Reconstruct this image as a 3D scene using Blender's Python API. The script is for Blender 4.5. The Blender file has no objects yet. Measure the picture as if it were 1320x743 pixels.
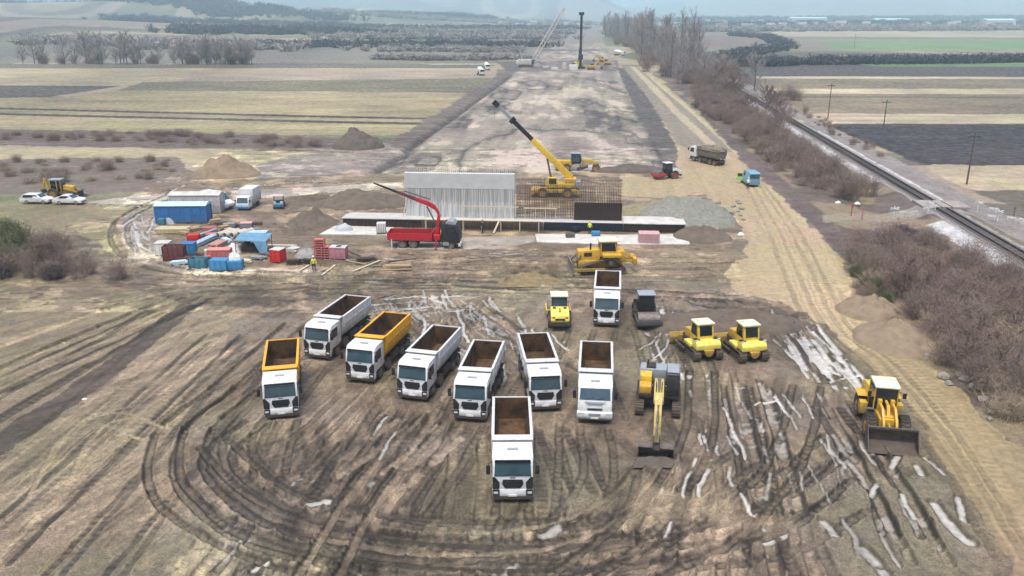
import bpy, bmesh, math, random
import numpy as np
from mathutils import Vector, Matrix
R = math.radians
sc = bpy.context.scene
C = sc.collection
random.seed(7)

# ---------------------------------------------------------------- camera, world, sun, exposure
CAM_H, PITCH, FPX = 28.0, R(18.1), 1080.0
cd = bpy.data.cameras.new('camera'); cam = bpy.data.objects.new('camera', cd); C.objects.link(cam)
cam.location = (0, 0, CAM_H); cam.rotation_euler = (R(90) - PITCH, 0, 0)
cd.sensor_width = 36; cd.lens = FPX / 1320 * 36; cd.clip_start = 0.5; cd.clip_end = 40000
sc.camera = cam
SUN_EL, SUN_AZ = R(72), R(205)          # azimuth measured clockwise from +Y (north): behind and left of the camera
w = bpy.data.worlds.new('World'); sc.world = w; w.use_nodes = True
nt = w.node_tree; sky = nt.nodes.new('ShaderNodeTexSky'); sky.sky_type = 'NISHITA'
sky.sun_disc = False; sky.sun_elevation = SUN_EL; sky.sun_rotation = SUN_AZ
sky.air_density = 1.0; sky.dust_density = 4.0; sky.ozone_density = 1.0
bg = nt.nodes['Background']; bg.inputs['Strength'].default_value = 0.085
nt.links.new(sky.outputs['Color'], bg.inputs['Color'])
sd = bpy.data.lights.new('sun', 'SUN'); sun = bpy.data.objects.new('sun', sd); C.objects.link(sun)
sd.energy = 1.5; sd.angle = R(40); sd.color = (1.0, 0.96, 0.91)
sdir = Vector((math.sin(SUN_AZ) * math.cos(SUN_EL), math.cos(SUN_AZ) * math.cos(SUN_EL), math.sin(SUN_EL)))
sun.rotation_euler = sdir.to_track_quat('Z', 'Y').to_euler(); sun.location = (0, 0, 200)
sc.view_settings.view_transform = 'Standard'; sc.view_settings.look = 'None'
sc.view_settings.exposure = 1.13; sc.view_settings.gamma = 1
HAZE = 2.5e-4
cy = sc.cycles
cy.max_bounces = 5; cy.diffuse_bounces = 3; cy.glossy_bounces = 2; cy.transmission_bounces = 2; cy.volume_bounces = 2
cy.transparent_max_bounces = 4; cy.caustics_reflective = False; cy.caustics_refractive = False
cy.use_denoising = True; cy.sample_clamp_indirect = 4.0

# ---------------------------------------------------------------- helpers
CP, SP = math.cos(PITCH), math.sin(PITCH)
def G(px, py, z=0.0):
    """World point at height z seen at pixel (px, py) of the 1320 x 743 photograph."""
    u = (px - 660) / FPX; v = (371.5 - py) / FPX
    d = (u, CP + v * SP, -SP + v * CP); t = (z - CAM_H) / d[2]
    return Vector((d[0] * t, d[1] * t, z))
def GA(pts):
    return np.array([G(*p)[:2] for p in pts])

# ---- numpy value noise
def _hash(ix, iy, s):
    n = (ix.astype(np.int64) * 374761393 + iy.astype(np.int64) * 668265263 + s * 1274126177) & 0x7fffffff
    n = ((n ^ (n >> 13)) * 1274126177) & 0x7fffffff
    n = n ^ (n >> 16)
    return (n & 0xffff) / 65535.0
def vnoise(x, y, s=0):
    ix = np.floor(x); iy = np.floor(y); fx = x - ix; fy = y - iy
    fx = fx * fx * (3 - 2 * fx); fy = fy * fy * (3 - 2 * fy)
    a = _hash(ix, iy, s); b = _hash(ix + 1, iy, s); c = _hash(ix, iy + 1, s); d = _hash(ix + 1, iy + 1, s)
    return (a + (b - a) * fx) * (1 - fy) + (c + (d - c) * fx) * fy
def fbm(x, y, o=4, s=0):
    r = 0; a = .5; t = 0
    for k in range(o):
        r = r + a * vnoise(x, y, s + k * 17); t += a; a *= .5; x = x * 2.03 + 11.3; y = y * 2.03 - 7.7
    return r / t
def inpoly(X, Y, poly):
    r = np.zeros(X.shape, bool); n = len(poly)
    for i in range(n):
        x1, y1 = poly[i]; x2, y2 = poly[(i + 1) % n]
        if y1 == y2: continue
        c = ((y1 > Y) != (y2 > Y)) & (X < (x2 - x1) * (Y - y1) / (y2 - y1) + x1)
        r ^= c
    return r
def sstep(a, b, x):
    t = np.clip((x - a) / (b - a), 0, 1); return t * t * (3 - 2 * t)
def spline(P, step=0.5):
    P = np.asarray(P, float); Q = np.vstack([2 * P[0] - P[1], P, 2 * P[-1] - P[-2]]); out = []
    for i in range(1, len(Q) - 2):
        p0, p1, p2, p3 = Q[i - 1], Q[i], Q[i + 1], Q[i + 2]
        n = max(2, int(np.linalg.norm(p2 - p1) / step))
        t = (np.arange(n) / n)[:, None]
        out.append(.5 * (2 * p1 + (p2 - p0) * t + (2 * p0 - 5 * p1 + 4 * p2 - p3) * t ** 2 + (3 * p1 - p0 - 3 * p2 + p3) * t ** 3))
    out.append(P[-1:]); return np.vstack(out)

# ---- materials
MATS = {}
def mat(name, col, rough=.5, metal=0., var=.12, vs=3., dirt=0., dirt_h=1.2, bump=0., bs=8., spec=.5, col2=None, coat=0.):
    """Painted / plain surface: base colour broken by noise, mud splashed up from below (object height)."""
    if name in MATS: return MATS[name]
    m = bpy.data.materials.new(name); m.use_nodes = True; t = m.node_tree; N = t.nodes; L = t.links
    b = N['Principled BSDF']; b.inputs['Roughness'].default_value = rough; b.inputs['Metallic'].default_value = metal
    b.inputs['Specular IOR Level'].default_value = spec
    if coat: b.inputs['Coat Weight'].default_value = coat; b.inputs['Coat Roughness'].default_value = .1
    tc = N.new('ShaderNodeTexCoord'); n1 = N.new('ShaderNodeTexNoise'); n1.inputs['Scale'].default_value = vs; n1.inputs['Detail'].default_value = 5
    n1.inputs['Roughness'].default_value = .65
    oi = N.new('ShaderNodeObjectInfo'); rv = N.new('ShaderNodeVectorMath'); rv.operation = 'SCALE'; rv.inputs[0].default_value = (37, 53, 29); L.new(oi.outputs['Random'], rv.inputs['Scale'])
    av = N.new('ShaderNodeVectorMath'); av.operation = 'ADD'; L.new(tc.outputs['Object'], av.inputs[0]); L.new(rv.outputs[0], av.inputs[1])   # every copy weathers differently
    L.new(av.outputs[0], n1.inputs['Vector'])
    mr = N.new('ShaderNodeMapRange'); mr.inputs[1].default_value = .3; mr.inputs[2].default_value = .7
    L.new(n1.outputs['Fac'], mr.inputs[0])
    mx = N.new('ShaderNodeMix'); mx.data_type = 'RGBA'
    c2 = col2 if col2 else tuple(min(1, c * (1 + var)) for c in col)
    c1 = col if col2 else tuple(c * (1 - var) for c in col)
    mx.inputs[6].default_value = (*c1, 1); mx.inputs[7].default_value = (*c2, 1); L.new(mr.outputs[0], mx.inputs[0])
    out = mx.outputs[2]
    if dirt:
        sx = N.new('ShaderNodeSeparateXYZ'); L.new(tc.outputs['Object'], sx.inputs[0])
        n2 = N.new('ShaderNodeTexNoise'); n2.inputs['Scale'].default_value = 2.6; n2.inputs['Detail'].default_value = 6; n2.inputs['Roughness'].default_value = .7
        L.new(av.outputs[0], n2.inputs['Vector'])
        m1 = N.new('ShaderNodeMapRange'); m1.inputs[1].default_value = 0; m1.inputs[2].default_value = dirt_h; m1.inputs[3].default_value = .62; m1.inputs[4].default_value = .13
        L.new(sx.outputs['Z'], m1.inputs[0])
        ad = N.new('ShaderNodeMath'); ad.operation = 'ADD'; L.new(m1.outputs[0], ad.inputs[0]); L.new(n2.outputs['Fac'], ad.inputs[1])
        m2 = N.new('ShaderNodeMapRange'); m2.inputs[1].default_value = .62; m2.inputs[2].default_value = .95; m2.inputs[4].default_value = dirt
        L.new(ad.outputs[0], m2.inputs[0])
        md = N.new('ShaderNodeMix'); md.data_type = 'RGBA'; md.inputs[7].default_value = (.13, .098, .072, 1)
        L.new(m2.outputs[0], md.inputs[0]); L.new(out, md.inputs[6]); out = md.outputs[2]
        mrr = N.new('ShaderNodeMapRange'); mrr.inputs[3].default_value = rough; mrr.inputs[4].default_value = .9
        L.new(m2.outputs[0], mrr.inputs[0]); L.new(mrr.outputs[0], b.inputs['Roughness'])
    L.new(out, b.inputs['Base Color'])
    if bump:
        n3 = N.new('ShaderNodeTexNoise'); n3.inputs['Scale'].default_value = bs; n3.inputs['Detail'].default_value = 5
        L.new(tc.outputs['Object'], n3.inputs['Vector'])
        bp = N.new('ShaderNodeBump'); bp.inputs['Strength'].default_value = bump; bp.inputs['Distance'].default_value = .08
        L.new(n3.outputs['Fac'], bp.inputs['Height']); L.new(bp.outputs[0], b.inputs['Normal'])
    MATS[name] = m; return m

white = mat('white_paint', (.74, .75, .75), .35, var=.04, dirt=.55, dirt_h=.75, coat=.3)
whitebox = mat('white_box_paint', (.62, .62, .61), .5, var=.06, dirt=.55, dirt_h=2.2)
orange = mat('orange_paint', (.82, .40, .02), .42, var=.08, dirt=.55, dirt_h=2.0)
yellow = mat('machine_yellow', (.72, .49, .05), .4, var=.1, dirt=.7, dirt_h=1.6)
faded = mat('faded_yellow', (.56, .45, .15), .5, var=.15, dirt=.7, dirt_h=3.0)
lemon = mat('lemon_yellow', (.78, .65, .13), .4, var=.08, dirt=.6, dirt_h=1.2)
gold = mat('golden_yellow', (.62, .38, .045), .42, var=.12, dirt=.6, dirt_h=1.6)
cream = mat('cream_roof', (.80, .77, .52), .45, var=.05, dirt=.25, dirt_h=.5)
black = mat('black_plastic', (.018, .018, .02), .5, var=.3, dirt=.5, dirt_h=1.0)
chassis_m = mat('chassis_grey', (.028, .026, .025), .65, var=.3, dirt=.8, dirt_h=1.2)
rubber = mat('tyre_rubber', (.022, .021, .02), .85, var=.3, dirt=.9, dirt_h=.6, col2=(.045, .037, .03))
rimm = mat('wheel_rim', (.36, .36, .36), .5, var=.2, dirt=.7, dirt_h=.4)
glass = mat('windscreen_glass', (.045, .085, .105), .06, var=.25, vs=1.2, spec=.9)
dglass = mat('dark_glass', (.012, .018, .022), .08, var=.3, vs=1.5, spec=.8)
liner = mat('rusty_steel', (.010, .007, .006), .8, col2=(.15, .078, .03), vs=1.3, bump=.4)
ochre = mat('ochre_soil', (.30, .17, .05), .95, var=.3, bump=.8, bs=6)
steel = mat('worn_steel', (.17, .145, .125), .55, metal=.3, var=.35, dirt=.6, dirt_h=1.0)
trackm = mat('muddy_track', (.085, .065, .05), .8, var=.4, vs=5, dirt=.7, dirt_h=1.2, bump=.5)
greym = mat('grey_paint', (.30, .33, .37), .5, var=.1, dirt=.3)
lamp_m = mat('lamp_glass', (.65, .68, .70), .15, var=.1)
redlamp = mat('red_lamp', (.45, .02, .02), .3)
plate_m = mat('plate_white', (.75, .75, .72), .5, dirt=.5, dirt_h=.4)
redp = mat('red_paint', (.50, .02, .035), .4, var=.1, dirt=.4, dirt_h=1.0)
concrete = mat('pale_concrete', (.46, .45, .42), .85, var=.15, vs=1.0, bump=.3)
whitecon = mat('fresh_concrete', (.40, .385, .35), .85, col2=(.64, .62, .58), vs=.9, bump=.25)
rebar = mat('rebar_rust', (.12, .075, .055), .8, var=.3)
wood = mat('timber', (.36, .26, .16), .8, var=.3, vs=4)
paleWood = mat('pale_timber', (.55, .48, .36), .8, var=.2, vs=4)
formdark = mat('formwork_dark', (.028, .018, .014), .6, var=.4, vs=2)
bluep = mat('blue_paint', (.035, .17, .42), .5, var=.15, dirt=.3)
blue2 = mat('blue_plastic', (.05, .25, .48), .5, var=.15, dirt=.3, dirt_h=.5)
bluel = mat('light_blue_sheet', (.50, .68, .78), .5, var=.1)
skin_m = mat('skin', (.45, .28, .2), .6)
hivis = mat('hi_vis_cloth', (.62, .75, .08), .8, var=.1)
darkcloth = mat('navy_cloth', (.02, .03, .06), .9)

# ---- mesh builder
class MB:
    def __init__(s): s.v = []; s.f = []
    def add(s, vs, fs):
        o = len(s.v); s.v += [tuple(p) for p in vs]; s.f += [tuple(i + o for i in f) for f in fs]; return s
    def box(s, x0, x1, y0, y1, z0, z1):
        return s.add([(x0, y0, z0), (x1, y0, z0), (x1, y1, z0), (x0, y1, z0), (x0, y0, z1), (x1, y0, z1), (x1, y1, z1), (x0, y1, z1)],
                     [(0, 3, 2, 1), (4, 5, 6, 7), (0, 1, 5, 4), (1, 2, 6, 5), (2, 3, 7, 6), (3, 0, 4, 7)])
    def hexa(s, p):
        return s.add(p, [(0, 3, 2, 1), (4, 5, 6, 7), (0, 1, 5, 4), (1, 2, 6, 5), (2, 3, 7, 6), (3, 0, 4, 7)])
    def prism(s, prof, axis, a, b):
        n = len(prof)
        def P(q, t): return (t, q[0], q[1]) if axis == 'x' else (q[0], t, q[1]) if axis == 'y' else (q[0], q[1], t)
        return s.add([P(q, a) for q in prof] + [P(q, b) for q in prof],
                     [tuple(range(n))[::-1], tuple(range(n, 2 * n))] + [(i, (i + 1) % n, n + (i + 1) % n, n + i) for i in range(n)])
    def ushell(s, outer, inner, y0, y1):
        """Solid of a folded sheet: cross-section between two open (x,z) polylines, drawn along y."""
        n = len(outer)
        v = [(p[0], y0, p[1]) for p in outer] + [(p[0], y0, p[1]) for p in inner] + [(p[0], y1, p[1]) for p in outer] + [(p[0], y1, p[1]) for p in inner]
        f = []
        for i in range(n - 1):
            f += [(i, i + 1, n + i + 1, n + i), (2 * n + i, 3 * n + i, 3 * n + i + 1, 2 * n + i + 1), (i, 2 * n + i, 2 * n + i + 1, i + 1), (n + i, n + i + 1, 3 * n + i + 1, 3 * n + i)]
        for i in (0, n - 1): f.append((i, n + i, 3 * n + i, 2 * n + i))
        return s.add(v, f)
    def rings(s, rs, cap=True):
        n = len(rs[0]); v = [p for r in rs for p in r]; f = []
        for k in range(len(rs) - 1):
            for i in range(n): f.append((k * n + i, k * n + (i + 1) % n, (k + 1) * n + (i + 1) % n, (k + 1) * n + i))
        if cap: f += [tuple(range(n))[::-1], tuple(range((len(rs) - 1) * n, len(rs) * n))]
        return s.add(v, f)
    def tube(s, pts, r, n=6):
        pts = [Vector(p) for p in pts]; rr = r if isinstance(r, (list, tuple)) else [r] * len(pts); rs = []
        up = Vector((0, 0, 1))
        for i, p in enumerate(pts):
            d = (pts[min(i + 1, len(pts) - 1)] - pts[max(i - 1, 0)]).normalized()
            a = d.cross(up if abs(d.z) < .95 else Vector((1, 0, 0))).normalized(); b = d.cross(a)
            rs.append([p + a * math.cos(2 * math.pi * k / n) * rr[i] + b * math.sin(2 * math.pi * k / n) * rr[i] for k in range(n)])
        return s.rings(rs)
    def cyl(s, p0, p1, r, n=12, r1=None): return s.tube([p0, p1], [r, r if r1 is None else r1], n)
    def beam(s, p0, p1, w, h, w1=None, h1=None):
        p0, p1 = Vector(p0), Vector(p1); d = (p1 - p0).normalized()
        a = d.cross(Vector((0, 0, 1)) if abs(d.z) < .95 else Vector((0, 1, 0))).normalized(); b = a.cross(d); w1 = w if w1 is None else w1; h1 = h if h1 is None else h1
        q = lambda p, w, h: [p - a * w / 2 - b * h / 2, p + a * w / 2 - b * h / 2, p + a * w / 2 + b * h / 2, p - a * w / 2 + b * h / 2]
        return s.rings([q(p0, w, h), q(p1, w1, h1)])
    def lathe(s, prof, c, axis='x', n=20):
        """prof: (along-axis, radius) list about a line through c; closed loop."""
        rs = []
        for k in range(n):
            t = 2 * math.pi * k / n; rs.append([(c[0] + a, c[1] + r * math.cos(t), c[2] + r * math.sin(t)) if axis == 'x' else
                                               (c[0] + r * math.cos(t), c[1] + a, c[2] + r * math.sin(t)) if axis == 'y' else
                                               (c[0] + r * math.cos(t), c[1] + r * math.sin(t), c[2] + a) for a, r in prof])
        m = len(prof); v = [p for r in rs for p in r]; f = []
        for k in range(n):
            for i in range(m):
                f.append((k * m + i, k * m + (i + 1) % m, ((k + 1) % n) * m + (i + 1) % m, ((k + 1) % n) * m + i))
        return s.add(v, f)
    def build(s, name, m, parent=None, bevel=0., smooth=35, loc=None):
        me = bpy.data.meshes.new(name); me.from_pydata(s.v, [], s.f)
        bm = bmesh.new(); bm.from_mesh(me); bmesh.ops.recalc_face_normals(bm, faces=bm.faces)
        if bevel:
            es = [e for e in bm.edges if len(e.link_faces) == 2 and e.calc_face_angle(0) > R(28)]
            bmesh.ops.bevel(bm, geom=es, offset=bevel, segments=2, affect='EDGES', profile=.6, clamp_overlap=True)
        bm.to_mesh(me); bm.free()
        if smooth:
            me.polygons.foreach_set('use_smooth', [True] * len(me.polygons)); me.set_sharp_from_angle(angle=R(smooth))
        me.materials.append(m)
        o = bpy.data.objects.new(name, me); C.objects.link(o)
        if parent: o.parent = parent
        if loc is not None: o.location = loc
        return o

def tag(o, label, cat, group=None, kind=None):
    if label: o['label'] = label
    if cat: o['category'] = cat
    if group: o['group'] = group
    if kind: o['kind'] = kind
    return o
def thing(name, label, cat, loc=(0, 0, 0), rz=0., group=None):
    o = bpy.data.objects.new(name, None); C.objects.link(o); o.location = loc; o.rotation_euler = (0, 0, rz)
    o.empty_display_size = .3
    return tag(o, label, cat, group)
def put(o, loc, rz=None, s=None):
    o.location = loc
    if rz is not None: o.rotation_euler = (0, 0, rz)
    if s is not None: o.scale = (s, s, s) if not isinstance(s, tuple) else s
    return o
KIDS = {}
def kids(o): return [c for c in bpy.data.objects if c.parent == o]
def tree_of(o): return (o, [tree_of(c) for c in kids(o)])
def _copy(t, parent):
    c = t[0].copy(); C.objects.link(c); c.parent = parent
    for k in t[1]: _copy(k, c)
    return c
def dup(root, loc, rz=0., label=None, group=None, s=None):
    if root.name not in KIDS: KIDS[root.name] = tree_of(root)
    c = _copy(KIDS[root.name], None); put(c, loc, rz, s)
    if label: c['label'] = label
    if group: c['group'] = group
    return c
def heading(pf, pb, z=0.0):
    """Rotation that turns local -Y from the point at pb towards the point at pf (pixels, at height z)."""
    f = G(*pf, z) - G(*pb, z); return math.atan2(f.x, -f.y)
# ---------------------------------------------------------------- terrain
def hill(X, Y):
    X = np.asarray(X, float); Y = np.asarray(Y, float)
    g = lambda cx, cy, sx, sy, h: h * np.exp(-((X - cx) / sx) ** 2 - ((Y - cy) / sy) ** 2)
    z = g(-850, 1250, 430, 420, 26) + g(-1500, 2300, 700, 500, 52) + g(-760, 2250, 420, 330, 40) + g(-250, 2600, 300, 260, 16)
    far = sstep(3600, 7600, Y)
    left = sstep(1000, 500, X - 0.05 * (Y - 7000)) * (180 + 40 * fbm(X / 1500, Y / 1500, 3, 5))
    right = sstep(1080, 2300, X) * (110 + 110 * fbm(X / 1700, Y / 1700, 3, 9))
    z = z + far * (left + right + 72 * sstep(5000, 8000, Y))
    z = z + sstep(1500, 2600, Y) * sstep(300, 1300, X) * 10 * fbm(X / 400, Y / 400, 2, 3)
    # railway bank
    return z
RAIL = [(1405, 390), (1320, 333), (1262, 297), (1210, 267), (1150, 233), (1090, 200), (1040, 171), (1008, 152)]
railW = GA(RAIL)
_d = railW[-1] - railW[0]; _d = _d / np.linalg.norm(_d); railA = railW[0]; 
def rail_pt(t): return railA + _d * t
def rail_off(X, Y):   # signed distance right of the line, distance along it
    return (X - railA[0]) * _d[1] - (Y - railA[1]) * _d[0], (X - railA[0]) * _d[0] + (Y - railA[1]) * _d[1]
def ground_z(x, y):
    o, t = rail_off(x, y)
    return float(hill(x, y)) + .55 * float(sstep(5.0, 2.6, abs(o)))

YARD = [(200, 355), (420, 350), (700, 345), (960, 370), (1010, 398), (1060, 425), (1110, 470), (1160, 540), (1230, 640), (1300, 760),
        (1420, 1000), (-100, 1000), (0, 800), (170, 640), (230, 520), (300, 420), (250, 392)]
MUD, MUDD, MUDL = (.168, .136, .102), (.085, .065, .05), (.27, .222, .175)
TAN = (.355, .276, .178)
ROAD = [(806, 86), (830, 120), (858, 160), (876, 190), (868, 222), (800, 226), (798, 252), (862, 256), (905, 250), (942, 275), (958, 300), (962, 330),
        (930, 352), (950, 375), (1010, 392), (1062, 422), (1105, 460), (1152, 505), (1200, 565), (1240, 625), (1280, 690), (1330, 780), (1500, 800), (1390, 665),
        (1320, 588), (1250, 520), (1192, 467), (1145, 425), (1112, 392), (1092, 350), (1066, 310), (1032, 275), (1002, 250), (985, 235), (960, 212),
        (930, 180), (890, 140), (850, 108), (822, 86)]
# (polygon in photo pixels, albedo, edge wobble in metres)
ZONES = [
    # left fields
    ([(-900, 60), (700, 60), (690, 82), (-900, 82)], (.20, .18, .15), 6),
    ([(-900, 82), (640, 84), (600, 94), (-900, 89)], (.15, .13, .105), 2),
    ([(-900, 89.5), (640, 88), (640, 100), (-900, 108)], (.37, .32, .225), 1.5),
    ([(250, 93), (640, 92), (640, 108), (230, 107)], (.33, .27, .22), 2),
    ([(-900, 109), (158, 111), (60, 126), (-900, 129)], (.105, .088, .072), .8),
    ([(185, 106), (640, 101), (640, 119), (150, 117)], (.17, .15, .10), 1),
    ([(-900, 129), (70, 126), (160, 117), (640, 120), (640, 152), (-900, 139)], (.31, .262, .168), .8),
    ([(-900, 139), (640, 152), (640, 175), (-900, 168)], (.33, .285, .18), .8),
    ([(-900, 137), (0, 139), (440, 150), (640, 154), (640, 156.4), (440, 152.4), (0, 141.2), (-900, 139)], (.075, .06, .045), .25),
    ([(-900, 144), (0, 146), (440, 156.3), (640, 160), (640, 163), (440, 159.3), (0, 148.6), (-900, 146.4)], (.075, .06, .045), .25),
    ([(-900, 163), (0, 167), (230, 171), (440, 178), (420, 196), (200, 189), (0, 184), (-900, 182)], (.14, .105, .09), 1.5),
    ([(-900, 184), (0, 188), (200, 191), (420, 196), (470, 205), (400, 222), (270, 205), (0, 214), (-900, 214)], (.34, .29, .205), 2),
    ([(-900, 205), (0, 206), (230, 203), (250, 235), (190, 250), (100, 250), (-900, 252)], (.155, .125, .105), 2),
    ([(-900, 250), (120, 262), (215, 266), (160, 300), (150, 330), (170, 365), (-900, 380)], (.21, .18, .115), 2),
    ([(-900, 300), (100, 302), (150, 330), (165, 362), (-900, 375)], (.13, .105, .08), 2),
    # right fields
    ([(880, 20), (1900, 20), (1900, 66), (880, 66)], (.25, .22, .17), 8),
    ([(885, 46), (1000, 47), (1040, 62), (890, 62)], (.24, .185, .15), 3),
    ([(990, 40), (1900, 38), (1900, 52), (1000, 47)], (.40, .35, .27), 4),
    ([(1060, 53), (1900, 52), (1900, 66), (1080, 64)], (.16, .245, .11), 3),
    ([(1000, 48.5), (1900, 49), (1900, 51), (1005, 49.6)], (.14, .17, .09), 2),
    ([(930, 86), (1080, 82), (1900, 76), (1900, 104), (950, 102)], (.085, .068, .062), 1),
    ([(1090, 81), (1900, 75), (1900, 87), (1320, 86), (1130, 86)], (.13, .19, .095), 1),
    ([(950, 98.6), (1900, 100.3), (1900, 104), (950, 101.5)], (.46, .40, .30), .6),
    ([(950, 102), (1900, 104), (1900, 116), (980, 114)], (.20, .165, .11), 1),
    ([(970, 114.5), (1900, 115), (1900, 122.5), (980, 121)], (.45, .39, .29), .8),
    ([(980, 121), (1900, 122.5), (1900, 150), (1030, 146)], (.205, .165, .115), 1),
    ([(985, 124), (1900, 126), (1900, 129), (985, 126)], (.13, .11, .075), 1),
    ([(1035, 147), (1900, 148), (1900, 161), (1065, 159)], (.43, .37, .275), 2),
    ([(1060, 160), (1900, 161), (1900, 215), (1190, 213), (1120, 185)], (.046, .035, .033), 1),
    ([(1190, 213), (1900, 215), (1900, 232), (1215, 230)], (.33, .285, .205), 1.5),
    ([(1210, 229), (1900, 231), (1900, 247), (1250, 245)], (.40, .335, .235), 1),
    ([(1250, 246), (1900, 247), (1900, 275), (1310, 268)], (.12, .095, .075), 1),
    # works strip and its left side slope
    ([(430, 226), (556, 150), (650, 92), (728, 45), (750, 30), (758, 30), (725, 60), (668, 92), (490, 224)], (.165, .132, .112), 1.5),
    ([(486, 224), (664, 94), (740, 42), (752, 33), (768, 33), (797, 90), (822, 150), (852, 200), (870, 228), (640, 230)], (.20, .172, .148), 1),
    ([(690, 62), (775, 62), (790, 80), (668, 80)], (.24, .205, .18), 2),
    ([(640, 80), (795, 78), (800, 91), (655, 93)], (.135, .112, .098), 1.5),
    ([(700, 64), (776, 64), (778, 66), (698, 66)], (.12, .1, .09), 1.5),
    ([(796, 88), (808, 88), (838, 130), (872, 190), (872, 224), (856, 224), (842, 190), (818, 140)], (.105, .088, .076), 1),
    ([(372, 200), (440, 190), (500, 185), (520, 195), (486, 224), (430, 232), (330, 240), (330, 215)], (.22, .19, .17), 1.5),
    # site around the works
    ([(200, 235), (330, 232), (470, 222), (870, 224), (930, 260), (960, 320), (930, 352), (700, 350), (420, 356), (230, 352), (160, 330), (150, 290)], (.165, .130, .095), 1.5),
    ([(95, 262), (200, 264), (215, 258), (250, 246), (200, 250), (150, 256)], (.36, .32, .28), .8),
    ([(150, 280), (205, 262), (215, 300), (205, 330), (250, 345), (420, 348), (420, 358), (240, 356), (170, 335)], (.26, .22, .19), 1),
    ([(300, 246), (520, 235), (520, 243), (300, 258)], (.32, .28, .25), .8),
    # near yard and the old field on the left
    ([(-900, 372), (130, 366), (252, 390), (205, 430), (120, 498), (0, 575), (-300, 760), (-900, 900)], (.185, .152, .108), 1),
    (YARD, MUD, .8),
    ([(255, 398), (335, 405), (345, 460), (250, 545), (238, 600), (262, 660), (320, 743), (330, 1000), (-500, 1000), (-200, 740), (0, 590), (120, 505)], (.222, .182, .132), 1.2),
    ([(262, 388), (240, 384), (120, 478), (0, 556), (-300, 735), (-300, 775), (0, 590), (110, 512), (205, 440)], (.082, .063, .048), .5),
    ([(130, 364), (260, 366), (420, 366), (500, 350), (640, 352), (560, 378), (430, 384), (330, 398), (250, 390)], (.115, .09, .066), 1.5),
    ([(860, 392), (930, 388), (1010, 398), (1050, 424), (1000, 430), (930, 415), (880, 425)], (.10, .078, .06), .8),
    # haul road and brush floor
    (ROAD, TAN, .7),
    ([(800, 84), (830, 120), (858, 160), (874, 186), (900, 196), (945, 196), (930, 180), (890, 140), (850, 108), (822, 84)], (.225, .19, .148), .6),
    ([(812, 86), (836, 112), (868, 146), (905, 182), (930, 205), (944, 205), (916, 180), (878, 145), (845, 111), (818, 86)], (.40, .335, .235), .35),
    ([(822, 86), (848, 110), (884, 140), (924, 176), (950, 202), (960, 202), (932, 175), (890, 138), (855, 108), (827, 86)], (.40, .335, .235), .35),
    ([(1100, 455), (1152, 505), (1240, 625), (1330, 780), (1480, 800), (1320, 590), (1192, 470), (1140, 425)], (.275, .206, .128), .8),
    ([(890, 62), (960, 80), (1008, 152), (1105, 212), (1200, 272), (1080, 278), (1066, 308), (1002, 250), (962, 212), (930, 178), (880, 120), (850, 100)], (.125, .094, .086), 1),
    ([(1066, 300), (1095, 290), (1200, 279), (1262, 305), (1320, 345), (1500, 460), (1500, 800), (1320, 588), (1250, 520), (1190, 465), (1140, 420), (1096, 352)], (.105, .080, .070), 1),
    ([(1092, 385), (1120, 375), (1150, 405), (1190, 440), (1215, 475), (1185, 466), (1140, 428), (1105, 400)], (.27, .215, .145), 1),
    # level crossing road
    ([(1060, 277), (1150, 272), (1190, 270), (1240, 268), (1320, 282), (1500, 300), (1500, 316), (1320, 294), (1240, 280), (1190, 281), (1100, 284), (1062, 287)], (.26, .235, .215), .5),
]
DITCH_L = spline(GA([(484, 222), (560, 168), (620, 126), (660, 97)]), 2)
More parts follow.
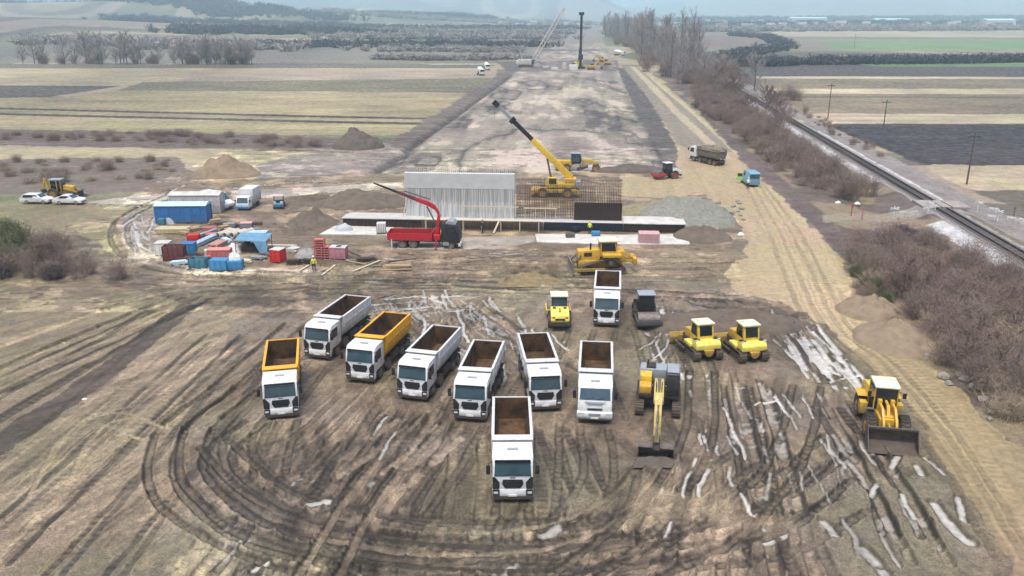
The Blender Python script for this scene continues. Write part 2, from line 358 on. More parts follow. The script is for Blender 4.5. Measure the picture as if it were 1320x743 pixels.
# ---- raster of the yard: wheel ruts, water, churn
RX0, RX1, RY0, RY1, RES = -85., 105., 34., 180., .09
nx, ny = int((RX1 - RX0) / RES), int((RY1 - RY0) / RES)
gx = RX0 + np.arange(nx) * RES; gy = RY0 + np.arange(ny) * RES
GX, GY = np.meshgrid(gx, gy)
RH = np.zeros((ny, nx)); RT = np.zeros((ny, nx)); RW = np.zeros((ny, nx))
N1 = fbm(GX / 2.2, GY / 2.2, 4, 21); N2 = fbm(GX / .55, GY / .55, 3, 33); N3 = fbm(GX / 9, GY / 9, 3, 44)
def stamp(P, wd=.55, depth=.12, tint=-.25, wet=0., lug=0., berm=.6, thr=.52, warp=.13):
    """Press a strip along world polyline P into the ground: trough, side berms, tint, standing water."""
    global RH, RT, RW
    P = np.asarray(P); m = wd * 1.6 + 1
    step = 24
    for k in range(0, len(P) - 1, step):
        Q = P[k:k + step + 1]
        x0, y0 = Q.min(0) - m; x1, y1 = Q.max(0) + m
        i0, i1 = max(0, int((x0 - RX0) / RES)), min(nx, int((x1 - RX0) / RES) + 1)
        j0, j1 = max(0, int((y0 - RY0) / RES)), min(ny, int((y1 - RY0) / RES) + 1)
        if i1 <= i0 or j1 <= j0: continue
        X = GX[j0:j1, i0:i1] + (N1[j0:j1, i0:i1] - .5) * warp * 2; Y = GY[j0:j1, i0:i1] + (N2[j0:j1, i0:i1] - .5) * warp
        D = np.full(X.shape, 1e9); S = np.zeros(X.shape)
        for a, b in zip(Q[:-1], Q[1:]):
            d = b - a; L2 = max(d @ d, 1e-9)
            t = np.clip(((X - a[0]) * d[0] + (Y - a[1]) * d[1]) / L2, 0, 1)
            dd = np.hypot(X - a[0] - t * d[0], Y - a[1] - t * d[1]); u = dd < D
            D = np.where(u, dd, D); S = np.where(u, t * math.sqrt(L2), S)
        f = sstep(wd * .5 + .07, wd * .5 - .07, D); bm = np.exp(-((D - wd * .72) / (wd * .22)) ** 2); ring = np.exp(-((D - wd * .5) / .075) ** 2)
        n = N1[j0:j1, i0:i1]; n2 = N2[j0:j1, i0:i1]
        h = -depth * f * (.8 + .4 * n); sg = np.tanh(3 * np.sin((S + k * .37) * 2 * math.pi / .55 + 2 * D / wd)) * sstep(.42, .6, n)
        if lug: h = h + f * lug * sg
        RHs = RH[j0:j1, i0:i1]; vis = sstep(.22, .42, N3[j0:j1, i0:i1] * .6 + n * .4)
        RH[j0:j1, i0:i1] = np.where(f > .01, RHs * (1 - f * .8) + h, RHs) + depth * berm * bm * (.6 + .8 * n2) * (1 - f)
        RT[j0:j1, i0:i1] = RT[j0:j1, i0:i1] * (1 - .72 * f) + f * (tint * (.45 + .7 * n) * vis + .10 * sg * (abs(tint) > .1)) - min(.50, depth * 3.2) * ring * vis * (.35 + .9 * n2) + .14 * bm * n2  # ring paints shadow lines along the rut edges, stronger in deeper ruts
        if wet: RW[j0:j1, i0:i1] = np.maximum(RW[j0:j1, i0:i1], wet * sstep(wd * .52, wd * .14, D) * sstep(thr + (.075 if warp < .5 else .02), thr + .15, n * .45 + n2 * .25 + N3[j0:j1, i0:i1] * .3))
def pair(px, gauge=2.0, **k):
    P = spline(GA(px), .6); d = np.gradient(P, axis=0); d /= np.linalg.norm(d, axis=1)[:, None] + 1e-9; n = np.stack([-d[:, 1], d[:, 0]], 1)
    stamp(P + n * gauge / 2, **k); stamp(P - n * gauge / 2, **k)
def one(px, **k): stamp(spline(GA(px), .6), **k)
rng = random.Random(3)
def many(n, a0, a1, b0, b1, bend=12, jit=10, gauge=2.0, **k):
    """n wheel-track pairs from somewhere on pixel segment a0-a1 to the same share of b0-b1."""
    for i in range(max(2, int(n * .68))):
        s = rng.random(); dry = rng.random() < .45; q = s + rng.uniform(-.12, .12)
        A = [a0[j] + (a1[j] - a0[j]) * s + rng.uniform(-jit, jit) for j in (0, 1)]; B = [b0[j] + (b1[j] - b0[j]) * q + rng.uniform(-jit, jit) for j in (0, 1)]
        M = [(A[j] + B[j]) / 2 + rng.uniform(-bend, bend) for j in (0, 1)]
        kk = dict(k); kk['depth'] = k.get('depth', .1) * rng.uniform(.5, 1.3); kk['tint'] = rng.uniform(.10, .32) if dry and k.get('tint', -.2) < 0 else k.get('tint', -.2) * rng.uniform(.5, 1.9)  # pale tint picked by dry paints sky sheen on smooth wet tracks
        kk['wd'] = k.get('wd', .5) * rng.uniform(.8, 1.3)
        pair([A, M, B], gauge, **kk)
# scraped streaks on the left
many(26, (-60, 640), (250, 743), (330, 410), (420, 560), bend=6, gauge=2.4, wd=.5, depth=.05, tint=.12)
many(14, (-120, 700), (120, 760), (250, 420), (330, 470), bend=5, gauge=3.2, wd=.35, depth=.05, tint=-.25)
many(8, (-100, 520), (-100, 600), (240, 380), (250, 395), bend=4, gauge=3, wd=.5, depth=.08, tint=-.35)
one([(-60, 470), (60, 425), (180, 385), (240, 372)], wd=.9, depth=.1, tint=.35)
one([(-60, 500), (80, 440), (200, 392)], wd=.6, depth=.15, tint=-.28)
# tracks left by the row of trucks, diagonal
many(20, (180, 743), (520, 743), (330, 530), (640, 560), bend=8, wd=.5, depth=.10, tint=-.22, wet=.5, thr=.60)
many(14, (330, 640), (480, 690), (480, 500), (600, 540), bend=6, wd=.5, depth=.13, tint=-.25, wet=.6, thr=.58)
many(12, (350, 560), (560, 600), (560, 380), (640, 420), bend=8, wd=.55, depth=.14, tint=-.3, wet=.5, thr=.48)
many(16, (470, 380), (620, 400), (560, 470), (760, 480), bend=10, wd=.5, depth=.12, tint=-.25, wet=.55, thr=.46)
many(14, (560, 743), (900, 743), (600, 560), (800, 560), bend=10, wd=.5, depth=.09, tint=-.2, wet=.45, thr=.60)
many(9, (700, 700), (860, 743), (840, 600), (950, 560), bend=12, wd=.5, depth=.09, tint=.05)
many(11, (880, 470), (1040, 520), (900, 743), (1150, 743), bend=8, wd=.5, depth=.16, tint=-.3, wet=.5, thr=.48)
many(10, (1000, 420), (1050, 430), (1060, 490), (1110, 520), bend=4, wd=.42, depth=.12, tint=-.15, wet=1.0, thr=.36)
many(8, (1040, 470), (1100, 560), (1130, 640), (1220, 743), bend=8, wd=.55, depth=.15, tint=-.25, wet=.55, thr=.44)
many(8, (830, 400), (880, 410), (860, 470), (900, 480), bend=5, wd=.5, depth=.12, tint=-.15, wet=1, thr=.42)
many(10, (420, 372), (560, 362), (940, 400), (960, 380), bend=6, wd=.5, depth=.11, tint=-.28, wet=.3, thr=.6)
many(12, (420, 340), (420, 360), (940, 340), (960, 358), bend=4, wd=.5, depth=.1, tint=-.25, wet=.35, thr=.58)
many(5, (240, 350), (250, 372), (560, 372), (600, 362), bend=4, wd=.5, depth=.1, tint=-.25, wet=.5, thr=.55)
# individual tracks behind and before machines
for px in ([(606, 548), (560, 620), (500, 700), (470, 760)], [(703, 535), (700, 610), (690, 700), (700, 760)], [(660, 655), (664, 700), (660, 760)], [(766, 550), (770, 620), (720, 690)],
           [(845, 600), (830, 660), (770, 743)], [(880, 540), (905, 610), (905, 743)], [(532, 520), (470, 580), (380, 640), (300, 743)], [(364, 545), (350, 620), (420, 690)],
           [(780, 426), (770, 480), (790, 540)], [(832, 426), (845, 470), (850, 520)], [(720, 424), (700, 470), (640, 560)], [(465, 498), (400, 560), (330, 590)], [(412, 468), (370, 520)]):
    pair(px, 2.0, wd=.5, depth=.11, tint=-.18, lug=.015, wet=.5, thr=.56)
def streaks(n, poly, da, db, wd=(.22, .42), ln=(1.2, 4.5), seed=1, wet=1, tint=0):
    """n short narrow waterlogged ruts inside a pixel polygon, lying along the ground direction from pixel da to db."""
    P = GA(poly); r = random.Random(seed); d0 = np.array(G(*db)[:2]) - np.array(G(*da)[:2]); d0 /= np.linalg.norm(d0); (x0, y0), (x1, y1) = P.min(0), P.max(0); k = 0
    while k < n:
        c = np.array([r.uniform(x0, x1), r.uniform(y0, y1)])
        if not inpoly(c[:1], c[1:], P)[0]: continue
        a = r.gauss(0, .08); d = np.array([d0[0] * math.cos(a) - d0[1] * math.sin(a), d0[0] * math.sin(a) + d0[1] * math.cos(a)]); L_ = r.uniform(*ln); nrm = np.array([-d[1], d[0]]) * r.uniform(-.25, .25)
        stamp(np.array([c - d * L_ / 2, c + nrm, c + d * L_ / 2]), wd=r.uniform(*wd) * (.95 if wet else 1.8), depth=.1, tint=tint, wet=wet * r.uniform(.45, 1.0), thr=.20, warp=.2); k += 1
streaks(24, [(885, 500), (1050, 500), (1090, 600), (1050, 660), (900, 660)], (905, 520), (935, 640), seed=1)
streaks(15, [(1000, 420), (1050, 428), (1105, 480), (1070, 496), (1030, 480)], (1010, 425), (1060, 485), (.3, .5), (3, 8), 2)
streaks(36, [(470, 378), (620, 380), (730, 440), (740, 500), (640, 470), (560, 440)], (600, 392), (650, 500), (.22, .45), (1, 5), 3)
streaks(12, [(480, 378), (590, 380), (590, 402), (500, 404)], (500, 390), (580, 384), (.4, .6), (2, 6), 4)
streaks(18, [(830, 395), (905, 420), (880, 470), (840, 470)], (900, 425), (862, 470), (.22, .4), (1.5, 5), 5)
streaks(16, [(420, 540), (600, 540), (560, 620), (420, 620)], (520, 545), (430, 610), (.25, .45), (1, 4), 6, 0, .42)
streaks(10, [(1080, 560), (1180, 600), (1250, 700), (1200, 743), (1080, 700)], (1150, 590), (1240, 720), (.3, .6), (1.2, 4.5), 7)
streaks(26, [(320, 620), (520, 650), (500, 743), (200, 743)], (400, 650), (330, 730), (.3, .5), (1, 4.5), 8, 0, .45)
streaks(24, [(600, 660), (900, 640), (1000, 743), (620, 743)], (760, 650), (730, 740), (.25, .45), (.8, 3.2), 9, 0, .38)
streaks(14, [(155, 285), (205, 270), (205, 330), (175, 335)], (165, 300), (190, 335), (.3, .6), (2, 6), 10)
streaks(14, [(430, 320), (690, 322), (690, 335), (430, 335)], (450, 326), (680, 326), (.3, .5), (2, 7), 11)
streaks(10, [(200, 232), (480, 232), (480, 246), (210, 256)], (220, 250), (450, 240), (.3, .6), (2, 7), 12)
# pale wet streaks (standing water in ruts, sky reflection put into its colour)
for px, wd in (([(1003, 428), (1022, 446), (1042, 476)], .7), ([(1022, 424), (1036, 450), (1066, 482)], .8), ([(1046, 436), (1070, 466), (1100, 486)], 1.3), ([(1010, 424), (1040, 440)], .7),
               ([(1068, 492), (1105, 484)], .8), ([(935, 525), (950, 560), (960, 590)], .6), ([(895, 590), (880, 640), (860, 690)], .55), ([(905, 560), (912, 600), (900, 640)], .6),
               ([(1205, 650), (1235, 685), (1250, 700)], 1.5), ([(1180, 600), (1188, 612)], 1.0), ([(1060, 672), (1075, 688)], 1.2), ([(1115, 705), (1140, 743)], 1.3), ([(1235, 640), (1245, 672)], .8),
               ([(1160, 580), (1150, 600)], .9), ([(1190, 590), (1215, 612)], .6), ([(590, 400), (602, 440)], .8), ([(700, 505), (712, 470)], .6), ([(640, 450), (652, 480), (648, 500)], .7),
               ([(498, 385), (540, 382), (575, 390)], 1.2), ([(500, 398), (560, 392)], .7), ([(850, 405), (862, 440)], .6), ([(902, 425), (880, 440), (866, 462)], .7), ([(845, 440), (855, 470)], .5),
               ([(395, 650), (420, 646)], 1.3), ([(700, 690), (720, 680)], 1.4), ([(480, 560), (500, 535)], .6), ([(510, 555), (490, 590)], .6), ([(1000, 510), (1010, 530)], .7), ([(1105, 560), (1128, 600)], .8),
               ([(975, 520), (1000, 516)], .9), ([(1130, 625), (1120, 640)], .8), ([(985, 700), (1010, 690)], .8), ([(330, 735), (345, 725)], .8),
               ([(178, 310), (190, 322), (230, 338)], .9), ([(160, 290), (180, 275)], .9), ([(190, 300), (200, 280)], .8), ([(120, 263), (180, 266)], .9), ([(180, 318), (175, 300)], 1.4), ([(215, 250), (235, 240), (262, 238)], 1.2),
               ([(470, 300), (520, 294)], .8), ([(240, 345), (310, 352)], .7), ([(490, 386), (520, 376)], .8), ([(330, 240), (410, 232)], 1.0), ([(380, 236), (470, 236)], .8)):
    one(px, wd=wd * .6, depth=.14, tint=.0, wet=.85, thr=.26, warp=.3)
many(9, (150, 300), (165, 330), (230, 345), (420, 352), bend=6, wd=.45, depth=.1, tint=.2, wet=.6, thr=.55)
pair([(225, 250), (165, 280), (155, 312), (190, 340), (260, 352), (420, 354)], 2.0, wd=.6, depth=.16, tint=-.3)
# big turning circles
for off in (0, 34):
    pair([(392 - off * .3, 452 - off), (322 - off, 500), (262 - off, 548), (244 - off, 600), (268 - off, 645 + off * .2), (340, 690 + off * .5), (440, 716 + off * .5), (570, 732 + off * .5), (740, 738 + off * .5)], 1.9, wd=.5, depth=.17, tint=-.26, lug=.03)
pair([(360, 500), (310, 560), (318, 605), (390, 648), (480, 676), (600, 690), (700, 694), (800, 684), (880, 650), (960, 590)], 1.9, wd=.55, depth=.12, tint=-.25, wet=.6, thr=.58)
pair([(330, 545), (280, 590), (330, 650), (430, 690), (560, 712), (700, 716), (820, 712), (930, 690), (1020, 650)], 1.9, wd=.55, depth=.14, tint=-.3, wet=.6, thr=.58)
pair([(560, 743), (700, 725), (850, 720), (1000, 700), (1100, 650)], 1.9, wd=.55, depth=.12, tint=-.25)
pair([(60, 640), (95, 570), (140, 540), (200, 560)], 2.0, wd=.35, depth=.05, tint=.3)
pair([(80, 600), (120, 545), (175, 530)], 2.0, wd=.3, depth=.04, tint=.3)
for dx, dy in ((0, 0), (25, -38)):
    pair([(250 + dx, 610 + dy), (320 + dx, 672 + dy), (430, 704 + dy), (590, 722 + dy), (760, 720 + dy), (900, 700 + dy), (1010, 664 + dy), (1080, 610 + dy)], 2.0, wd=.5, depth=.17, tint=-.26, lug=.03)
pair([(846, 600), (800, 650), (700, 690), (560, 700), (420, 680)], 2.0, wd=.5, depth=.14, tint=.22)
pair([(640, 470), (560, 540), (470, 640), (410, 743)], 2.0, wd=.55, depth=.16, tint=.25)
pair([(905, 480), (900, 560), (850, 650), (740, 743)], 2.0, wd=.5, depth=.15, tint=-.28)
pair([(1040, 500), (1020, 580), (960, 660), (860, 720), (740, 760)], 2.0, wd=.5, depth=.15, tint=-.28)
# haul road wheel marks
for off in (-26, -8, 10, 24):
    one([(985 + off * .5, 240), (1030 + off * .8, 300), (1052 + off, 350), (1078 + off, 410), (1140 + off, 462), (1200 + off, 525), (1262 + off, 610), (1330 + off, 720)], wd=.9, depth=.04, tint=.12, warp=.2)
    one([(975 + off * .5, 240), (1012 + off * .8, 300), (1040 + off, 360), (1070 + off, 420), (1130 + off, 470), (1190 + off, 535), (1250 + off, 620), (1310 + off, 720)], wd=.45, depth=.05, tint=-.12, warp=.2)
RW = RW * sstep(.05, .35, RW)
def blur(A, r):
    for ax in (0, 1):
        c = np.cumsum(np.concatenate([np.zeros_like(np.take(A, [0], ax)), A], ax), ax); n_ = A.shape[ax]; i1 = np.minimum(np.arange(n_) + r + 1, n_); i0 = np.maximum(np.arange(n_) - r, 0); A = (np.take(c, i1, ax) - np.take(c, i0, ax)) / (2 * r + 1)
    return A
RM = np.clip(blur(blur(RW, 3), 3) * 2.2, 0, 1)      # damp margin round the water
def rsample(A, x, y):
    fx = np.clip((x - RX0) / RES, 0, nx - 1.001); fy = np.clip((y - RY0) / RES, 0, ny - 1.001)
    i = fx.astype(int); j = fy.astype(int); fx = fx - i; fy = fy - j
    v = (A[j, i] * (1 - fx) + A[j, i + 1] * fx) * (1 - fy) + (A[j + 1, i] * (1 - fx) + A[j + 1, i + 1] * fx) * fy
    return v * ((x > RX0) & (x < RX1) & (y > RY0) & (y < RY1))
# ---- the sheet
def make_ground():
    ys = np.concatenate([np.geomspace(26, 150, 760, endpoint=False), np.geomspace(150, 600, 400, endpoint=False), np.geomspace(600, 13500, 230)]); ts = np.linspace(-.95, .95, 1200)
    Y = np.repeat(ys[:, None], len(ts), 1); X = Y * ts[None, :]
    X, Y = X.ravel(), Y.ravel(); n = X.size
    hl = hill(X, Y)
    # colours: broad mosaic, then zones
    pa = vnoise(X / (90 + Y * .06), Y / (30 + Y * .05) + X * .0005, 3); pb = vnoise(X / 260 + 40, Y / 160, 8)
    pal = np.array([(.30, .26, .18), (.20, .17, .13), (.34, .29, .21), (.17, .165, .10), (.13, .105, .09), (.27, .22, .18)])
    col = pal[np.clip((pa * 7 - .5).astype(int), 0, 5)] * (.8 + .4 * pb)[:, None]
    nb_ = (Y < 118) | ((X > 30) & (X < 62) & (Y < 175)); col[nb_] = np.array((.16, .128, .094))
    wx = (fbm(X / 5, Y / 5, 3, 61) - .5) * 2; wy = (fbm(X / 5, Y / 5, 3, 62) - .5) * 2; fine = fbm(X / 1.2, Y / 1.2, 2, 63) - .5
    for poly, c, wob in ZONES:
        P = GA(poly); b = (X > P[:, 0].min() - wob * 2) & (X < P[:, 0].max() + wob * 2) & (Y > P[:, 1].min() - wob * 2) & (Y < P[:, 1].max() + wob * 2)
        idx = np.nonzero(b)[0]
        if not len(idx): continue
        ins = inpoly(X[idx] + (wx[idx] + fine[idx]) * wob, Y[idx] + (wy[idx] - fine[idx]) * wob, P)
        col[idx[ins]] = c
    # grain: big patches, streaks
    yard = inpoly(X + wx, Y + wy, GA(YARD)); road = inpoly(X + wx * .7, Y + wy * .7, GA(ROAD))
    k = .82 + .36 * fbm(X / 14, Y / 9, 4, 71)
    k = k * np.where(Y < 400, .80 + .40 * fbm(X / 1.6, Y / 1.6, 4, 72), .85 + .3 * fbm(X / 22, Y / 12, 4, 73))
    o_, t_ = rail_off(X, Y); k = np.where(road, .78 + .30 * fbm(o_ / .8, t_ / 26, 4, 74) + .16 * fbm(X / 6, Y / 6, 3, 77), k)
    mm = (fbm(X / 3.5, Y / 5.5, 4, 75) + .25 * (fbm(X / .7, Y / .9, 3, 76) - .5))
    st = GA(next(z for z in ZONES if z[1] == (.20, .172, .148))[0]); strip = inpoly(X, Y, st)
    # scraped streaks of the strip and the left ground
    u = (X * .62 + Y * .78); v = (X * .78 - Y * .62)
    leftside = inpoly(X, Y, GA([(-900, 372), (250, 380), (345, 460), (240, 560), (240, 640), (320, 743), (330, 1000), (-900, 1000)]))
    kk = .62 + .76 * fbm(u / 14, v / .8, 4, 81); k = np.where(leftside, k * kk, k)
    q = fbm((X - .09 * Y) / 2.2, Y / 60, 5, 82); q2 = np.abs(fbm(X / 14 + .3 * q, Y / 60, 4, 83) - .5); q3 = fbm(X / 5, Y / 19, 4, 84)
    kk = .38 + .75 * q + 1.6 * sstep(.02, .10, q2) * .18 + .7 * (q3 - .2); kk = kk * np.where((q2 < .018), .62, 1) * np.where(q3 > .6, 1.25, 1); k = np.where(strip & (Y < 900), k * kk, k)
    flds = (Y > 190) & ~strip & ~road; q = fbm(X / 90, (Y + .05 * X) / 3.2 * np.clip(250 / Y, .1, 1), 3, 87); q2 = fbm(X / 14, Y / 8, 4, 88); k = np.where(flds, k * (.52 + .6 * q + .36 * q2), k)
    site = (Y > 78) & (Y < 185) & (X > -62) & (X < 42) & ~road; q = fbm(X / 9, Y / 2.6, 5, 85); q2 = fbm(X / 3, Y / 3, 4, 86); kk = (.5 + .62 * q + .42 * q2) * np.where(q2 > .6, 1.35, 1) * np.where(np.abs(q - .5) < .02, .65, 1); k = np.where(site, k * kk * 1.08, k)
    dark = sstep(.50, .62, mm) * yard
    ms_ = sstep(.42, .58, fbm(X / 13, Y / 10, 2, 150)); s1 = fbm((X * .35 + Y * .94) / 11, (X * .94 - Y * .35) / .55, 4, 151); s2 = fbm((Y * .95 - X * .3) / 11, (X * .95 + Y * .3) / .55, 4, 152); s3 = fbm(X / 12, Y / .9, 4, 153); top_ = sstep(78, 92, Y)
    sk = (s1 * ms_ + s2 * (1 - ms_)) * (1 - top_) + s3 * top_; k = np.where(yard & ~road, k * (.52 + .96 * sk), k)
    k = np.where((Y < 420) & ~road, np.clip(k, .2, 2) ** 1.35, k)
    col = col * k[:, None]
    col = col * (1 - .30 * dark)[:, None]
    lite = sstep(.46, .36, mm) * yard * ~road
    pad = sstep(.52, .66, fbm((X + .4 * Y) / 7, Y / 5, 4, 121)) * yard * ~road; g_ = col.mean(1, keepdims=True)   # smooth clayey patches, wetter and greyer
    col = col * (1 + .18 * lite)[:, None]; pc = np.array((.185, .158, .130)); col = col * (1 - .65 * pad)[:, None] + pc * (.65 * pad)[:, None]
    # far green-brown tint noise in scrub
    t = rsample(RT, X, Y); col = col * np.clip(1 + 1.6 * t, .22, 2.0)[:, None]
    wet = rsample(RW, X, Y)
    h = rsample(RH, X, Y)
    near = sstep(420, 150, Y)
    churn = np.where(yard & ~road, .10, .05) * near
    h = h + (fbm(X / .8, Y / .8, 3, 91) - .5) * churn * 1.7 + (fbm(X / 4, Y / 4, 3, 92) - .5) * churn * 2.2
    # torn-up clods behind the dozers and across the top of the yard
    for poly, a in (([(855, 385), (930, 380), (1020, 395), (1060, 425), (1000, 440), (930, 418), (875, 432)], .9), ([(1010, 470), (1060, 480), (1130, 600), (1090, 640), (1040, 560)], .45),
                    ([(230, 372), (430, 366), (420, 392), (300, 402)], .5), ([(420, 315), (900, 318), (930, 350), (420, 350)], .22), ([(800, 590), (890, 590), (885, 610), (810, 612)], .3),
                    ([(1080, 370), (1150, 370), (1230, 470), (1190, 466), (1110, 395)], .5), ([(380, 255), (470, 240), (540, 250), (530, 275), (420, 292), (370, 270)], .6)):
        ins = inpoly(X + wx, Y + wy, GA(poly)); q = fbm(X / 1.1, Y / 1.1, 3, 95); h = h + ins * a * (q - .35) * sstep(.0, .5, q)
        col[ins] *= (.65 + .7 * fbm(X[ins] / .9, Y[ins] / .9, 3, 96))[:, None]
    bf = inpoly(X, Y, GA([(890, 62), (1200, 272), (1340, 345), (1500, 460), (1500, 800), (1190, 465), (1096, 352), (1066, 278), (850, 100)])) & ~road; q = sstep(.48, .62, fbm(X / 4, Y / 6, 4, 130)) * bf; col = col * (1 - .7 * q)[:, None] + np.array((.27, .215, .155)) * (.7 * q)[:, None]   # dead grass
    # vehicles stand on packed ground
    for (px, py, r) in PADS:
        c = G(px, py); d = np.hypot(X - c.x, Y - c.y); f = sstep(r * 1.35, r * .8, d); h = h * (1 - .8 * f) - .02 * f; wet = wet * (1 - f)
    tn = sstep(.38, .62, fbm(X / 11, Y / 9, 3, 120))[:, None]; col = col * (np.array((1.03, .985, .95)) * tn + np.array((1.0, 1.025, .90)) * (1 - tn)); col = col * (1 - .38 * rsample(RM, X, Y))[:, None]; gm = col.mean(1, keepdims=True); fd = (Y > 185) & ~road & ~strip; col = col * np.where(fd, .86, 1.)[:, None]; col = np.where(road[:, None], col, np.clip(gm + (col - gm) * 1.12, .004, 1))
    wl = sstep(.12, .92, wet * (.75 + .5 * fbm(X / .5, Y / .5, 3, 140))); h = h * (1 - .75 * wl) - .05 * wl
    # rail bank, side ditch of the strip
    o, tt = rail_off(X, Y); bank = sstep(5.0, 2.6, np.abs(o)); h = h + .55 * bank - .5 * np.exp(-((o + 9) / 2.5) ** 2) * (Y < 400)
    bcol = np.array((.30, .275, .26)); bk = (np.abs(o + (fine) * .8) < 2.2)
    col[bk] = bcol * (.75 + .5 * fbm(X[bk] / .6, Y[bk] / .6, 2, 97))[:, None]
    wv = (((o > -4.0 + fine * .8) & (o < -2.3) & (tt > 62) & (tt < 230)) | ((o > -4.6 + fine * 1.2) & (o < -2.3) & (tt > 12) & (tt < 33)) | ((o > 2.3) & (o < 3.0 + fine) & (tt > 46) & (tt < 130)))
    col[wv] = np.array((.50, .49, .48)) * (.8 + .4 * fbm(X[wv] / .8, Y[wv] / .8, 2, 98))[:, None]
    vg = (o > 3.4 + wx * .6) & (o < 9 + wx) & (Y < 500)
    col[vg] = np.array((.24, .205, .185)) * (.7 + .6 * fbm(X[vg] / 2, Y[vg] / 4, 3, 99))[:, None]
    dd = np.full(n, 1e9)
    sel = (Y > 120) & (Y < 470) & (X < 60) & (X > -60)
    for a, b in zip(DITCH_L[:-1:4], DITCH_L[4::4]):
        d = b - a; q = np.clip(((X[sel] - a[0]) * d[0] + (Y[sel] - a[1]) * d[1]) / (d @ d), 0, 1); dd[sel] = np.minimum(dd[sel], np.hypot(X[sel] - a[0] - q * d[0], Y[sel] - a[1] - q * d[1]))
    f = np.exp(-(dd / 1.1) ** 2); h = h - .7 * f; col = col * (1 - .55 * f)[:, None]
    # furrows of the ploughed field
    pl = inpoly(X, Y, GA([(1075, 163), (1900, 163), (1900, 213), (1195, 211), (1130, 185)])); h = h + pl * .25 * fbm(X / 1.0, Y / 1.5, 3, 101)
    col[pl] *= (.6 + .8 * fbm(X[pl] / 1.5, Y[pl] / 2.5, 3, 102))[:, None]
    wcol = np.array((.56, .53, .47)) * (.55 + .7 * fbm(X / 6, Y / 6, 2, 104))[:, None]; col = col * (1 - wl)[:, None] + wcol * (wl * (.8 + .3 * fbm(X / 1.5, Y / 1.5, 2, 103)))[:, None]  # pale muddy water, with its sky reflection painted into the colour
    Z = hl + h
    me = bpy.data.meshes.new('ground'); me.vertices.add(n); me.vertices.foreach_set('co', np.stack([X, Y, Z], 1).astype(np.float32).ravel())
    a, b = len(ys), len(ts); i = (np.arange(a - 1)[:, None] * b + np.arange(b - 1)[None, :]).ravel()
    q = np.stack([i, i + 1, i + b + 1, i + b], 1).astype(np.int32).ravel(); nf = len(i)
    me.loops.add(nf * 4); me.loops.foreach_set('vertex_index', q); me.polygons.add(nf)
    me.polygons.foreach_set('loop_start', np.arange(nf, dtype=np.int32) * 4)
    try: me.polygons.foreach_set('loop_total', np.full(nf, 4, np.int32))
    except Exception: pass
    me.update(calc_edges=True); me.polygons.foreach_set('use_smooth', np.ones(nf, bool))
    ca = me.color_attributes.new('soil', 'FLOAT_COLOR', 'POINT'); ca.data.foreach_set('color', np.concatenate([np.clip(col, 0, 1), np.where(road, .12, 1.)[:, None]], 1).astype(np.float32).ravel())
    wa = me.attributes.new('wet', 'FLOAT', 'POINT'); wa.data.foreach_set('value', wl.astype(np.float32))
    m = bpy.data.materials.new('soil'); m.use_nodes = True; t = m.node_tree; N = t.nodes; L = t.links; b = N['Principled BSDF']
    at = N.new('ShaderNodeAttribute'); at.attribute_name = 'soil'; aw = N.new('ShaderNodeAttribute'); aw.attribute_name = 'wet'
    tc = N.new('ShaderNodeTexCoord')
    def noise(s, d, r=.65):
        q = N.new('ShaderNodeTexNoise'); q.inputs['Scale'].default_value = s; q.inputs['Detail'].default_value = d; q.inputs['Roughness'].default_value = r; L.new(tc.outputs['Object'], q.inputs['Vector']); return q
    nz = noise(1.6, 8, .76); mr = N.new('ShaderNodeMapRange'); mr.inputs[1].default_value = .25; mr.inputs[2].default_value = .75; mr.inputs[3].default_value = .58; mr.inputs[4].default_value = 1.42; L.new(nz.outputs['Fac'], mr.inputs[0])
    n9 = noise(8.5, 3, .6); m9 = N.new('ShaderNodeMapRange'); m9.inputs[1].default_value = .3; m9.inputs[2].default_value = .7; m9.inputs[3].default_value = .66; m9.inputs[4].default_value = 1.34; L.new(n9.outputs['Fac'], m9.inputs[0])
    nf_ = noise(2.1, 5, .6); nf_.inputs['Distortion'].default_value = .6; sb = N.new('ShaderNodeMath'); sb.operation = 'SUBTRACT'; sb.inputs[1].default_value = .5; L.new(nf_.outputs['Fac'], sb.inputs[0]); ab = N.new('ShaderNodeMath'); ab.operation = 'ABSOLUTE'; L.new(sb.outputs[0], ab.inputs[0])
    mf = N.new('ShaderNodeMapRange'); mf.inputs[1].default_value = .0; mf.inputs[2].default_value = .022; mf.inputs[3].default_value = .55; mf.inputs[4].default_value = 1.03; L.new(ab.outputs[0], mf.inputs[0])
    p1 = N.new('ShaderNodeMath'); p1.operation = 'MULTIPLY'; L.new(m9.outputs[0], p1.inputs[0]); L.new(mf.outputs[0], p1.inputs[1]); p2 = N.new('ShaderNodeMix'); gr = N.new('ShaderNodeMath'); gr.operation = 'SUBTRACT'; gr.use_clamp = True; L.new(at.outputs['Alpha'], gr.inputs[0]); L.new(aw.outputs['Fac'], gr.inputs[1]); L.new(gr.outputs[0], p2.inputs[0]); L.new(p1.outputs[0], p2.inputs[3]); p2.inputs[2].default_value = 1
    p3 = N.new('ShaderNodeMath'); p3.operation = 'MULTIPLY'; L.new(p2.outputs[0], p3.inputs[0]); L.new(mr.outputs[0], p3.inputs[1]); mr = p3
    mu = N.new('ShaderNodeVectorMath'); mu.operation = 'SCALE'; L.new(at.outputs['Color'], mu.inputs[0]); L.new(mr.outputs[0], mu.inputs['Scale']); L.new(mu.outputs[0], b.inputs['Base Color'])
    # damp gloss varies over the mud, water is smooth
    nr = noise(.5, 4); r1 = N.new('ShaderNodeMapRange'); r1.inputs[1].default_value = .35; r1.inputs[2].default_value = .65; r1.inputs[3].default_value = .30; r1.inputs[4].default_value = .85; L.new(nr.outputs['Fac'], r1.inputs[0])
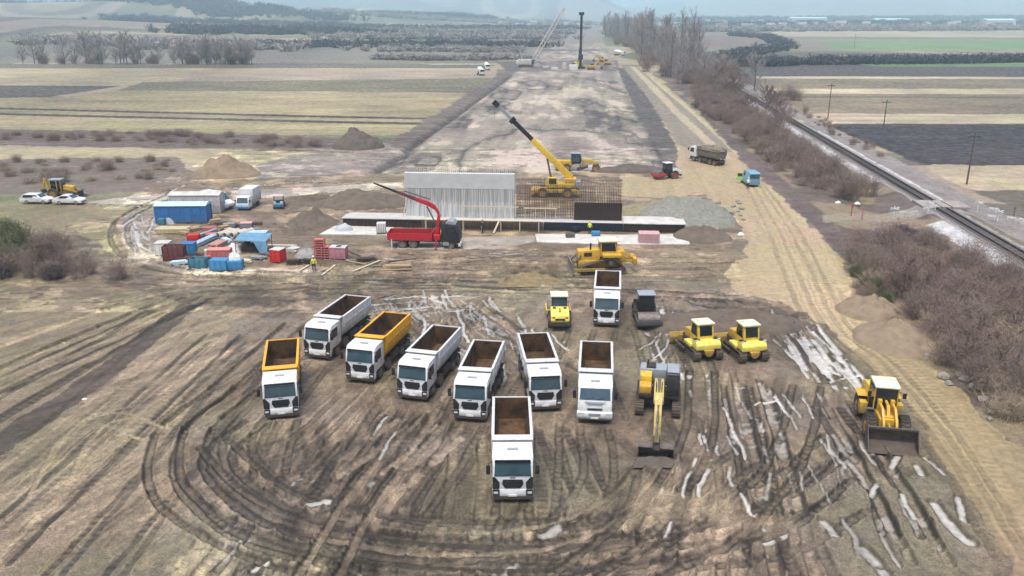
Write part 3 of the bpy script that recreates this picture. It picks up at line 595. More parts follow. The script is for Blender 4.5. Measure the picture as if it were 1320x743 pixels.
    mxr = N.new('ShaderNodeMix'); L.new(aw.outputs['Fac'], mxr.inputs[0]); L.new(r1.outputs[0], mxr.inputs[2]); mxr.inputs[3].default_value = .05; L.new(mxr.outputs[0], b.inputs['Roughness'])
    b.inputs['Specular IOR Level'].default_value = .45
    nb = noise(3.2, 7, .7); bp = N.new('ShaderNodeBump'); bp.inputs['Distance'].default_value = .16; L.new(nb.outputs['Fac'], bp.inputs['Height'])
    inv = N.new('ShaderNodeMath'); inv.operation = 'MULTIPLY_ADD'; inv.inputs[1].default_value = -.78; inv.inputs[2].default_value = .8; L.new(aw.outputs['Fac'], inv.inputs[0]); L.new(inv.outputs[0], bp.inputs['Strength'])
    L.new(bp.outputs[0], b.inputs['Normal'])
    me.materials.append(m)
    o = bpy.data.objects.new('ground', me); C.objects.link(o); tag(o, 'brown muddy ground of the building site with tyre tracks and pale fields beyond', 'ground', None, 'structure')
PADS = [(375, 515, 3.2), (430, 448, 3.6), (484, 476, 3.6), (548, 498, 3.6), (613, 520, 3.4), (698, 510, 3.4), (766, 525, 3.4), (661, 620, 3.4), (782, 408, 4), (720, 412, 2.6), (832, 415, 2.6),
        (906, 455, 2.8), (964, 458, 2.8), (848, 530, 3.6), (1135, 540, 4), (780, 350, 4), (550, 310, 5), (80, 252, 6), (48, 260, 4), (90, 262, 4), (905, 207, 5), (965, 235, 4), (858, 230, 4), (715, 250, 7), (742, 218, 6)]
make_ground()
# ---------------------------------------------------------------- wheels and tracks
def wheel(parent, x, y, r, wd, m=None, rm=None, steer=0, hub=.55, name='wheel'):
    """Tyre mesh with its rim as a child; axle along x."""
    b = MB(); c = (0, 0, 0); h = wd / 2
    b.lathe([(-h, r * .62), (-h, r * .9), (-h * .75, r), (h * .75, r), (h, r * .9), (h, r * .62)], c, 'x', 24)
    o = b.build(name, rubber if m is None else m, parent, loc=(x, y, r))
    k = MB(); k.lathe([(-h * .7, 0.01), (-h * .7, r * hub), (-h * .86, r * .63), (h * .86, r * .63), (h * .7, r * hub), (h * .7, .01)], c, 'x', 20)
    s = 1 if x > 0 else -1; k.cyl((s * h * .6, 0, 0), (s * h * 1.02, 0, 0), r * .22, 10)
    k.build('rim', rm or rimm, o)
    if steer: o.rotation_euler = (0, 0, steer)
    return o
def lug_wheel(parent, x, y, r, wd, rm=gold):
    o = wheel(parent, x, y, r, wd, rm=rm)
    t = MB()
    for i in range(20):
        a = 2 * math.pi * i / 20
        for s in (-1, 1):
            p0 = Vector((s * wd * .46, r * .98 * math.cos(a), r * .98 * math.sin(a))); a2 = a + .16; p1 = Vector((0.02 * s, r * 1.0 * math.cos(a2), r * 1.0 * math.sin(a2)))
            t.beam(p0, p1, .07, .09)
    t.build('tread', rubber, o); return o
def track(parent, x, wd, prof_pts, name='track', shoe=.2, mat_=None):
    """Crawler track: closed (y,z) loop swept across wd with grouser bars, one mesh."""
    P = np.array(prof_pts); n = len(P); b = MB(); inn = []
    c = P.mean(0)
    for p in P:
        d = c - p; L = np.linalg.norm(d); inn.append(p + d / L * min(.12, L * .3))
    v = []; f = []
    for i in range(n):
        for X in (x - wd / 2, x + wd / 2):
            v += [(X, P[i][0], P[i][1]), (X, inn[i][0], inn[i][1])]
    for i in range(n):
        a, q = i * 4, ((i + 1) % n) * 4
        f += [(a, q, q + 2, a + 2), (a + 1, a + 3, q + 3, q + 1), (a, a + 1, q + 1, q), (a + 2, q + 2, q + 3, a + 3)]
    b.add(v, f)
    for i in range(n):
        p, q = P[i], P[(i + 1) % n]; L = np.linalg.norm(q - p); k = max(1, int(round(L / shoe)))
        d = (q - p) / L; nn = np.array((d[1], -d[0])); 
        if nn @ (p - c) < 0: nn = -nn
        for j in range(k):
            m_ = p + d * L * (j + .5) / k + nn * .025
            b.beam((x - wd / 2, m_[0], m_[1]), (x + wd / 2, m_[0], m_[1]), .05 if abs(d[1]) < .5 else .05, .06)
    return b.build(name, mat_ or trackm, parent, smooth=0)
def stadium(y0, y1, r, zc, n=8, r2=None, zc2=None):
    r2 = r if r2 is None else r2; zc2 = zc if zc2 is None else zc2
    A = [(y1 + r2 * math.sin(t), zc2 - r2 * math.cos(t)) for t in np.linspace(0, math.pi, n)]
    B = [(y0 - r * math.sin(t), zc + r * math.cos(t)) for t in np.linspace(0, math.pi, n)]
    return A + B

# ---------------------------------------------------------------- tipper truck (front bumper at the origin, body along +y)
def tipper(label, boxm, style='a', cabm=white):
    t = thing('dump_truck', label, 'dump truck', group='dump trucks parked in rows')
    b = MB()
    for s in (-1, 1): b.box(s * .42 - .06, s * .42 + .06, 1.9, 8.3, .72, 1.02)
    for y in (1.35, 3.15, 6.2, 7.5): b.cyl((-1.0, y, .52), (1.0, y, .52), .09, 8); b.box(-.2, .2, y - .2, y + .2, .34, .74)
    b.box(-.45, .45, 2.3, 2.6, .62, 1.3); b.box(-.5, .5, 8.0, 8.29, .68, .99)
    b.build('chassis', chassis_m, t)
    if style == 'a': pr = [(.08, .62), (.02, .95), (.02, 1.78), (.22, 2.66), (.42, 2.93), (.75, 3.0), (2.08, 3.02), (2.14, 2.9), (2.14, 1.05), (2.0, .95), (.6, .95), (.4, .62)]
    else: pr = [(.02, .62), (-.06, 1.0), (.0, 1.45), (.12, 1.78), (.46, 2.6), (.62, 2.74), (1.1, 2.84), (2.08, 3.0), (2.14, 2.9), (2.14, 1.05), (2.0, .95), (.6, .95), (.4, .62)]
    cab = MB().prism(pr, 'x', -1.22, 1.22).build('cab', cabm, t, bevel=.07)
    # windscreen on the raked front
    def onface(p0, p1, off=.018):
        a, c = Vector((0, *p0)), Vector((0, *p1)); d = (c - a).normalized(); return a, c, Vector((0, -d.z, d.y))
    def facepanel(poly, p0, p1, off, th):
        """poly: (x, t) with t along p0-p1; a slab proud of the cab's front."""
        a, c, n = onface(p0, p1); q = [Vector((x, 0, 0)) + a + (c - a) * s for x, s in poly]
        k = len(q); v = [p + n * off for p in q] + [p + n * (off - th) for p in q]
        return MB().add(v, [tuple(range(k)), tuple(range(k, 2 * k))[::-1]] + [(i, (i + 1) % k, k + (i + 1) % k, k + i) for i in range(k)])
    if style == 'a': W0, W1 = (.02, 1.78), (.22, 2.66)
    else: W0, W1 = (.12, 1.78), (.46, 2.6)
    ws = facepanel([(-1.1, .0), (1.1, .0), (1.06, .94), (-1.06, .94)], W0, W1, .022, .03).build('windscreen', glass, t)
    wp = MB()
    for x in (-.7, .05): wp.beam((x, W0[0] - .03, W0[1] + .02), (x + .62, W0[0] + .02, W0[1] + .2), .02, .02)
    wp.build('wiper', black, ws)
    if style == 'a':
        facepanel([(-1.08, .97), (1.08, .97), (1.06, 1.14), (-1.06, 1.14)], W0, W1, .10, .03).build('sun_visor', dglass, t)
        F0, F1 = (.02, .95), (.02, 1.78)
        g = facepanel([(-.46, .04), (.46, .04), (.64, .40), (.58, .74), (-.58, .74), (-.64, .40)], F0, F1, .03, .05).build('grille', black, t)
        gb = MB()
        for k in range(5): z = 1.02 + k * .10; gb.box(-.45, .45, -.028, -.012, z, z + .03)
        gb.build('grille_bar', chassis_m, g)
        for s in (-1, 1):
            facepanel([(s * .82, -.02), (s * 1.2, -.02), (s * 1.22, .93), (s * 1.08, .96), (s * .78, .50)], F0, F1, .028, .05).build('corner_panel', black, t)
        MB().box(-.16, .16, .004, .03, 1.66, 1.71).build('badge', chassis_m, t)
        bp = MB().prism([(-.03, .40), (-.06, .62), (-.02, .90), (.3, .92), (.3, .40)], 'x', -1.23, 1.23).build('bumper', cabm, t, bevel=.04)
        MB().box(-1.15, 1.15, -.085, .2, .28, .47).build('bumper_skirt', black, bp)
        for s in (-1, 1):
            MB().box(s * 1.0 - .21, s * 1.0 + .21, -.075, .0, .50, .90).build('lamp_housing', black, bp); MB().box(s * 1.02 - .13, s * 1.02 + .13, -.09, -.077, .66, .80).build('headlight', lamp_m, bp)
    else:
        g = facepanel([(-.55, .1), (.55, .1), (.58, .5), (-.58, .5)], (-.06, 1.0), (.0, 1.45), .03, .05).build('grille', greym, t)
        gb = MB()
        for k in range(3): gb.box(-.5, .5, -.10, -.03, 1.07 + k * .06, 1.09 + k * .06)
        gb.build('grille_bar', black, g)
        gl = MB()
        for k in range(3): gl.box(-.5 - .12 * k, .5 + .12 * k, -.035, .02, 1.47 + k * .10, 1.49 + k * .10)
        gl.build('bonnet_slot', greym, t)
        bp = MB().prism([(-.18, .42), (-.24, .62), (-.20, .94), (.1, 1.0), (.3, .92), (.3, .40)], 'x', -1.27, 1.27).build('bumper', cabm, t, bevel=.08)
        MB().box(-.42, .42, -.262, -.2, .70, .88).build('air_intake', greym, bp)
        MB().box(-1.1, 1.1, -.16, .2, .32, .44).build('bumper_skirt', black, bp)
        for s in (-1, 1): MB().box(s * .98 - .2, s * .98 + .2, -.235, -.1, .80, .93).build('headlight', lamp_m, bp)
    MB().box(-.27, .27, -.11 if style == 'a' else -.27, -.07 if style == 'a' else -.23, .48, .60).build('number_plate', plate_m, bp)
    MB().box(-.33, .33, .95, 1.2, 3.0 if style == 'a' else 2.80, 3.06 if style == 'a' else 2.88).build('roof_hatch', greym, cab)
    for s in (-1, 1):
        X = s * 1.222
        d = MB().box(min(X, X + s * .02), max(X, X + s * .02), .42, 1.55, 1.02, 2.78).build('door', cabm, t, bevel=.01)
        MB().prism([(.30, 1.82), (.42, 2.62), (1.45, 2.66), (1.45, 1.82)], 'x', X + s * .012, X + s * .03).build('window', dglass, d)
        MB().box(min(X, X + s * .05), max(X, X + s * .05), 1.35, 1.5, 1.62, 1.67).build('handle', black, d)
        MB().box(min(X - s * .2, X + s * .03), max(X - s * .2, X + s * .03), .35, .75, .42, .92).build('step', black, t)
        m = MB(); m.tube([(s * 1.2, .2, 2.7), (s * 1.42, .02, 2.66), (s * 1.46, -.02, 2.5)], .022, 6); m.box(s * 1.46 - .12, s * 1.46 + .12, -.08, .02, 1.98, 2.55)
        m.build('mirror', black, t, bevel=.02)
        MB().ushell([(s * .92, .95), (s * .92, 1.1), (s * 1.24, 1.1)], [(s * .95, .95), (s * .95, 1.07), (s * 1.24, 1.07)], .75, 1.98).build('mudguard', black, t)
        wheel(t, s * 1.05, 1.35, .52, .34); wheel(t, s * 1.05, 3.15, .52, .34)
        for y in (6.2, 7.5): wheel(t, s * .93, y, .52, .60, hub=.30)
        MB().ushell([(s * .62, 1.22), (s * .66, 1.26), (s * 1.24, 1.26)], [(s * .62, 1.19), (s * .66, 1.22), (s * 1.24, 1.22)], 5.55, 8.2).build('rear_mudguard', black, t)
    MB().cyl((-.9, 4.0, .80), (-.9, 5.4, .80), .32, 14).build('fuel_tank', steel, t)
    MB().box(.62, 1.18, 4.0, 5.5, .50, 1.1).build('tool_box', chassis_m, t, bevel=.03)
    for s in (-1, 1): MB().box(s * .95 - .16, s * .95 + .16, 8.3, 8.36, .82, .96).build('tail_light', redlamp, t)
    # tipping body
    y0, y1, zt = 2.55, 8.3, 3.05
    out = [(-1.26, zt), (-1.26, 1.95), (-.98, 1.30), (.98, 1.30), (1.26, 1.95), (1.26, zt)]; inn = [(-1.15, zt), (-1.15, 2.0), (-.90, 1.42), (.90, 1.42), (1.15, 2.0), (1.15, zt)]
    db = MB(); db.ushell(out, inn, y0 + .1, y1 - .1)
    db.prism([(-1.26, zt + .12), (-1.26, 1.9), (-.98, 1.28), (.98, 1.28), (1.26, 1.9), (1.26, zt + .12)], 'y', y0, y0 + .098)
    for s in (-1, 1):
        db.box(s * 1.21 - .09, s * 1.21 + .09, y0 + .1, y1 - .1, zt + .003, zt + .09)
        db.box(s * 1.27 - .03, s * 1.27 + .03, y0 + .1, y1 - .12, 2.42, 2.50)
        for k in range(5): y = y0 + .1 + (y1 - y0 - .3) * k / 4; db.box(s * 1.285 - .035, s * 1.285 + .035, y, y + .10, 1.96, zt - .01)
    body = db.build('dump_body', boxm, t, bevel=.012)
    cn = MB(); cn.hexa([(-1.26, y0 - .62, zt + .10), (1.26, y0 - .62, zt + .10), (1.26, y0, zt + .02), (-1.26, y0, zt + .02), (-1.26, y0 - .62, zt + .16), (1.26, y0 - .62, zt + .16), (1.26, y0 - .01, zt + .14), (-1.26, y0 - .01, zt + .14)])
    cn.build('canopy', boxm, body, bevel=.01)
    e = .012; li = MB(); i2 = [(-1.15 + e, zt - .02), (-1.15 + e, 2.0), (-.90 + e, 1.42 + e), (.90 - e, 1.42 + e), (1.15 - e, 2.0), (1.15 - e, zt - .02)]
    i3 = [(x * .985, z + .015 if z < zt - .1 else z) for x, z in i2]
    li.ushell(i2, i3, y0 + .12, y1 - .14); li.box(-1.12, 1.12, y0 + .105, y0 + .117, 1.46, zt - .02); li.prism([(-1.12, zt - .02), (-1.12, 2.0), (-.89, 1.45), (.89, 1.45), (1.12, 2.0), (1.12, zt - .02)], 'y', y1 - .135, y1 - .104)
    li.build('body_lining', liner, body)
    tg = MB(); tg.prism([(-1.2, zt + .04), (-1.2, 2.0), (-.95, 1.36), (.95, 1.36), (1.2, 2.0), (1.2, zt + .04)], 'y', y1 - .098, y1)
    for k in range(3): tg.box(-1.1, 1.1, y1 + .002, y1 + .06, 1.75 + k * .55, 1.85 + k * .55)
    tg.build('tailgate', boxm, body, bevel=.012)
    return t
def soil_in_body(t, loc_y, sx, sy, h, m=ochre, seed=0):
    """Loose soil left on the floor of a tipping body (a part of the truck's load: own thing is not separable, so a child)."""
    r = random.Random(seed); n = 12; v = []; f = []
    for j in range(n + 1):
        for i in range(n + 1):
            a, c = i / n * 2 - 1, j / n * 2 - 1; q = max(0, 1 - (a * a + c * c)); v.append((a * sx, loc_y + c * sy, 1.455 + h * q ** .7 + (r.random() - .5) * .05 * (q > 0) - (q <= 0) * .02))
    for j in range(n):
        for i in range(n): k = j * (n + 1) + i; f.append((k, k + 1, k + n + 2, k + n + 1))
    return MB().add(v, f).build('soil_remnant', m, t)

tw = tipper('x', whitebox); to = tipper('x', orange); tc_ = tipper('x', whitebox, 'b')
TRUCKS = [  # front foot px, box front top mid px, box rear top mid px, label, kind
    ((364, 541), (363, 487), (367, 446), 'orange-bodied dump truck with white cab, first in the front row beside the left field', to),
    ((410, 464), (425, 416), (454, 395), 'white dump truck behind the orange-bodied ones, nearest to the material yard', tw),
    ((465, 494), (490, 443), (520, 415), 'orange-bodied dump truck with white cab standing between two white dump trucks', to),
    ((532, 517), (549, 463), (574, 436), 'white dump truck parked right next to the orange-bodied truck, turned to the left', tw),
    ((606, 544), (611, 487), (627, 452), 'white dump truck parked just behind and left of the foremost truck', tw),
    ((703, 531), (696, 476), (687, 447), 'white dump truck turned slightly right, just behind and right of the foremost truck', tw),
    ((766, 546), (767, 490), (768, 450), 'white dump truck with rounded white bonnet and bumper beside the excavator', tc_),
    ((661, 648), (659, 574), (658, 524), 'foremost white dump truck standing alone at the front with ochre soil in its body', tw),
    ((781, 422), (782, 380), (783, 361), 'white dump truck between the two single-drum rollers', tw),
]
used = set()
for pf, bf, bb, lab, src in TRUCKS:
    a = heading(bf, bb, 3.3); p = G(*pf)
    if src.name in used: o = dup(src, p, a, lab)
    else:
        used.add(src.name); KIDS[src.name] = tree_of(src); o = src; put(src, p, a); src['label'] = lab
    if pf == (661, 648): front_truck = o
soil_in_body(front_truck, 3.9, .75, 1.1, .28, seed=2)

# ---------------------------------------------------------------- loaded tipper on the haul road (seen from behind)
lt = dup(tw, (0, 0, 0), 0, 'muddy grey dump truck heaped with earth driving away on the haul road'); lt['group'] = 'dump trucks at work'
mudbox = mat('mud_caked_paint', (.22, .185, .155), .85, var=.3, bump=.4)
for c in list(kids(lt)):
    if c.name.startswith(('dump_body', 'tailgate')):
        c.data = c.data.copy(); c.data.materials[0] = mudbox
        for g in kids(c): g.data = g.data.copy(); g.data.materials[0] = mudbox
def heap_mesh(sx, sy, h, n=28, seed=0, rough=.18, peaks=1, flat=1.0):
    v = []; f = []; ii = np.linspace(-1, 1, n + 1); A, B = np.meshgrid(ii, ii)
    d = np.hypot(A, B); z = np.clip(1 - d, 0, None) ** flat
    nz = fbm(A * 2.5 + seed * 7.1, B * 2.5 + seed * 3.3, 4, 200 + seed) - .5; z = z * (1 + nz * 1.1) + nz * rough * (d < 1) * (1 - d) - .06 * (d > .97)
    z = z + (fbm(A * 10 + seed, B * 10, 3, 300 + seed) - .5) * .16 * sstep(.02, .25, z) / max(.6, h)
    A2 = A * sx * (1 + .25 * (fbm(B * 1.5 + seed, A * 1.5, 2, 7) - .5)); B2 = B * sy
    for j in range(n + 1):
        for i in range(n + 1): v.append((A2[j, i], B2[j, i], z[j, i] * h))
    for j in range(n):
        for i in range(n): k = j * (n + 1) + i; f.append((k, k + 1, k + n + 2, k + n + 1))
    return MB().add(v, f)
brownsoil = mat('brown_soil', (.125, .098, .075), .95, col2=(.215, .175, .14), vs=.9, bump=.9, bs=2.5)
ld = heap_mesh(1.5, 3.2, .95, 20, 4, .3, flat=.55).build('heaped_earth', brownsoil, lt, loc=(0, 5.4, 2.8))
put(lt, G(894, 206), heading((894, 206), (916, 211)))

# ---------------------------------------------------------------- excavator
def excavator():
    t = thing('excavator', 'yellow crawler excavator with dark grey cab, arm stretched forward and bucket on the ground', 'excavator')
    for s in (-1, 1):
        k = track(t, s * 1.32, .62, stadium(-1.85, 1.85, .46, .48, 8))
        f = MB(); f.box(s * 1.32 - .2, s * 1.32 + .2, -1.7, 1.7, .3, .66)
        for y in np.linspace(-1.5, 1.5, 7): f.cyl((s * 1.32 - .26, y, .2), (s * 1.32 + .26, y, .2), .13, 10)
        for y in (-1.85, 1.85): f.cyl((s * 1.32 - .24, y, .48), (s * 1.32 + .24, y, .48), .33, 14)
        f.build('track_frame', chassis_m, k)
    b = MB().box(-.9, .9, -1.0, 1.0, .5, .95); b.cyl((0, 0, .95), (0, 0, 1.15), .7, 20); b.build('undercarriage', chassis_m, t)
    MB().box(-1.45, 1.45, -1.5, 2.3, 1.15, 1.42).build('deck', chassis_m, t, bevel=.03)
    MB().box(-1.45, -.55, -1.35, -.35, 1.42, 1.98).build('tool_box', gold, t, bevel=.06)
    MB().box(-1.45, -.55, -.3, .8, 1.42, 2.35).build('fuel_tank', yellow, t, bevel=.06)
    eng = MB().box(-1.45, 1.42, .85, 2.15, 1.42, 2.45).build('engine_hood', greym, t, bevel=.08)
    MB().box(-1.0, -.3, 1.0, 1.9, 2.45, 2.58).build('hood_grille', chassis_m, eng); MB().cyl((-.9, 1.5, 2.5), (-.9, 1.5, 2.95), .07, 10).build('exhaust', chassis_m, eng)
    MB().prism([(2.15, 1.2), (2.55, 1.25), (2.75, 1.6), (2.7, 2.2), (2.15, 2.4)], 'x', -1.42, 1.42).build('counterweight', greym, t, bevel=.08)
    cab = MB().prism([(-1.5, 1.42), (-1.55, 2.0), (-1.2, 3.0), (-1.05, 3.08), (.55, 3.08), (.65, 2.95), (.65, 1.42)], 'x', .52, 1.45).build('cab', black, t, bevel=.05)
    MB().box(.55, 1.42, -1.08, .6, 3.09, 3.15).build('cab_roof', greym, cab, bevel=.02)
    MB().hexa([(.60, -1.545, 1.55), (1.38, -1.545, 1.55), (1.38, -1.50, 1.55), (.60, -1.50, 1.55), (.60, -1.235, 2.92), (1.38, -1.235, 2.92), (1.38, -1.2, 2.92), (.60, -1.2, 2.92)]).build('front_window', dglass, cab)
    MB().box(1.452, 1.475, -1.0, .4, 2.0, 2.9).build('side_window', dglass, cab); MB().box(.497, .518, -1.0, .4, 2.0, 2.9).build('side_window', dglass, cab)
    rl = MB()
    for y in (-1.4, -.4, .5): rl.cyl((-1.42, y, 1.5), (-1.42, y, 2.9), .025, 6)
    rl.tube([(-1.42, -1.4, 2.9), (-1.42, .5, 2.9)], .025, 6); rl.build('hand_rail', greym, t)
    # boom, stick, bucket in the plane x = 0
    bm_ = MB(); P = [(-.5, 1.75, .62), (-1.6, 3.0, .70), (-2.6, 3.65, .62), (-4.6, 3.75, .42)]; v = []
    rs = []
    for i, (y, z, h) in enumerate(P):
        d = Vector((P[min(i + 1, 3)][0] - P[max(i - 1, 0)][0], P[min(i + 1, 3)][1] - P[max(i - 1, 0)][1])).normalized(); n = Vector((-d.y, d.x))
        rs.append([(-.33, y - n.x * h / 2, z - n.y * h / 2), (.33, y - n.x * h / 2, z - n.y * h / 2), (.33, y + n.x * h / 2, z + n.y * h / 2), (-.33, y + n.x * h / 2, z + n.y * h / 2)])
    bm_.rings(rs); boom = bm_.build('boom', faded, t, bevel=.03)
    hy = MB()
    for s in (-1, 1): hy.cyl((s * .46, -1.3, 1.45), (s * .46, -2.0, 2.7), .10, 10); hy.cyl((s * .46, -2.0, 2.7), (s * .46, -2.5, 3.5), .055, 8)
    hy.build('boom_cylinder', steel, t)
    hh = MB().cyl((0, -1.9, 3.72), (0, -3.4, 4.25), .10, 10); hh.cyl((0, -3.4, 4.25), (0, -4.35, 4.45), .055, 8); hh.box(-.12, .12, -2.1, -1.8, 3.4, 3.8); hh.build('arm_cylinder', steel, boom)
    ho = MB()
    for s in (-1, 1): ho.tube([(s * .15, -.6, 2.2), (s * .2, -1.7, 3.42), (s * .2, -2.7, 4.02), (s * .18, -4.3, 4.0)], .035, 6)
    ho.build('hose', black, boom)
    st = MB(); st.rings([[(-.24, y0, z0), (.24, y0, z0), (.24, y1, z1), (-.24, y1, z1)] for (y0, z0, y1, z1) in ((-4.35, 4.55, -4.75, 4.5), (-4.55, 3.6, -5.15, 3.55), (-5.45, 1.2, -5.75, 1.15))])
    stick = st.build('stick', faded, t, bevel=.02)
    bc = MB().cyl((0, -4.95, 3.9), (0, -5.4, 2.6), .09, 10); bc.cyl((0, -5.4, 2.6), (0, -5.95, 1.5), .05, 8); bc.build('bucket_cylinder', steel, stick)
    lk = MB(); 
    for s in (-1, 1): lk.beam((s * .2, -5.45, 1.5), (s * .2, -5.98, 1.5), .06, .14); lk.beam((s * .2, -5.98, 1.5), (s * .2, -6.1, .95), .06, .14)
    lk.box(-.24, .24, -6.2, -5.5, .92, 1.0); lk.build('linkage', chassis_m, stick)
    bk = MB(); pr = [(-6.2, .92), (-5.5, .95), (-5.2, .75), (-5.1, .35), (-5.25, .02), (-5.55, -.03)]; o2 = [(-6.2, .98), (-5.45, 1.01), (-5.13, .8), (-5.03, .35), (-5.2, -.03), (-5.55, -.08)]
    k = len(pr); v = [(x, y, z) for x in (-1.15, 1.15) for (y, z) in pr + o2]; f = []
    for i in range(k - 1):
        f += [(i, i + 1, 2 * k + i + 1, 2 * k + i), (k + i, 3 * k + i, 3 * k + i + 1, k + i + 1)]
    f += [(0, 2 * k, 3 * k, k), (k - 1, 2 * k - 1, 4 * k - 1, 3 * k - 1)]; bk.add(v, f)
    for s in (-1, 1): bk.prism(o2 + [(-6.0, .3)], 'x', s * 1.15 - .03, s * 1.15 + .03)
    bk.build('bucket', steel, t, smooth=30)
    return t
ex = excavator()
def _stretch(o, sh):   # reach: the arm lies far forward
    for v in o.data.vertices:
        c = v.co
        if sh: c.y -= 2.45
        elif c.y < -.5: c.y = -.5 + (c.y + .5) * 1.48
        if not sh and c.z > 2: c.z = 2 + (c.z - 2) * .72
    for g in kids(o): _stretch(g, sh)
for o in kids(ex):
    if o.name.startswith(('boom', 'stick')): _stretch(o, False)
    if o.name.startswith('bucket'): _stretch(o, True)
put(ex, G(848, 521), R(-10.5))
heap_o = None

# ---------------------------------------------------------------- wheel loader (forward -y)
def loader():
    t = thing('wheel_loader', 'yellow wheel loader with cream cab roof and wide dark bucket beside the haul road', 'wheel loader')
    for s in (-1, 1):
        for y in (-1.65, 1.65): lug_wheel(t, s * 1.12, y, .80, .62)
        MB().ushell([(s * .78, 1.62), (s * .8, 1.72), (s * 1.5, 1.72)], [(s * .78, 1.60), (s * .8, 1.68), (s * 1.5, 1.68)], -1.15, -.85).build('fender', steel, t)
        MB().ushell([(s * .78, 1.62), (s * .8, 1.74), (s * 1.5, 1.74)], [(s * .78, 1.60), (s * .8, 1.70), (s * 1.5, 1.70)], 1.0, 2.2).build('fender', gold, t)
        MB().box(s * 1.2 - .25, s * 1.2 + .25, .2, .85, .7, 1.55).build('step', gold, t, bevel=.04)
    MB().box(-.62, .62, -2.2, -.3, .7, 1.5).build('front_frame', gold, t, bevel=.06)
    MB().box(-.68, .68, -.2, 3.2, .7, 1.55).build('rear_frame', chassis_m, t, bevel=.06)
    for y in (-1.65, 1.65): MB().cyl((-.9, y, .8), (.9, y, .8), .25, 12).build('axle', chassis_m, t)
    eh = MB().prism([(1.1, 1.5), (1.1, 2.45), (2.6, 2.3), (3.35, 2.05), (3.4, 1.3), (3.2, 1.0), (1.1, 1.0)], 'x', -.78, .78).build('engine_hood', yellow, t, bevel=.08)
    MB().box(-.6, .6, 3.38, 3.42, 1.2, 1.9).build('radiator_grille', black, eh); MB().cyl((.35, 1.7, 2.3), (.35, 1.7, 2.95), .07, 10).build('exhaust', black, eh)
    MB().prism([(3.15, .7), (3.6, .8), (3.6, 1.25), (3.3, 1.3)], 'x', -1.1, 1.1).build('counterweight', yellow, t, bevel=.05)
    cab = MB().prism([(-.62, 1.55), (-.66, 2.0), (-.55, 3.15), (1.0, 3.15), (1.12, 2.3), (1.12, 1.55)], 'x', -.74, .74).build('cab', black, t, bevel=.04)
    MB().prism([(-.75, 3.16), (-.75, 3.28), (-.5, 3.36), (1.0, 3.36), (1.2, 3.26), (1.2, 3.16)], 'x', -.82, .82).build('cab_roof', cream, cab, bevel=.04)
    MB().hexa([(-.66, -.70, 1.95), (.66, -.70, 1.95), (.66, -.66, 1.95), (-.66, -.66, 1.95), (-.66, -.575, 3.1), (.66, -.575, 3.1), (.66, -.54, 3.1), (-.66, -.54, 3.1)]).build('windscreen', dglass, cab)
    for s in (-1, 1):
        MB().box(s * .75 - .015, s * .75 + .015, -.45, .95, 2.05, 3.08).build('side_window', dglass, cab)
        p = MB()
        for y in (-.60, 1.03): p.box(s * .76 - .04, s * .76 + .04, y - .04, y + .04, 1.6, 3.15)
        p.build('cab_pillar', gold, cab)
        m = MB().tube([(s * .75, -.5, 2.9), (s * 1.15, -.7, 2.85)], .02, 5); m.box(s * 1.15 - .12, s * 1.15 + .12, -.76, -.70, 2.5, 2.9); m.build('mirror', black, t)
        MB().box(s * .55 - .1, s * .55 + .1, -.8, -.7, 3.19, 3.27).build('work_light', lamp_m, cab)
        a = MB(); a.rings([[(s * .42 - .08, y, z), (s * .42 + .08, y, z), (s * .42 + .08, y2, z2), (s * .42 - .08, y2, z2)] for y, z, y2, z2 in ((-.75, 1.75, -.55, 2.15), (-1.9, 1.65, -1.8, 2.15), (-2.6, 1.0, -2.55, 1.5), (-3.02, .4, -2.95, .8))])
        a.build('lift_arm', gold, t, bevel=.02)
        MB().cyl((s * .42, -.6, 1.0), (s * .42, -2.2, 1.25), .09, 10).build('lift_cylinder', steel, t)
        MB().box(s * .42 - .14, s * .42 + .14, -.95, -.45, 1.4, 2.35).build('tower_plate', gold, t, bevel=.03)
    z = MB().beam((0, -1.3, 2.15), (0, -1.9, 1.3), .2, .3); z.cyl((0, -.7, 2.2), (0, -1.35, 2.2), .1, 10); z.cyl((0, -1.9, 1.3), (0, -2.85, .95), .06, 8); z.build('z_bar_linkage', gold, t)
    MB().box(-.5, .5, -2.0, -1.7, 1.4, 1.6).build('cross_tube', gold, t)
    # bucket: open towards -y, lip on the ground
    i_ = [(-4.35, .06), (-3.35, .12), (-3.15, .4), (-3.2, .95), (-3.5, 1.38)]; o_ = [(-4.38, .0), (-3.3, .04), (-3.06, .38), (-3.12, 1.0), (-3.46, 1.46)]
    bk = MB(); k = 5; v = [(x, y, q) for x in (-1.58, 1.58) for (y, q) in i_ + o_]; f = []
    for i in range(k - 1): f += [(i, i + 1, 2 * k + i + 1, 2 * k + i), (k + i, 3 * k + i, 3 * k + i + 1, k + i + 1)]
    f += [(0, 2 * k, 3 * k, k), (k - 1, 2 * k - 1, 4 * k - 1, 3 * k - 1)]; bk.add(v, f)
    for s in (-1, 1): bk.prism([(-4.38, .0), (-3.3, .04), (-3.06, .38), (-3.12, 1.0), (-3.46, 1.46), (-4.1, .5)], 'x', s * 1.6 - .03, s * 1.6 + .03)
    bkt = bk.build('bucket', mat('bucket_steel', (.10, .082, .07), .55, metal=.3, var=.5, vs=1.5, dirt=.5, dirt_h=.6), t, smooth=30)
    MB().box(-1.6, 1.6, -3.52, -3.42, 1.462, 1.54).build('bucket_rim', steel, bkt)
    return t
ld_ = loader(); put(ld_, G(1134, 548), heading((1151, 577), (1121, 513)))

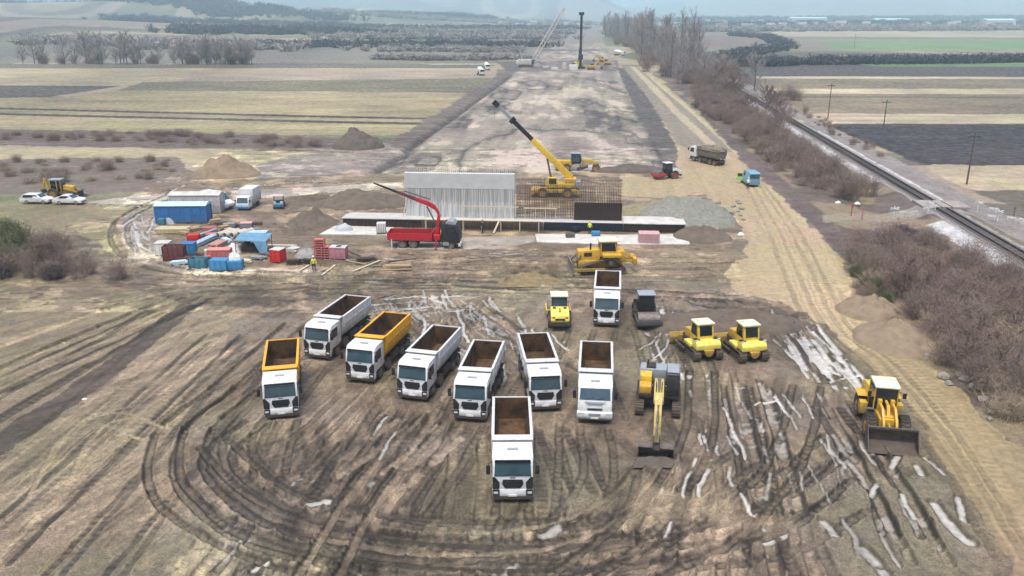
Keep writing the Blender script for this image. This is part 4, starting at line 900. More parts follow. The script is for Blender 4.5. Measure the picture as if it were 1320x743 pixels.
# ---------------------------------------------------------------- bulldozers
def dozer_small(label):
    t = thing('bulldozer', label, 'bulldozer', group='bulldozers seen from behind')
    for s in (-1, 1):
        k = track(t, s * 1.02, .62, stadium(-1.35, 1.35, .42, .44, 8, .46, .48)); f = MB().box(s * 1.02 - .2, s * 1.02 + .2, -1.2, 1.2, .3, .6)
        for y in np.linspace(-1.1, 1.1, 6): f.cyl((s * 1.02 - .25, y, .18), (s * 1.02 + .25, y, .18), .11, 8)
        for y in (-1.35, 1.35): f.cyl((s * 1.02 - .24, y, .46), (s * 1.02 + .24, y, .46), .3, 14)
        f.build('track_frame', chassis_m, k)
    MB().box(-.68, .68, -2.2, 1.5, .5, 1.1).build('frame', chassis_m, t, bevel=.03)
    h = MB().prism([(-2.25, .8), (-2.25, 1.75), (-.5, 1.95), (-.5, .8)], 'x', -.52, .52).build('engine_hood', gold, t, bevel=.06)
    MB().cyl((.25, -1.3, 1.8), (.25, -1.3, 2.6), .07, 10).build('exhaust', black, h); MB().box(-.42, .42, -2.29, -2.255, .9, 1.65).build('radiator_grille', black, h)
    MB().prism([(.6, 1.05), (.6, 1.75), (1.35, 1.75), (1.66, 1.42), (1.66, 1.0)], 'x', -1.12, 1.12).build('rear_tank', lemon, t, bevel=.08)
    for s in (-1, 1): MB().box(s * 1.0 - .3, s * 1.0 + .3, -.6, .75, 1.0, 1.3).build('fender', lemon, t, bevel=.05)
    for s in (-1, 1):
        MB().box(s * 1.0 - .14, s * 1.0 + .14, 1.3, 1.37, 1.765, 1.85).build('work_light', lamp_m, t)
        MB().box(s * .85 - .25, s * .85 + .25, .65, 1.25, 1.753, 1.775).build('tank_grip', black, t)
        MB().cyl((s * .6, -.3, 1.2), (s * .6, -2.3, .7), .05, 8).build('tilt_cylinder', steel, t)
    MB().prism([(-.45, 1.0), (.45, 1.0), (.3, .55), (.12, .42), (-.12, .42), (-.3, .55)], 'y', 1.4, 1.85).build('drawbar', gold, t, bevel=.04)
    cab = MB().prism([(-.62, 1.2), (-.62, 2.2), (-.45, 2.92), (.72, 2.92), (.98, 1.75), (.95, 1.2)], 'x', -.72, .72).build('cab', yellow, t, bevel=.05)
    MB().box(-.8, .8, -.58, .86, 2.93, 3.08).build('cab_roof', cream, cab, bevel=.05)
    MB().hexa([(-.55, .925, 2.0), (.55, .925, 2.0), (.55, .955, 2.0), (-.55, .955, 2.0), (-.55, .745, 2.84), (.55, .745, 2.84), (.55, .775, 2.84), (-.55, .775, 2.84)]).build('rear_window', dglass, cab)
    for s in (-1, 1): MB().prism([(-.45, 1.9), (-.45, 2.15), (-.32, 2.82), (.55, 2.82), (.72, 1.9)], 'x', s * .722 - .012, s * .722 + .012).build('side_window', dglass, cab)
    MB().box(-.6, .6, -.64, -.60, 1.95, 2.2).build('front_window', dglass, cab)
    MB().cyl((.45, 0, 3.08), (.45, 0, 3.2), .06, 8).build('beacon', mat('amber_lamp', (.8, .35, .02), .3), cab)
    for s in (-1, 1): MB().beam((s * 1.38, -.2, .5), (s * 1.38, -2.55, .5), .12, .2).build('push_arm', chassis_m, t)
    for s in (-1, 1): MB().cyl((s * .45, -1.9, 1.5), (s * .45, -2.6, .95), .07, 8).build('lift_cylinder', steel, t)
    bl = MB(); o = [(-2.75, -.0), (-2.62, .25), (-2.60, .7), (-2.75, 1.12)]; i_ = [(y + .07, z) for y, z in o]
    for k in range(3): bl.hexa([(-1.75, o[k][0], o[k][1]), (1.75, o[k][0], o[k][1]), (1.75, i_[k][0], i_[k][1]), (-1.75, i_[k][0], i_[k][1]), (-1.75, o[k + 1][0], o[k + 1][1]), (1.75, o[k + 1][0], o[k + 1][1]), (1.75, i_[k + 1][0], i_[k + 1][1]), (-1.75, i_[k + 1][0], i_[k + 1][1])])
    bl.box(-1.0, 1.0, -2.5, -2.42, .3, .9); bl.build('blade', gold, t)
    return t
dz = dozer_small('yellow bulldozer beside the excavator, left one of the pair seen from behind')
put(dz, G(902, 456), heading((884, 440), (911, 464)))
dup(dz, G(960, 458), heading((940, 442), (969, 466)), 'yellow bulldozer with blade to the left, right one of the pair seen from behind')

def dozer_big():
    t = thing('bulldozer', 'large yellow bulldozer seen side-on with muddy blade and rear ripper, before the formwork', 'bulldozer')
    tri = [(-2.0, .12), (1.9, .06), (2.15, .22), (2.2, .55), (1.15, 1.55), (.95, 1.7), (.6, 1.75), (.25, 1.62), (-2.1, .95), (-2.4, .75), (-2.45, .42), (-2.3, .2)]
    for s in (-1, 1):
        k = track(t, s * 1.2, .62, tri); f = MB().box(s * 1.2 - .2, s * 1.2 + .2, -1.9, 1.7, .3, .62)
        f.cyl((s * 1.2 - .33, .62, 1.2), (s * 1.2 + .33, .62, 1.2), .42, 16)
        for y in (-2.0, 1.8): f.cyl((s * 1.2 - .26, y, .5), (s * 1.2 + .26, y, .5), .36, 14)
        f.build('track_frame', chassis_m, k); MB().cyl((s * 1.2 - .36, .62, 1.2), (s * 1.2 + .36, .62, 1.2), .22, 12).build('sprocket', steel, k)
    MB().box(-.85, .85, -2.6, 1.9, .6, 1.3).build('frame', gold, t, bevel=.04)
    h = MB().prism([(-2.6, .9), (-2.6, 2.25), (-.35, 2.4), (-.35, .9)], 'x', -.62, .62).build('engine_hood', gold, t, bevel=.08)
    MB().cyl((.3, -1.3, 2.3), (.3, -1.3, 3.0), .09, 10).build('exhaust', black, h)
    for s in (-1, 1): MB().box(s * .63 - .012, s * .63 + .012, -2.0, -1.2, 1.7, 2.1).build('hood_decal', black, h)
    for s in (-1, 1): MB().box(s * 1.1 - .42, s * 1.1 + .42, -.2, 1.7, 1.75, 2.05).build('fender', gold, t, bevel=.06)
    MB().box(-.95, .95, 1.3, 2.1, 1.2, 2.3).build('rear_tank', gold, t, bevel=.08)
    cab = MB().prism([(-.35, 1.7), (-.35, 3.2), (1.2, 3.2), (1.35, 2.2), (1.35, 1.7)], 'x', -.78, .78).build('cab', gold, t, bevel=.04)
    MB().box(-.9, .9, -.5, 1.45, 3.21, 3.36).build('cab_roof', cream, cab, bevel=.05)
    for s in (-1, 1): MB().prism([(-.25, 2.25), (-.25, 3.1), (1.1, 3.1), (1.22, 2.25)], 'x', s * .785 - .012, s * .785 + .012).build('side_window', dglass, cab)
    for y in (-.36, 1.32): MB().box(-.65, .65, y - .015, y + .015, 2.35, 3.05).build('end_window', dglass, cab)
    for s in (-1, 1): MB().beam((s * 1.6, .0, .6), (s * 1.6, -3.2, .55), .18, .28).build('push_arm', gold, t); MB().cyl((s * .8, -2.3, 1.9), (s * .8, -3.2, .9), .09, 10).build('lift_cylinder', steel, t)
    bl = MB(); o = [(-3.45, .0), (-3.3, .35), (-3.28, .9), (-3.5, 1.5)]; i_ = [(y + .1, z) for y, z in o]
    for k in range(3): bl.hexa([(-1.95, o[k][0], o[k][1]), (1.95, o[k][0], o[k][1]), (1.95, i_[k][0], i_[k][1]), (-1.95, i_[k][0], i_[k][1]), (-1.95, o[k + 1][0], o[k + 1][1]), (1.95, o[k + 1][0], o[k + 1][1]), (1.95, i_[k + 1][0], i_[k + 1][1]), (-1.95, i_[k + 1][0], i_[k + 1][1])])
    bl.build('blade', mudbox, t)
    rp = MB(); rp.beam((-.5, 1.9, 1.2), (-.5, 3.2, 1.1), .15, .25); rp.beam((.5, 1.9, 1.2), (.5, 3.2, 1.1), .15, .25); rp.box(-1.0, 1.0, 3.0, 3.4, .9, 1.5); rp.beam((0, 3.3, 1.6), (0, 3.45, .5), .12, .3, .1, .16)
    rp.beam((.5, 2.0, 2.0), (.5, 3.1, 1.45), .14, .14); rp.beam((-.5, 2.0, 2.0), (-.5, 3.1, 1.45), .14, .14); rp.build('ripper', gold, t, bevel=.02)
    return t
db_ = dozer_big(); put(db_, G(776, 349), R(-86), 1.12)

# ---------------------------------------------------------------- rollers: drum at -y, engine at +y
def roller(label, body, roof, hood, drumf=None, cabm=black):
    t = thing('road_roller', label, 'road roller')
    d = MB().lathe([(-1.05, .01), (-1.05, .72), (-1.0, .75), (1.0, .75), (1.05, .72), (1.05, .01)], (0, -1.5, .75), 'x', 32).build('drum', steel, t, smooth=30)
    f = MB()
    for s in (-1, 1): f.box(s * 1.14 - .06, s * 1.14 + .06, -2.2, -.5, .5, 1.0)
    f.box(-1.2, 1.2, -2.42, -2.2, .5, .95); f.box(-1.2, 1.2, -.62, -.45, .5, 1.0); f.build('drum_frame', drumf or body, t, bevel=.03)
    MB().box(-1.0, 1.0, -2.3, -2.22, .96, 1.04).build('scraper', steel, t)
    MB().box(-.45, .45, -.45, .4, .5, 1.0).build('articulation', chassis_m, t)
    for s in (-1, 1): lug_wheel(t, s * .82, 1.35, .72, .52, rm=body)
    MB().box(-.5, .5, .2, 2.5, .6, 1.1).build('rear_frame', chassis_m, t, bevel=.03)
    cab = MB().prism([(-.35, 1.05), (-.4, 1.9), (-.25, 2.75), (.85, 2.75), (.95, 1.6), (.95, 1.05)], 'x', -.7, .7).build('cab', cabm, t, bevel=.04)
    MB().box(-.82, .82, -.5, 1.05, 2.76, 2.88).build('cab_roof', roof, cab, bevel=.04)
    MB().hexa([(-.6, -.425, 1.75), (.6, -.425, 1.75), (.6, -.39, 1.75), (-.6, -.39, 1.75), (-.6, -.30, 2.68), (.6, -.30, 2.68), (.6, -.27, 2.68), (-.6, -.27, 2.68)]).build('windscreen', dglass, cab)
    MB().hexa([(-.6, .93, 1.8), (.6, .93, 1.8), (.6, .965, 1.8), (-.6, .965, 1.8), (-.6, .855, 2.66), (.6, .855, 2.66), (.6, .885, 2.66), (-.6, .885, 2.66)]).build('rear_window', glass if hood is lemon else dglass, cab)
    for s in (-1, 1): MB().box(s * .705 - .012, s * .705 + .012, -.2, .8, 1.6, 2.65).build('side_window', dglass, cab)
    h = MB().prism([(.97, 1.05), (.97, 1.85), (1.8, 1.75), (2.55, 1.45), (2.7, 1.0), (2.6, .75), (.97, .75)], 'x', -.86, .86).build('engine_hood', hood, t, bevel=.08)
    g = MB()
    for s in (-1, 1): g.hexa([(s * .5 - .14, 1.2, 1.835), (s * .5 + .14, 1.2, 1.835), (s * .5 + .14, 1.55, 1.79), (s * .5 - .14, 1.55, 1.79), (s * .5 - .14, 1.2, 1.86), (s * .5 + .14, 1.2, 1.86), (s * .5 + .14, 1.55, 1.815), (s * .5 - .14, 1.55, 1.815)])
    g.hexa([(-.07, 1.5, 1.80), (.07, 1.5, 1.80), (.07, 2.1, 1.645), (-.07, 2.1, 1.645), (-.07, 1.5, 1.82), (.07, 1.5, 1.82), (.07, 2.1, 1.665), (-.07, 2.1, 1.665)])
    g.build('hood_vent', black, h)
    for s in (-1, 1): MB().box(s * .6 - .12, s * .6 + .12, 2.55, 2.64, 1.2, 1.34).build('tail_light', redlamp, h)
    MB().box(-.45, .45, 2.6, 2.72, 1.05, 1.2).build('rear_grille', black, h)
    MB().box(-.95, .95, 2.45, 2.75, .45, .74).build('counterweight', black, t, bevel=.04)
    return t
r1 = roller('lemon yellow road roller seen from behind, next to the white dump truck', lemon, cream, lemon); put(r1, G(720, 414), R(180))
r2 = roller('dark road roller with grey steel drum facing the camera, right of the white dump truck', mat('dark_grey_paint', (.07, .075, .085), .5, dirt=.4), greym, chassis_m); put(r2, G(832, 415), R(0))
r3 = roller('red and white road roller on the sandy haul road', redp, white, white, redp); put(r3, G(858, 230), R(-72))
# ---------------------------------------------------------------- people
def person(label, p, rz=0., top=hivis, bottom=darkcloth, helmet=lamp_m, arms=((.28, -.06, 1.1, .26, -.22, .92), (-.28, -.02, 1.1, -.30, -.08, .86)), step=.12):
    V = [(0, 0, .95), (0, .01, 1.15), (0, .01, 1.36), (0, 0, 1.50), (0, -.01, 1.58), (0, -.02, 1.66), (0, -.02, 1.76)]
    Rr = [.15, .14, .16, .075, .075, .098, .08]; E = [(0, 1), (1, 2), (2, 3), (3, 4), (4, 5), (5, 6)]
    for s, a in zip((1, -1), arms):
        k = len(V); V += [(s * .19, .0, 1.40), a[0:3], a[3:6], (a[3], a[4] - .06, a[5] - .07)]; Rr += [.075, .052, .042, .045]; E += [(2, k), (k, k + 1), (k + 1, k + 2), (k + 2, k + 3)]
    for s in (1, -1):
        k = len(V); V += [(s * .10, 0, .88), (s * .11, -.03 - s * step * .5, .48), (s * .11, s * -step, .09), (s * .12, s * -step - .16, .05)]; Rr += [.105, .072, .055, .05]; E += [(0, k), (k, k + 1), (k + 1, k + 2), (k + 2, k + 3)]
    me = bpy.data.meshes.new('person'); me.from_pydata(V, E, []); o = bpy.data.objects.new('person', me); C.objects.link(o)
    sk = o.modifiers.new('skin', 'SKIN'); 
    if not me.skin_vertices: me.skin_vertices.new()
    for v, r in zip(me.skin_vertices[0].data, Rr): v.radius = (r, r)
    me.skin_vertices[0].data[0].use_root = True
    ss = o.modifiers.new('sub', 'SUBSURF'); ss.levels = 2; ss.render_levels = 2
    dg = bpy.context.evaluated_depsgraph_get(); m2 = bpy.data.meshes.new_from_object(o.evaluated_get(dg)); o.modifiers.clear(); o.data = m2
    m2.materials.clear(); [m2.materials.append(x) for x in (top, bottom, skin_m, black)]
    for f in m2.polygons:
        z = f.center.z; f.use_smooth = True; hand = abs(f.center.x) > .22 and z < .97
        f.material_index = 3 if z < .11 else 2 if (z > 1.50 or hand) else 1 if z < .93 else 0
    h = MB(); n = 12; rs = []
    for k, (z, r) in enumerate(((1.74, .135), (1.745, .125), (1.80, .118), (1.86, .075), (1.885, .01))): rs.append([(r * math.cos(2 * math.pi * i / n), -.02 + r * 1.1 * math.sin(2 * math.pi * i / n), z) for i in range(n)])
    h.rings(rs).build('helmet', helmet, o)
    put(o, p, rz); return tag(o, label, 'person')
yl = mat('yellow_helmet', (.8, .6, .05), .4)
person('person in hi-vis yellow jacket and dark trousers standing below the red racks', G(405, 350), R(20))
person('person in a white top and dark trousers standing behind the blue van', G(964, 243), R(150), top=plate_m)
person('person in dark clothes standing under the timber walkway', G(622, 301), R(-60), top=darkcloth, helmet=redp)
person('person in hi-vis yellow standing before the navy formwork', G(760, 302), R(170), helmet=yl)
person('person in dark clothes standing beside the far white trucks', G(617, 96), R(40), top=darkcloth)

# ---------------------------------------------------------------- abutment: footing, wall, reinforcement
FO, FA = Vector((0, 111.4, 0)), R(-4.6)
def ft(name, label, cat, x, y, z=0., group=None):
    return thing(name, label, cat, FO + Matrix.Rotation(FA, 3, 'Z') @ Vector((x, y, z)), FA, group)
t = ft('concrete_footing', 'long low concrete footing with dark formwork faces under the bridge wall', 'footing', 0, 0)
MB().box(-23.5, 23.3, .1, 3.7, -.3, 1.15).build('footing_block', concrete, t, bevel=.02)
MB().box(15.1, 23.4, -.3, 3.9, 1.153, 1.28).build('cap_slab', whitecon, t, bevel=.02)
MB().box(-23.6, -12.2, -.25, 2.2, 1.153, 1.26).build('cap_slab', concrete, t)
def formpanel(x0, x1, m, nm='formwork_panel'):
    b = MB().box(x0, x1, -.08, .09, .06, 1.12); p = b.build(nm, m, t); r = MB()
    k = max(2, int((x1 - x0) / .6))
    for i in range(k + 1): x = x0 + (x1 - x0) * i / k; r.box(x - .05, x + .05, -.2, -.083, .05, 1.1)
    r.build('formwork_rib', m, p)
navy = mat('navy_formwork', (.012, .016, .03), .6, var=.3); brownf = mat('brown_formwork', (.05, .03, .022), .7, var=.4, vs=2)
formpanel(4.4, 15.0, navy); formpanel(15.15, 23.2, brownf); formpanel(-23.4, -12.5, brownf); formpanel(-12.3, 4.2, mat('shadow_brown_formwork', (.13, .10, .08), .8, var=.4, vs=1.5))  # middle panel painted in the brown of the shadow below the walkway
# concrete wall still striped by its formwork
t = ft('bridge_wall', 'tall pale grey bridge abutment wall with vertical streaks', 'wall', 0, 0)
wallm = bpy.data.materials.new('streaked_concrete'); wallm.use_nodes = True
_t = wallm.node_tree; N = _t.nodes; L = _t.links; b_ = N['Principled BSDF']; tcn = N.new('ShaderNodeTexCoord'); mp = N.new('ShaderNodeMapping'); mp.inputs['Scale'].default_value = (2.6, 1, .12)
nn = N.new('ShaderNodeTexNoise'); nn.inputs['Scale'].default_value = 1.6; nn.inputs['Detail'].default_value = 5; cr = N.new('ShaderNodeValToRGB')
cr.color_ramp.elements[0].position = .36; cr.color_ramp.elements[0].color = (.36, .365, .36, 1); cr.color_ramp.elements[1].position = .6; cr.color_ramp.elements[1].color = (.62, .63, .62, 1)
L.new(tcn.outputs['Object'], mp.inputs[0]); L.new(mp.outputs[0], nn.inputs['Vector']); L.new(nn.outputs['Fac'], cr.inputs[0]); L.new(cr.outputs[0], b_.inputs['Base Color']); b_.inputs['Roughness'].default_value = .85
w_ = MB().box(-15.0, .2, 1.7, 2.5, 1.15, 5.2).build('wall_body', wallm, t)
_wt = MB().box(-15.0, .2, 1.66, 2.54, 5.203, 7.3)
for i in range(50): _x = -14.85 + i * .3; _wt.box(_x - .03, _x + .03, 1.62, 1.657, 5.25, 7.25)
_wt.build('wall_top_lift', mat('new_wall_concrete', (.57, .58, .57), .8, var=.1, vs=.7), t)
r = MB()
for i in range(58): x = -14.8 + i * .258; r.box(x - .02, x + .02, 1.63, 1.66, 3.3 + .3 * math.sin(i * 2.1), 5.1)
r.build('starter_bar', mat('bar_grey', (.2, .2, .19), .7), t)
r = MB()
for i in range(54): x = -14.7 + i * .27; r.cyl((x, 2.2, 7.3), (x, 2.2, 7.75 + .15 * math.sin(i * 3.3)), .018, 4)
r.build('rebar', rebar, t)
# reinforcement curtain
t = ft('rebar_mesh', 'tall see-through curtain of vertical rusty reinforcement bars right of the grey wall', 'rebar mesh', 0, 0)
r = MB()
for i in range(72): x = .5 + i * .2; r.box(x - .02, x + .02, 1.8, 1.84, 1.15, 6.75 + .12 * math.sin(i * 1.7))
r.build('vertical_bar', rebar, t); r = MB()
for k in range(14): z = 1.4 + k * .4; r.box(.4, 14.9, 1.862, 1.90, z - .018, z + .018)
r.build('horizontal_bar', rebar, t); r = MB()
for i in range(60): x = .5 + i * .24; r.box(x - .03, x + .03, 2.9, 2.96, 1.15, 5.6)
r.build('back_layer_bar', rebar, t)
t = ft('formwork_shutter', 'dark brown formwork shutter standing at the foot of the rebar mesh', 'formwork', 11.7, 1.45, 1.16)
p = MB().box(-3.3, 3.2, 0, .12, 0, 2.45).build('shutter_sheet', formdark, t); r = MB()
for i in range(22): x = -3.25 + i * .305; r.box(x - .05, x + .05, -.1, -.003, 0, 2.45)
r.build('shutter_rib', mat('shutter_rib_brown', (.06, .035, .028), .7), p)
# timber walkway on posts
t = ft('timber_walkway', 'narrow timber walkway on posts in front of the grey wall', 'walkway', 0, 0)
MB().box(-12.0, 4.0, -1.3, -.5, 1.45, 1.52).build('walkway_deck', paleWood, t); r = MB()
for x in np.linspace(-11.7, 3.7, 7):
    for y in (-1.25, -.67): MB().box(x - .06, x + .06, y, y + .12, -.1, 1.449).build('walkway_post', paleWood, t)
MB().box(-7.4, .8, 1.25, 1.35, 2.75, 2.9).build('wall_rail', paleWood, t); r = MB()
for x in np.linspace(-7, .4, 6): r.beam((x, 1.3, 2.75), (x, .9, 1.53), .07, .07)
r.build('rail_prop', paleWood, t)
b = MB().beam((-2.3, -2.2, 0.05), (-1.6, -1.36, 1.6), .28, .06).build('plank', paleWood); b.parent = None; put(b, FO, FA); tag(b, 'pale plank leaning steeply against the timber walkway', 'plank')
b = MB().beam((-15.3, 1.2, 1.25), (-14.7, 1.62, 4.0), .1, .1).build('plank', paleWood); put(b, FO, FA); tag(b, 'thin pale pole leaning on the left end of the grey wall', 'pole')
b = MB().box(-1.6, 3.0, 0, .15, 0, .15).build('handrail', paleWood)
put(b, FO + Vector((3.2, 1.25, 2.95)), FA); tag(b, 'pale timber rail across the foot of the rebar mesh', 'rail')
b.location.z = 2.6; b.data.transform(Matrix.Translation((0, 0, 0)))
pr = MB()
for x in (-1.4, 0, 1.4, 2.8): pr.beam((x, .08, 0), (x, .08, -1.45), .08, .08)
pr.build('rail_prop', paleWood, b)
# slabs of blinding concrete
def slab(px, z, label, m=whitecon, nm='concrete_slab', cat='concrete slab'):
    P = [G(*q) for q in px]; c = sum(P, Vector()) / len(P); b = MB(); b.prism([(p.x - c.x, p.y - c.y) for p in P], 'z', -.2, z); o = b.build(nm, m, None, bevel=.02); put(o, c); return tag(o, label, cat)
slab([(692, 313), (740, 315), (800, 316), (889, 316), (887, 303), (800, 304), (740, 303), (690, 303)], .14, 'long white concrete slab in front of the navy formwork')
slab([(412, 303), (505, 304), (508, 294), (432, 292)], .12, 'white concrete slab left of the red crane truck')
slab([(512, 322), (640, 322), (690, 312), (690, 305), (560, 306), (512, 314)], .05, 'thin pale muddy slab between the crane truck and the footing', mat('dirty_concrete', (.30, .26, .22), .9, var=.3, vs=.6, bump=.3))
t = thing('panel_stack', 'pink panel stack on the right end of the long white slab', 'panel stack', G(836, 312, .14), FA)
for k in range(5): MB().box(-1.3, 1.3, -.9, .9, k * .26, k * .26 + .22).build('panel', mat('pink_panel', (.52, .33, .33), .7, var=.15), t)
# ---------------------------------------------------------------- crates, stacks, sheets
def crate(label, p, L, W, H, m, lid=None, rz=0., nm='crate', cat='crate', ribs=4, open_=False):
    t = thing(nm, label, cat, p, rz); b = MB()
    if open_:
        b.box(-L / 2, L / 2, -W / 2, W / 2, 0, .1)
        for s in (-1, 1): b.box(-L / 2, L / 2, s * (W / 2 - .03) - .03, s * (W / 2 - .03) + .03, .1, H); b.box(s * (L / 2 - .03) - .03, s * (L / 2 - .03) + .03, -W / 2 + .06, W / 2 - .06, .1, H)
    else: b.box(-L / 2, L / 2, -W / 2, W / 2, .08, H)
    b.build('crate_body', m, t, bevel=.02); r = MB(); k = max(2, int(L / .5))
    for i in range(k + 1):
        x = -L / 2 + L * i / k
        for s in (-1, 1): MB().box(x - .04, x + .04, s * (W / 2 + .03) - .028, s * (W / 2 + .03) + .028, 0, H).build('rib', m, t)
    r = MB()
    for s in (-1, 1):
        for q in (-1, 1): r.box(s * (L / 2 + .03) - .028, s * (L / 2 + .03) + .028, q * (W / 2 - .1) - .05, q * (W / 2 - .1) + .05, 0, H)
    r.build('end_rib', m, t)
    if lid: MB().box(-L / 2 - .05, L / 2 + .05, -W / 2 - .05, W / 2 + .05, H + .003, H + .09).build('lid', lid, t)
    if open_: heap_mesh(L * .46, W * .46, H * .35, 10, int(L * 10), .8, flat=.4).build('contents', chassis_m, t, loc=(0, 0, H * .55))
    return t
def boards(label, p, L, W, n, m, rz=0., th=.12, nm='timber_stack', cat='timber stack', seed=1):
    t = thing(nm, label, cat, p, rz); r_ = random.Random(seed); b = MB()
    for k in range(n):
        q = max(2, int(W / .3)); 
        for i in range(q):
            y = -W / 2 + W * i / q; j = r_.uniform(-.25, .25); b.box(-L / 2 + j, L / 2 + j, y + .01, y + W / q - .015, .1 + k * th, .1 + (k + 1) * th - .015)
    b.build('board', m, t); s = MB()
    for x in (-L * .3, L * .3): s.box(x - .06, x + .06, -W / 2, W / 2, 0, .097)
    s.build('bearer', wood, t); return t
def pipes(label, p, L, n, r, m, rz=0., rows=2, nm='pipe_bundle', cat='pipes'):
    t = thing(nm, label, cat, p, rz)
    for k in range(rows):
        for i in range(n - k): x = (i - (n - k - 1) / 2) * r * 2.05; MB().cyl((x, -L / 2, r + k * r * 1.75), (x, L / 2, r + k * r * 1.75), r, 10).build('pipe', m, t)
    return t
def sheet(label, p, sx, sy, h, m, rz=0., seed=0, nm='tarpaulin', cat='tarpaulin', flat=.35):
    o = heap_mesh(sx, sy, h, 18, seed, .45, flat=flat).build(nm, m, None, smooth=60); put(o, p, rz); return tag(o, label, cat)
tarpg = mat('grey_tarp', (.40, .44, .46), .5, var=.15); tarpb = mat('blue_tarp', (.13, .27, .40), .45, var=.25, vs=1.5); pinkm = mat('pinkish_red', (.52, .16, .14), .7, var=.2); maroon = mat('maroon_rust', (.14, .045, .045), .7, var=.3)
teal = mat('teal_paint', (.06, .20, .27), .6, var=.2); bagw = mat('white_bag', (.68, .68, .66), .8, var=.1, bump=.4); redbox = mat('signal_red', (.58, .03, .03), .5, var=.1)
# site containers
def container(label, p, L, W, H, m, roofm, rz):
    t = thing('site_container', label, 'container', p, rz); b = MB()
    b.box(-L / 2, L / 2, -W / 2, W / 2, .12, H); k = int(L / .28)
    for i in range(k):
        x = -L / 2 + .15 + i * (L - .3) / (k - 1)
        for s in (-1, 1): b.box(x - .07, x + .07, s * (W / 2 + .02) - .018, s * (W / 2 + .02) + .018, .3, H - .2)
    b.build('container_body', m, t); f = MB()
    for sx in (-1, 1):
        for sy in (-1, 1): f.box(sx * L / 2 - .09, sx * L / 2 + .09, sy * W / 2 - .09, sy * W / 2 + .09, 0, H + .02)
    f.build('corner_post', m, t)
    MB().prism([(-W / 2 - .12, H + .02), (W / 2 + .12, H + .02), (W / 2 + .12, H + .1), (0, H + .45), (-W / 2 - .12, H + .1)], 'x', -L / 2 - .15, L / 2 + .15).build('roof', roofm, t)
    d = MB().box(L * .08, L * .08 + .9, -W / 2 - .06, -W / 2 - .04, .2, 2.2).build('door', m, t); MB().box(L * .08 + .75, L * .08 + .82, -W / 2 - .1, -W / 2 - .062, 1.1, 1.2).build('handle', steel, d)
    for q in (-.3, .33): w = MB().box(L * q - .5, L * q + .5, -W / 2 - .058, -W / 2 - .04, 1.3, 2.1).build('window', m, t)
    return t
container('long bright blue site container with pale roof beside the stacked materials', G(238, 286), 7.0, 2.5, 2.5, bluep, bluel, R(2))
container('white-roofed site container standing behind the blue one', G(252, 276) + Vector((0, 1.2, 0)), 7.2, 2.4, 2.7, whitebox, whitecon, R(2))
sheet('grey tarpaulin thrown over goods at the left front of the blue container', G(219, 287), 1.5, 1.1, 1.5, tarpg, seed=3)
crate('small dark blue crate at the left corner of the blue container', G(209, 290), .8, .8, .9, teal)
Y = lambda *a: G(*a)
boards('pale yellow timber stack directly below the blue container', Y(224, 300), 4.2, 1.8, 5, mat('straw_timber', (.50, .43, .26), .8, var=.2, vs=3), R(3))
boards('brown timber stack right of the pale yellow one', Y(251, 297), 1.6, 1.4, 3, wood, R(50))
crate('white-lidded pale crate at the left edge of the material yard', Y(212, 328), 1.6, 1.5, 1.5, bagw, whitecon, R(2))
crate('tall maroon slatted crate beside the white-lidded one', Y(226, 335), 2.4, 1.2, 1.8, maroon, None, R(2), open_=True)
crate('bright red box behind the blue crate in the material yard', Y(250, 311), 1.4, 1.0, .9, redbox, None, R(10))
crate('bright blue crate between maroon crate and leaning boards', Y(244, 328), 1.6, 1.3, 1.4, blue2, bluep, R(4))
crate('low dark red crate on the ground below the bright blue crate', Y(241, 337), 2.0, .8, .6, maroon, None, R(2), open_=True)
boards('long pale blue boards lying lengthwise in the yard centre', Y(263, 314), 5.5, .9, 4, mat('pale_blue_board', (.36, .46, .56), .6, var=.2), R(78))
boards('second bundle of grey-blue boards beside the pale blue ones', Y(267, 303), 4.0, .6, 3, mat('grey_blue_board', (.26, .30, .36), .6, var=.25), R(70), seed=4)
crate('teal crate at the front edge left of two blue crates', Y(257, 344), 1.9, 1.3, 1.1, teal, None, R(-4), open_=True)
crate('blue crate at the front edge, without a bag', Y(284, 348), 1.9, 1.3, 1.3, blue2, None, R(-3))
crate('blue crate at the front edge carrying a white bag', Y(303, 347), 1.8, 1.3, 1.1, blue2, None, R(5))
sheet('white bag lying on the front blue crate', G(304, 346) + Vector((0, 0, 1.1)), .7, .5, .75, bagw, seed=8, nm='white_bag', cat='bag')
crate('pinkish red box with flat lid behind the front blue crates', Y(284, 334), 2.6, 1.3, 1.2, pinkm, mat('faded_red', (.60, .24, .22), .7), R(4))
sheet('round white bag beside the blue tarpaulin', Y(302, 325), .9, .7, .95, bagw, seed=5, nm='white_bag', cat='bag')
crate('small white box before the leaning blue boards', Y(270, 332), .9, .8, 1.0, bagw, None, R(20))
boards('pinkish planks stacked in the middle of the yard', Y(281, 318), 2.6, 1.4, 4, mat('pink_plank', (.42, .24, .21), .75, var=.25), R(80), seed=6)
boards('reddish short planks above the pinkish stack', Y(275, 305), 1.5, 1.0, 3, pinkm, R(20), seed=7)
for i, (px, lab) in enumerate((((290, 305), 'first pale concrete tube from the left in the tube row'), ((299, 305), 'second pale concrete tube from the left in the tube row'), ((308, 305), 'third pale concrete tube from the left in the tube row'), ((317, 304), 'fourth pale concrete tube from the left in the tube row'))):
    t = thing('concrete_tube', lab, 'tube', G(*px), R(-25), 'pale tubes lying in a row'); a = MB().lathe([(-1.3, .42), (-1.3, .32), (1.3, .32), (1.3, .42)], (0, 0, .42), 'y', 16); a.build('tube_wall', mat('pale_tube', (.50, .46, .40), .8, var=.2), t)
pipes('light blue plastic pipes behind the blue tarpaulin', Y(330, 304), 3.0, 6, .16, mat('light_blue_pipe', (.34, .48, .60), .5), R(90))
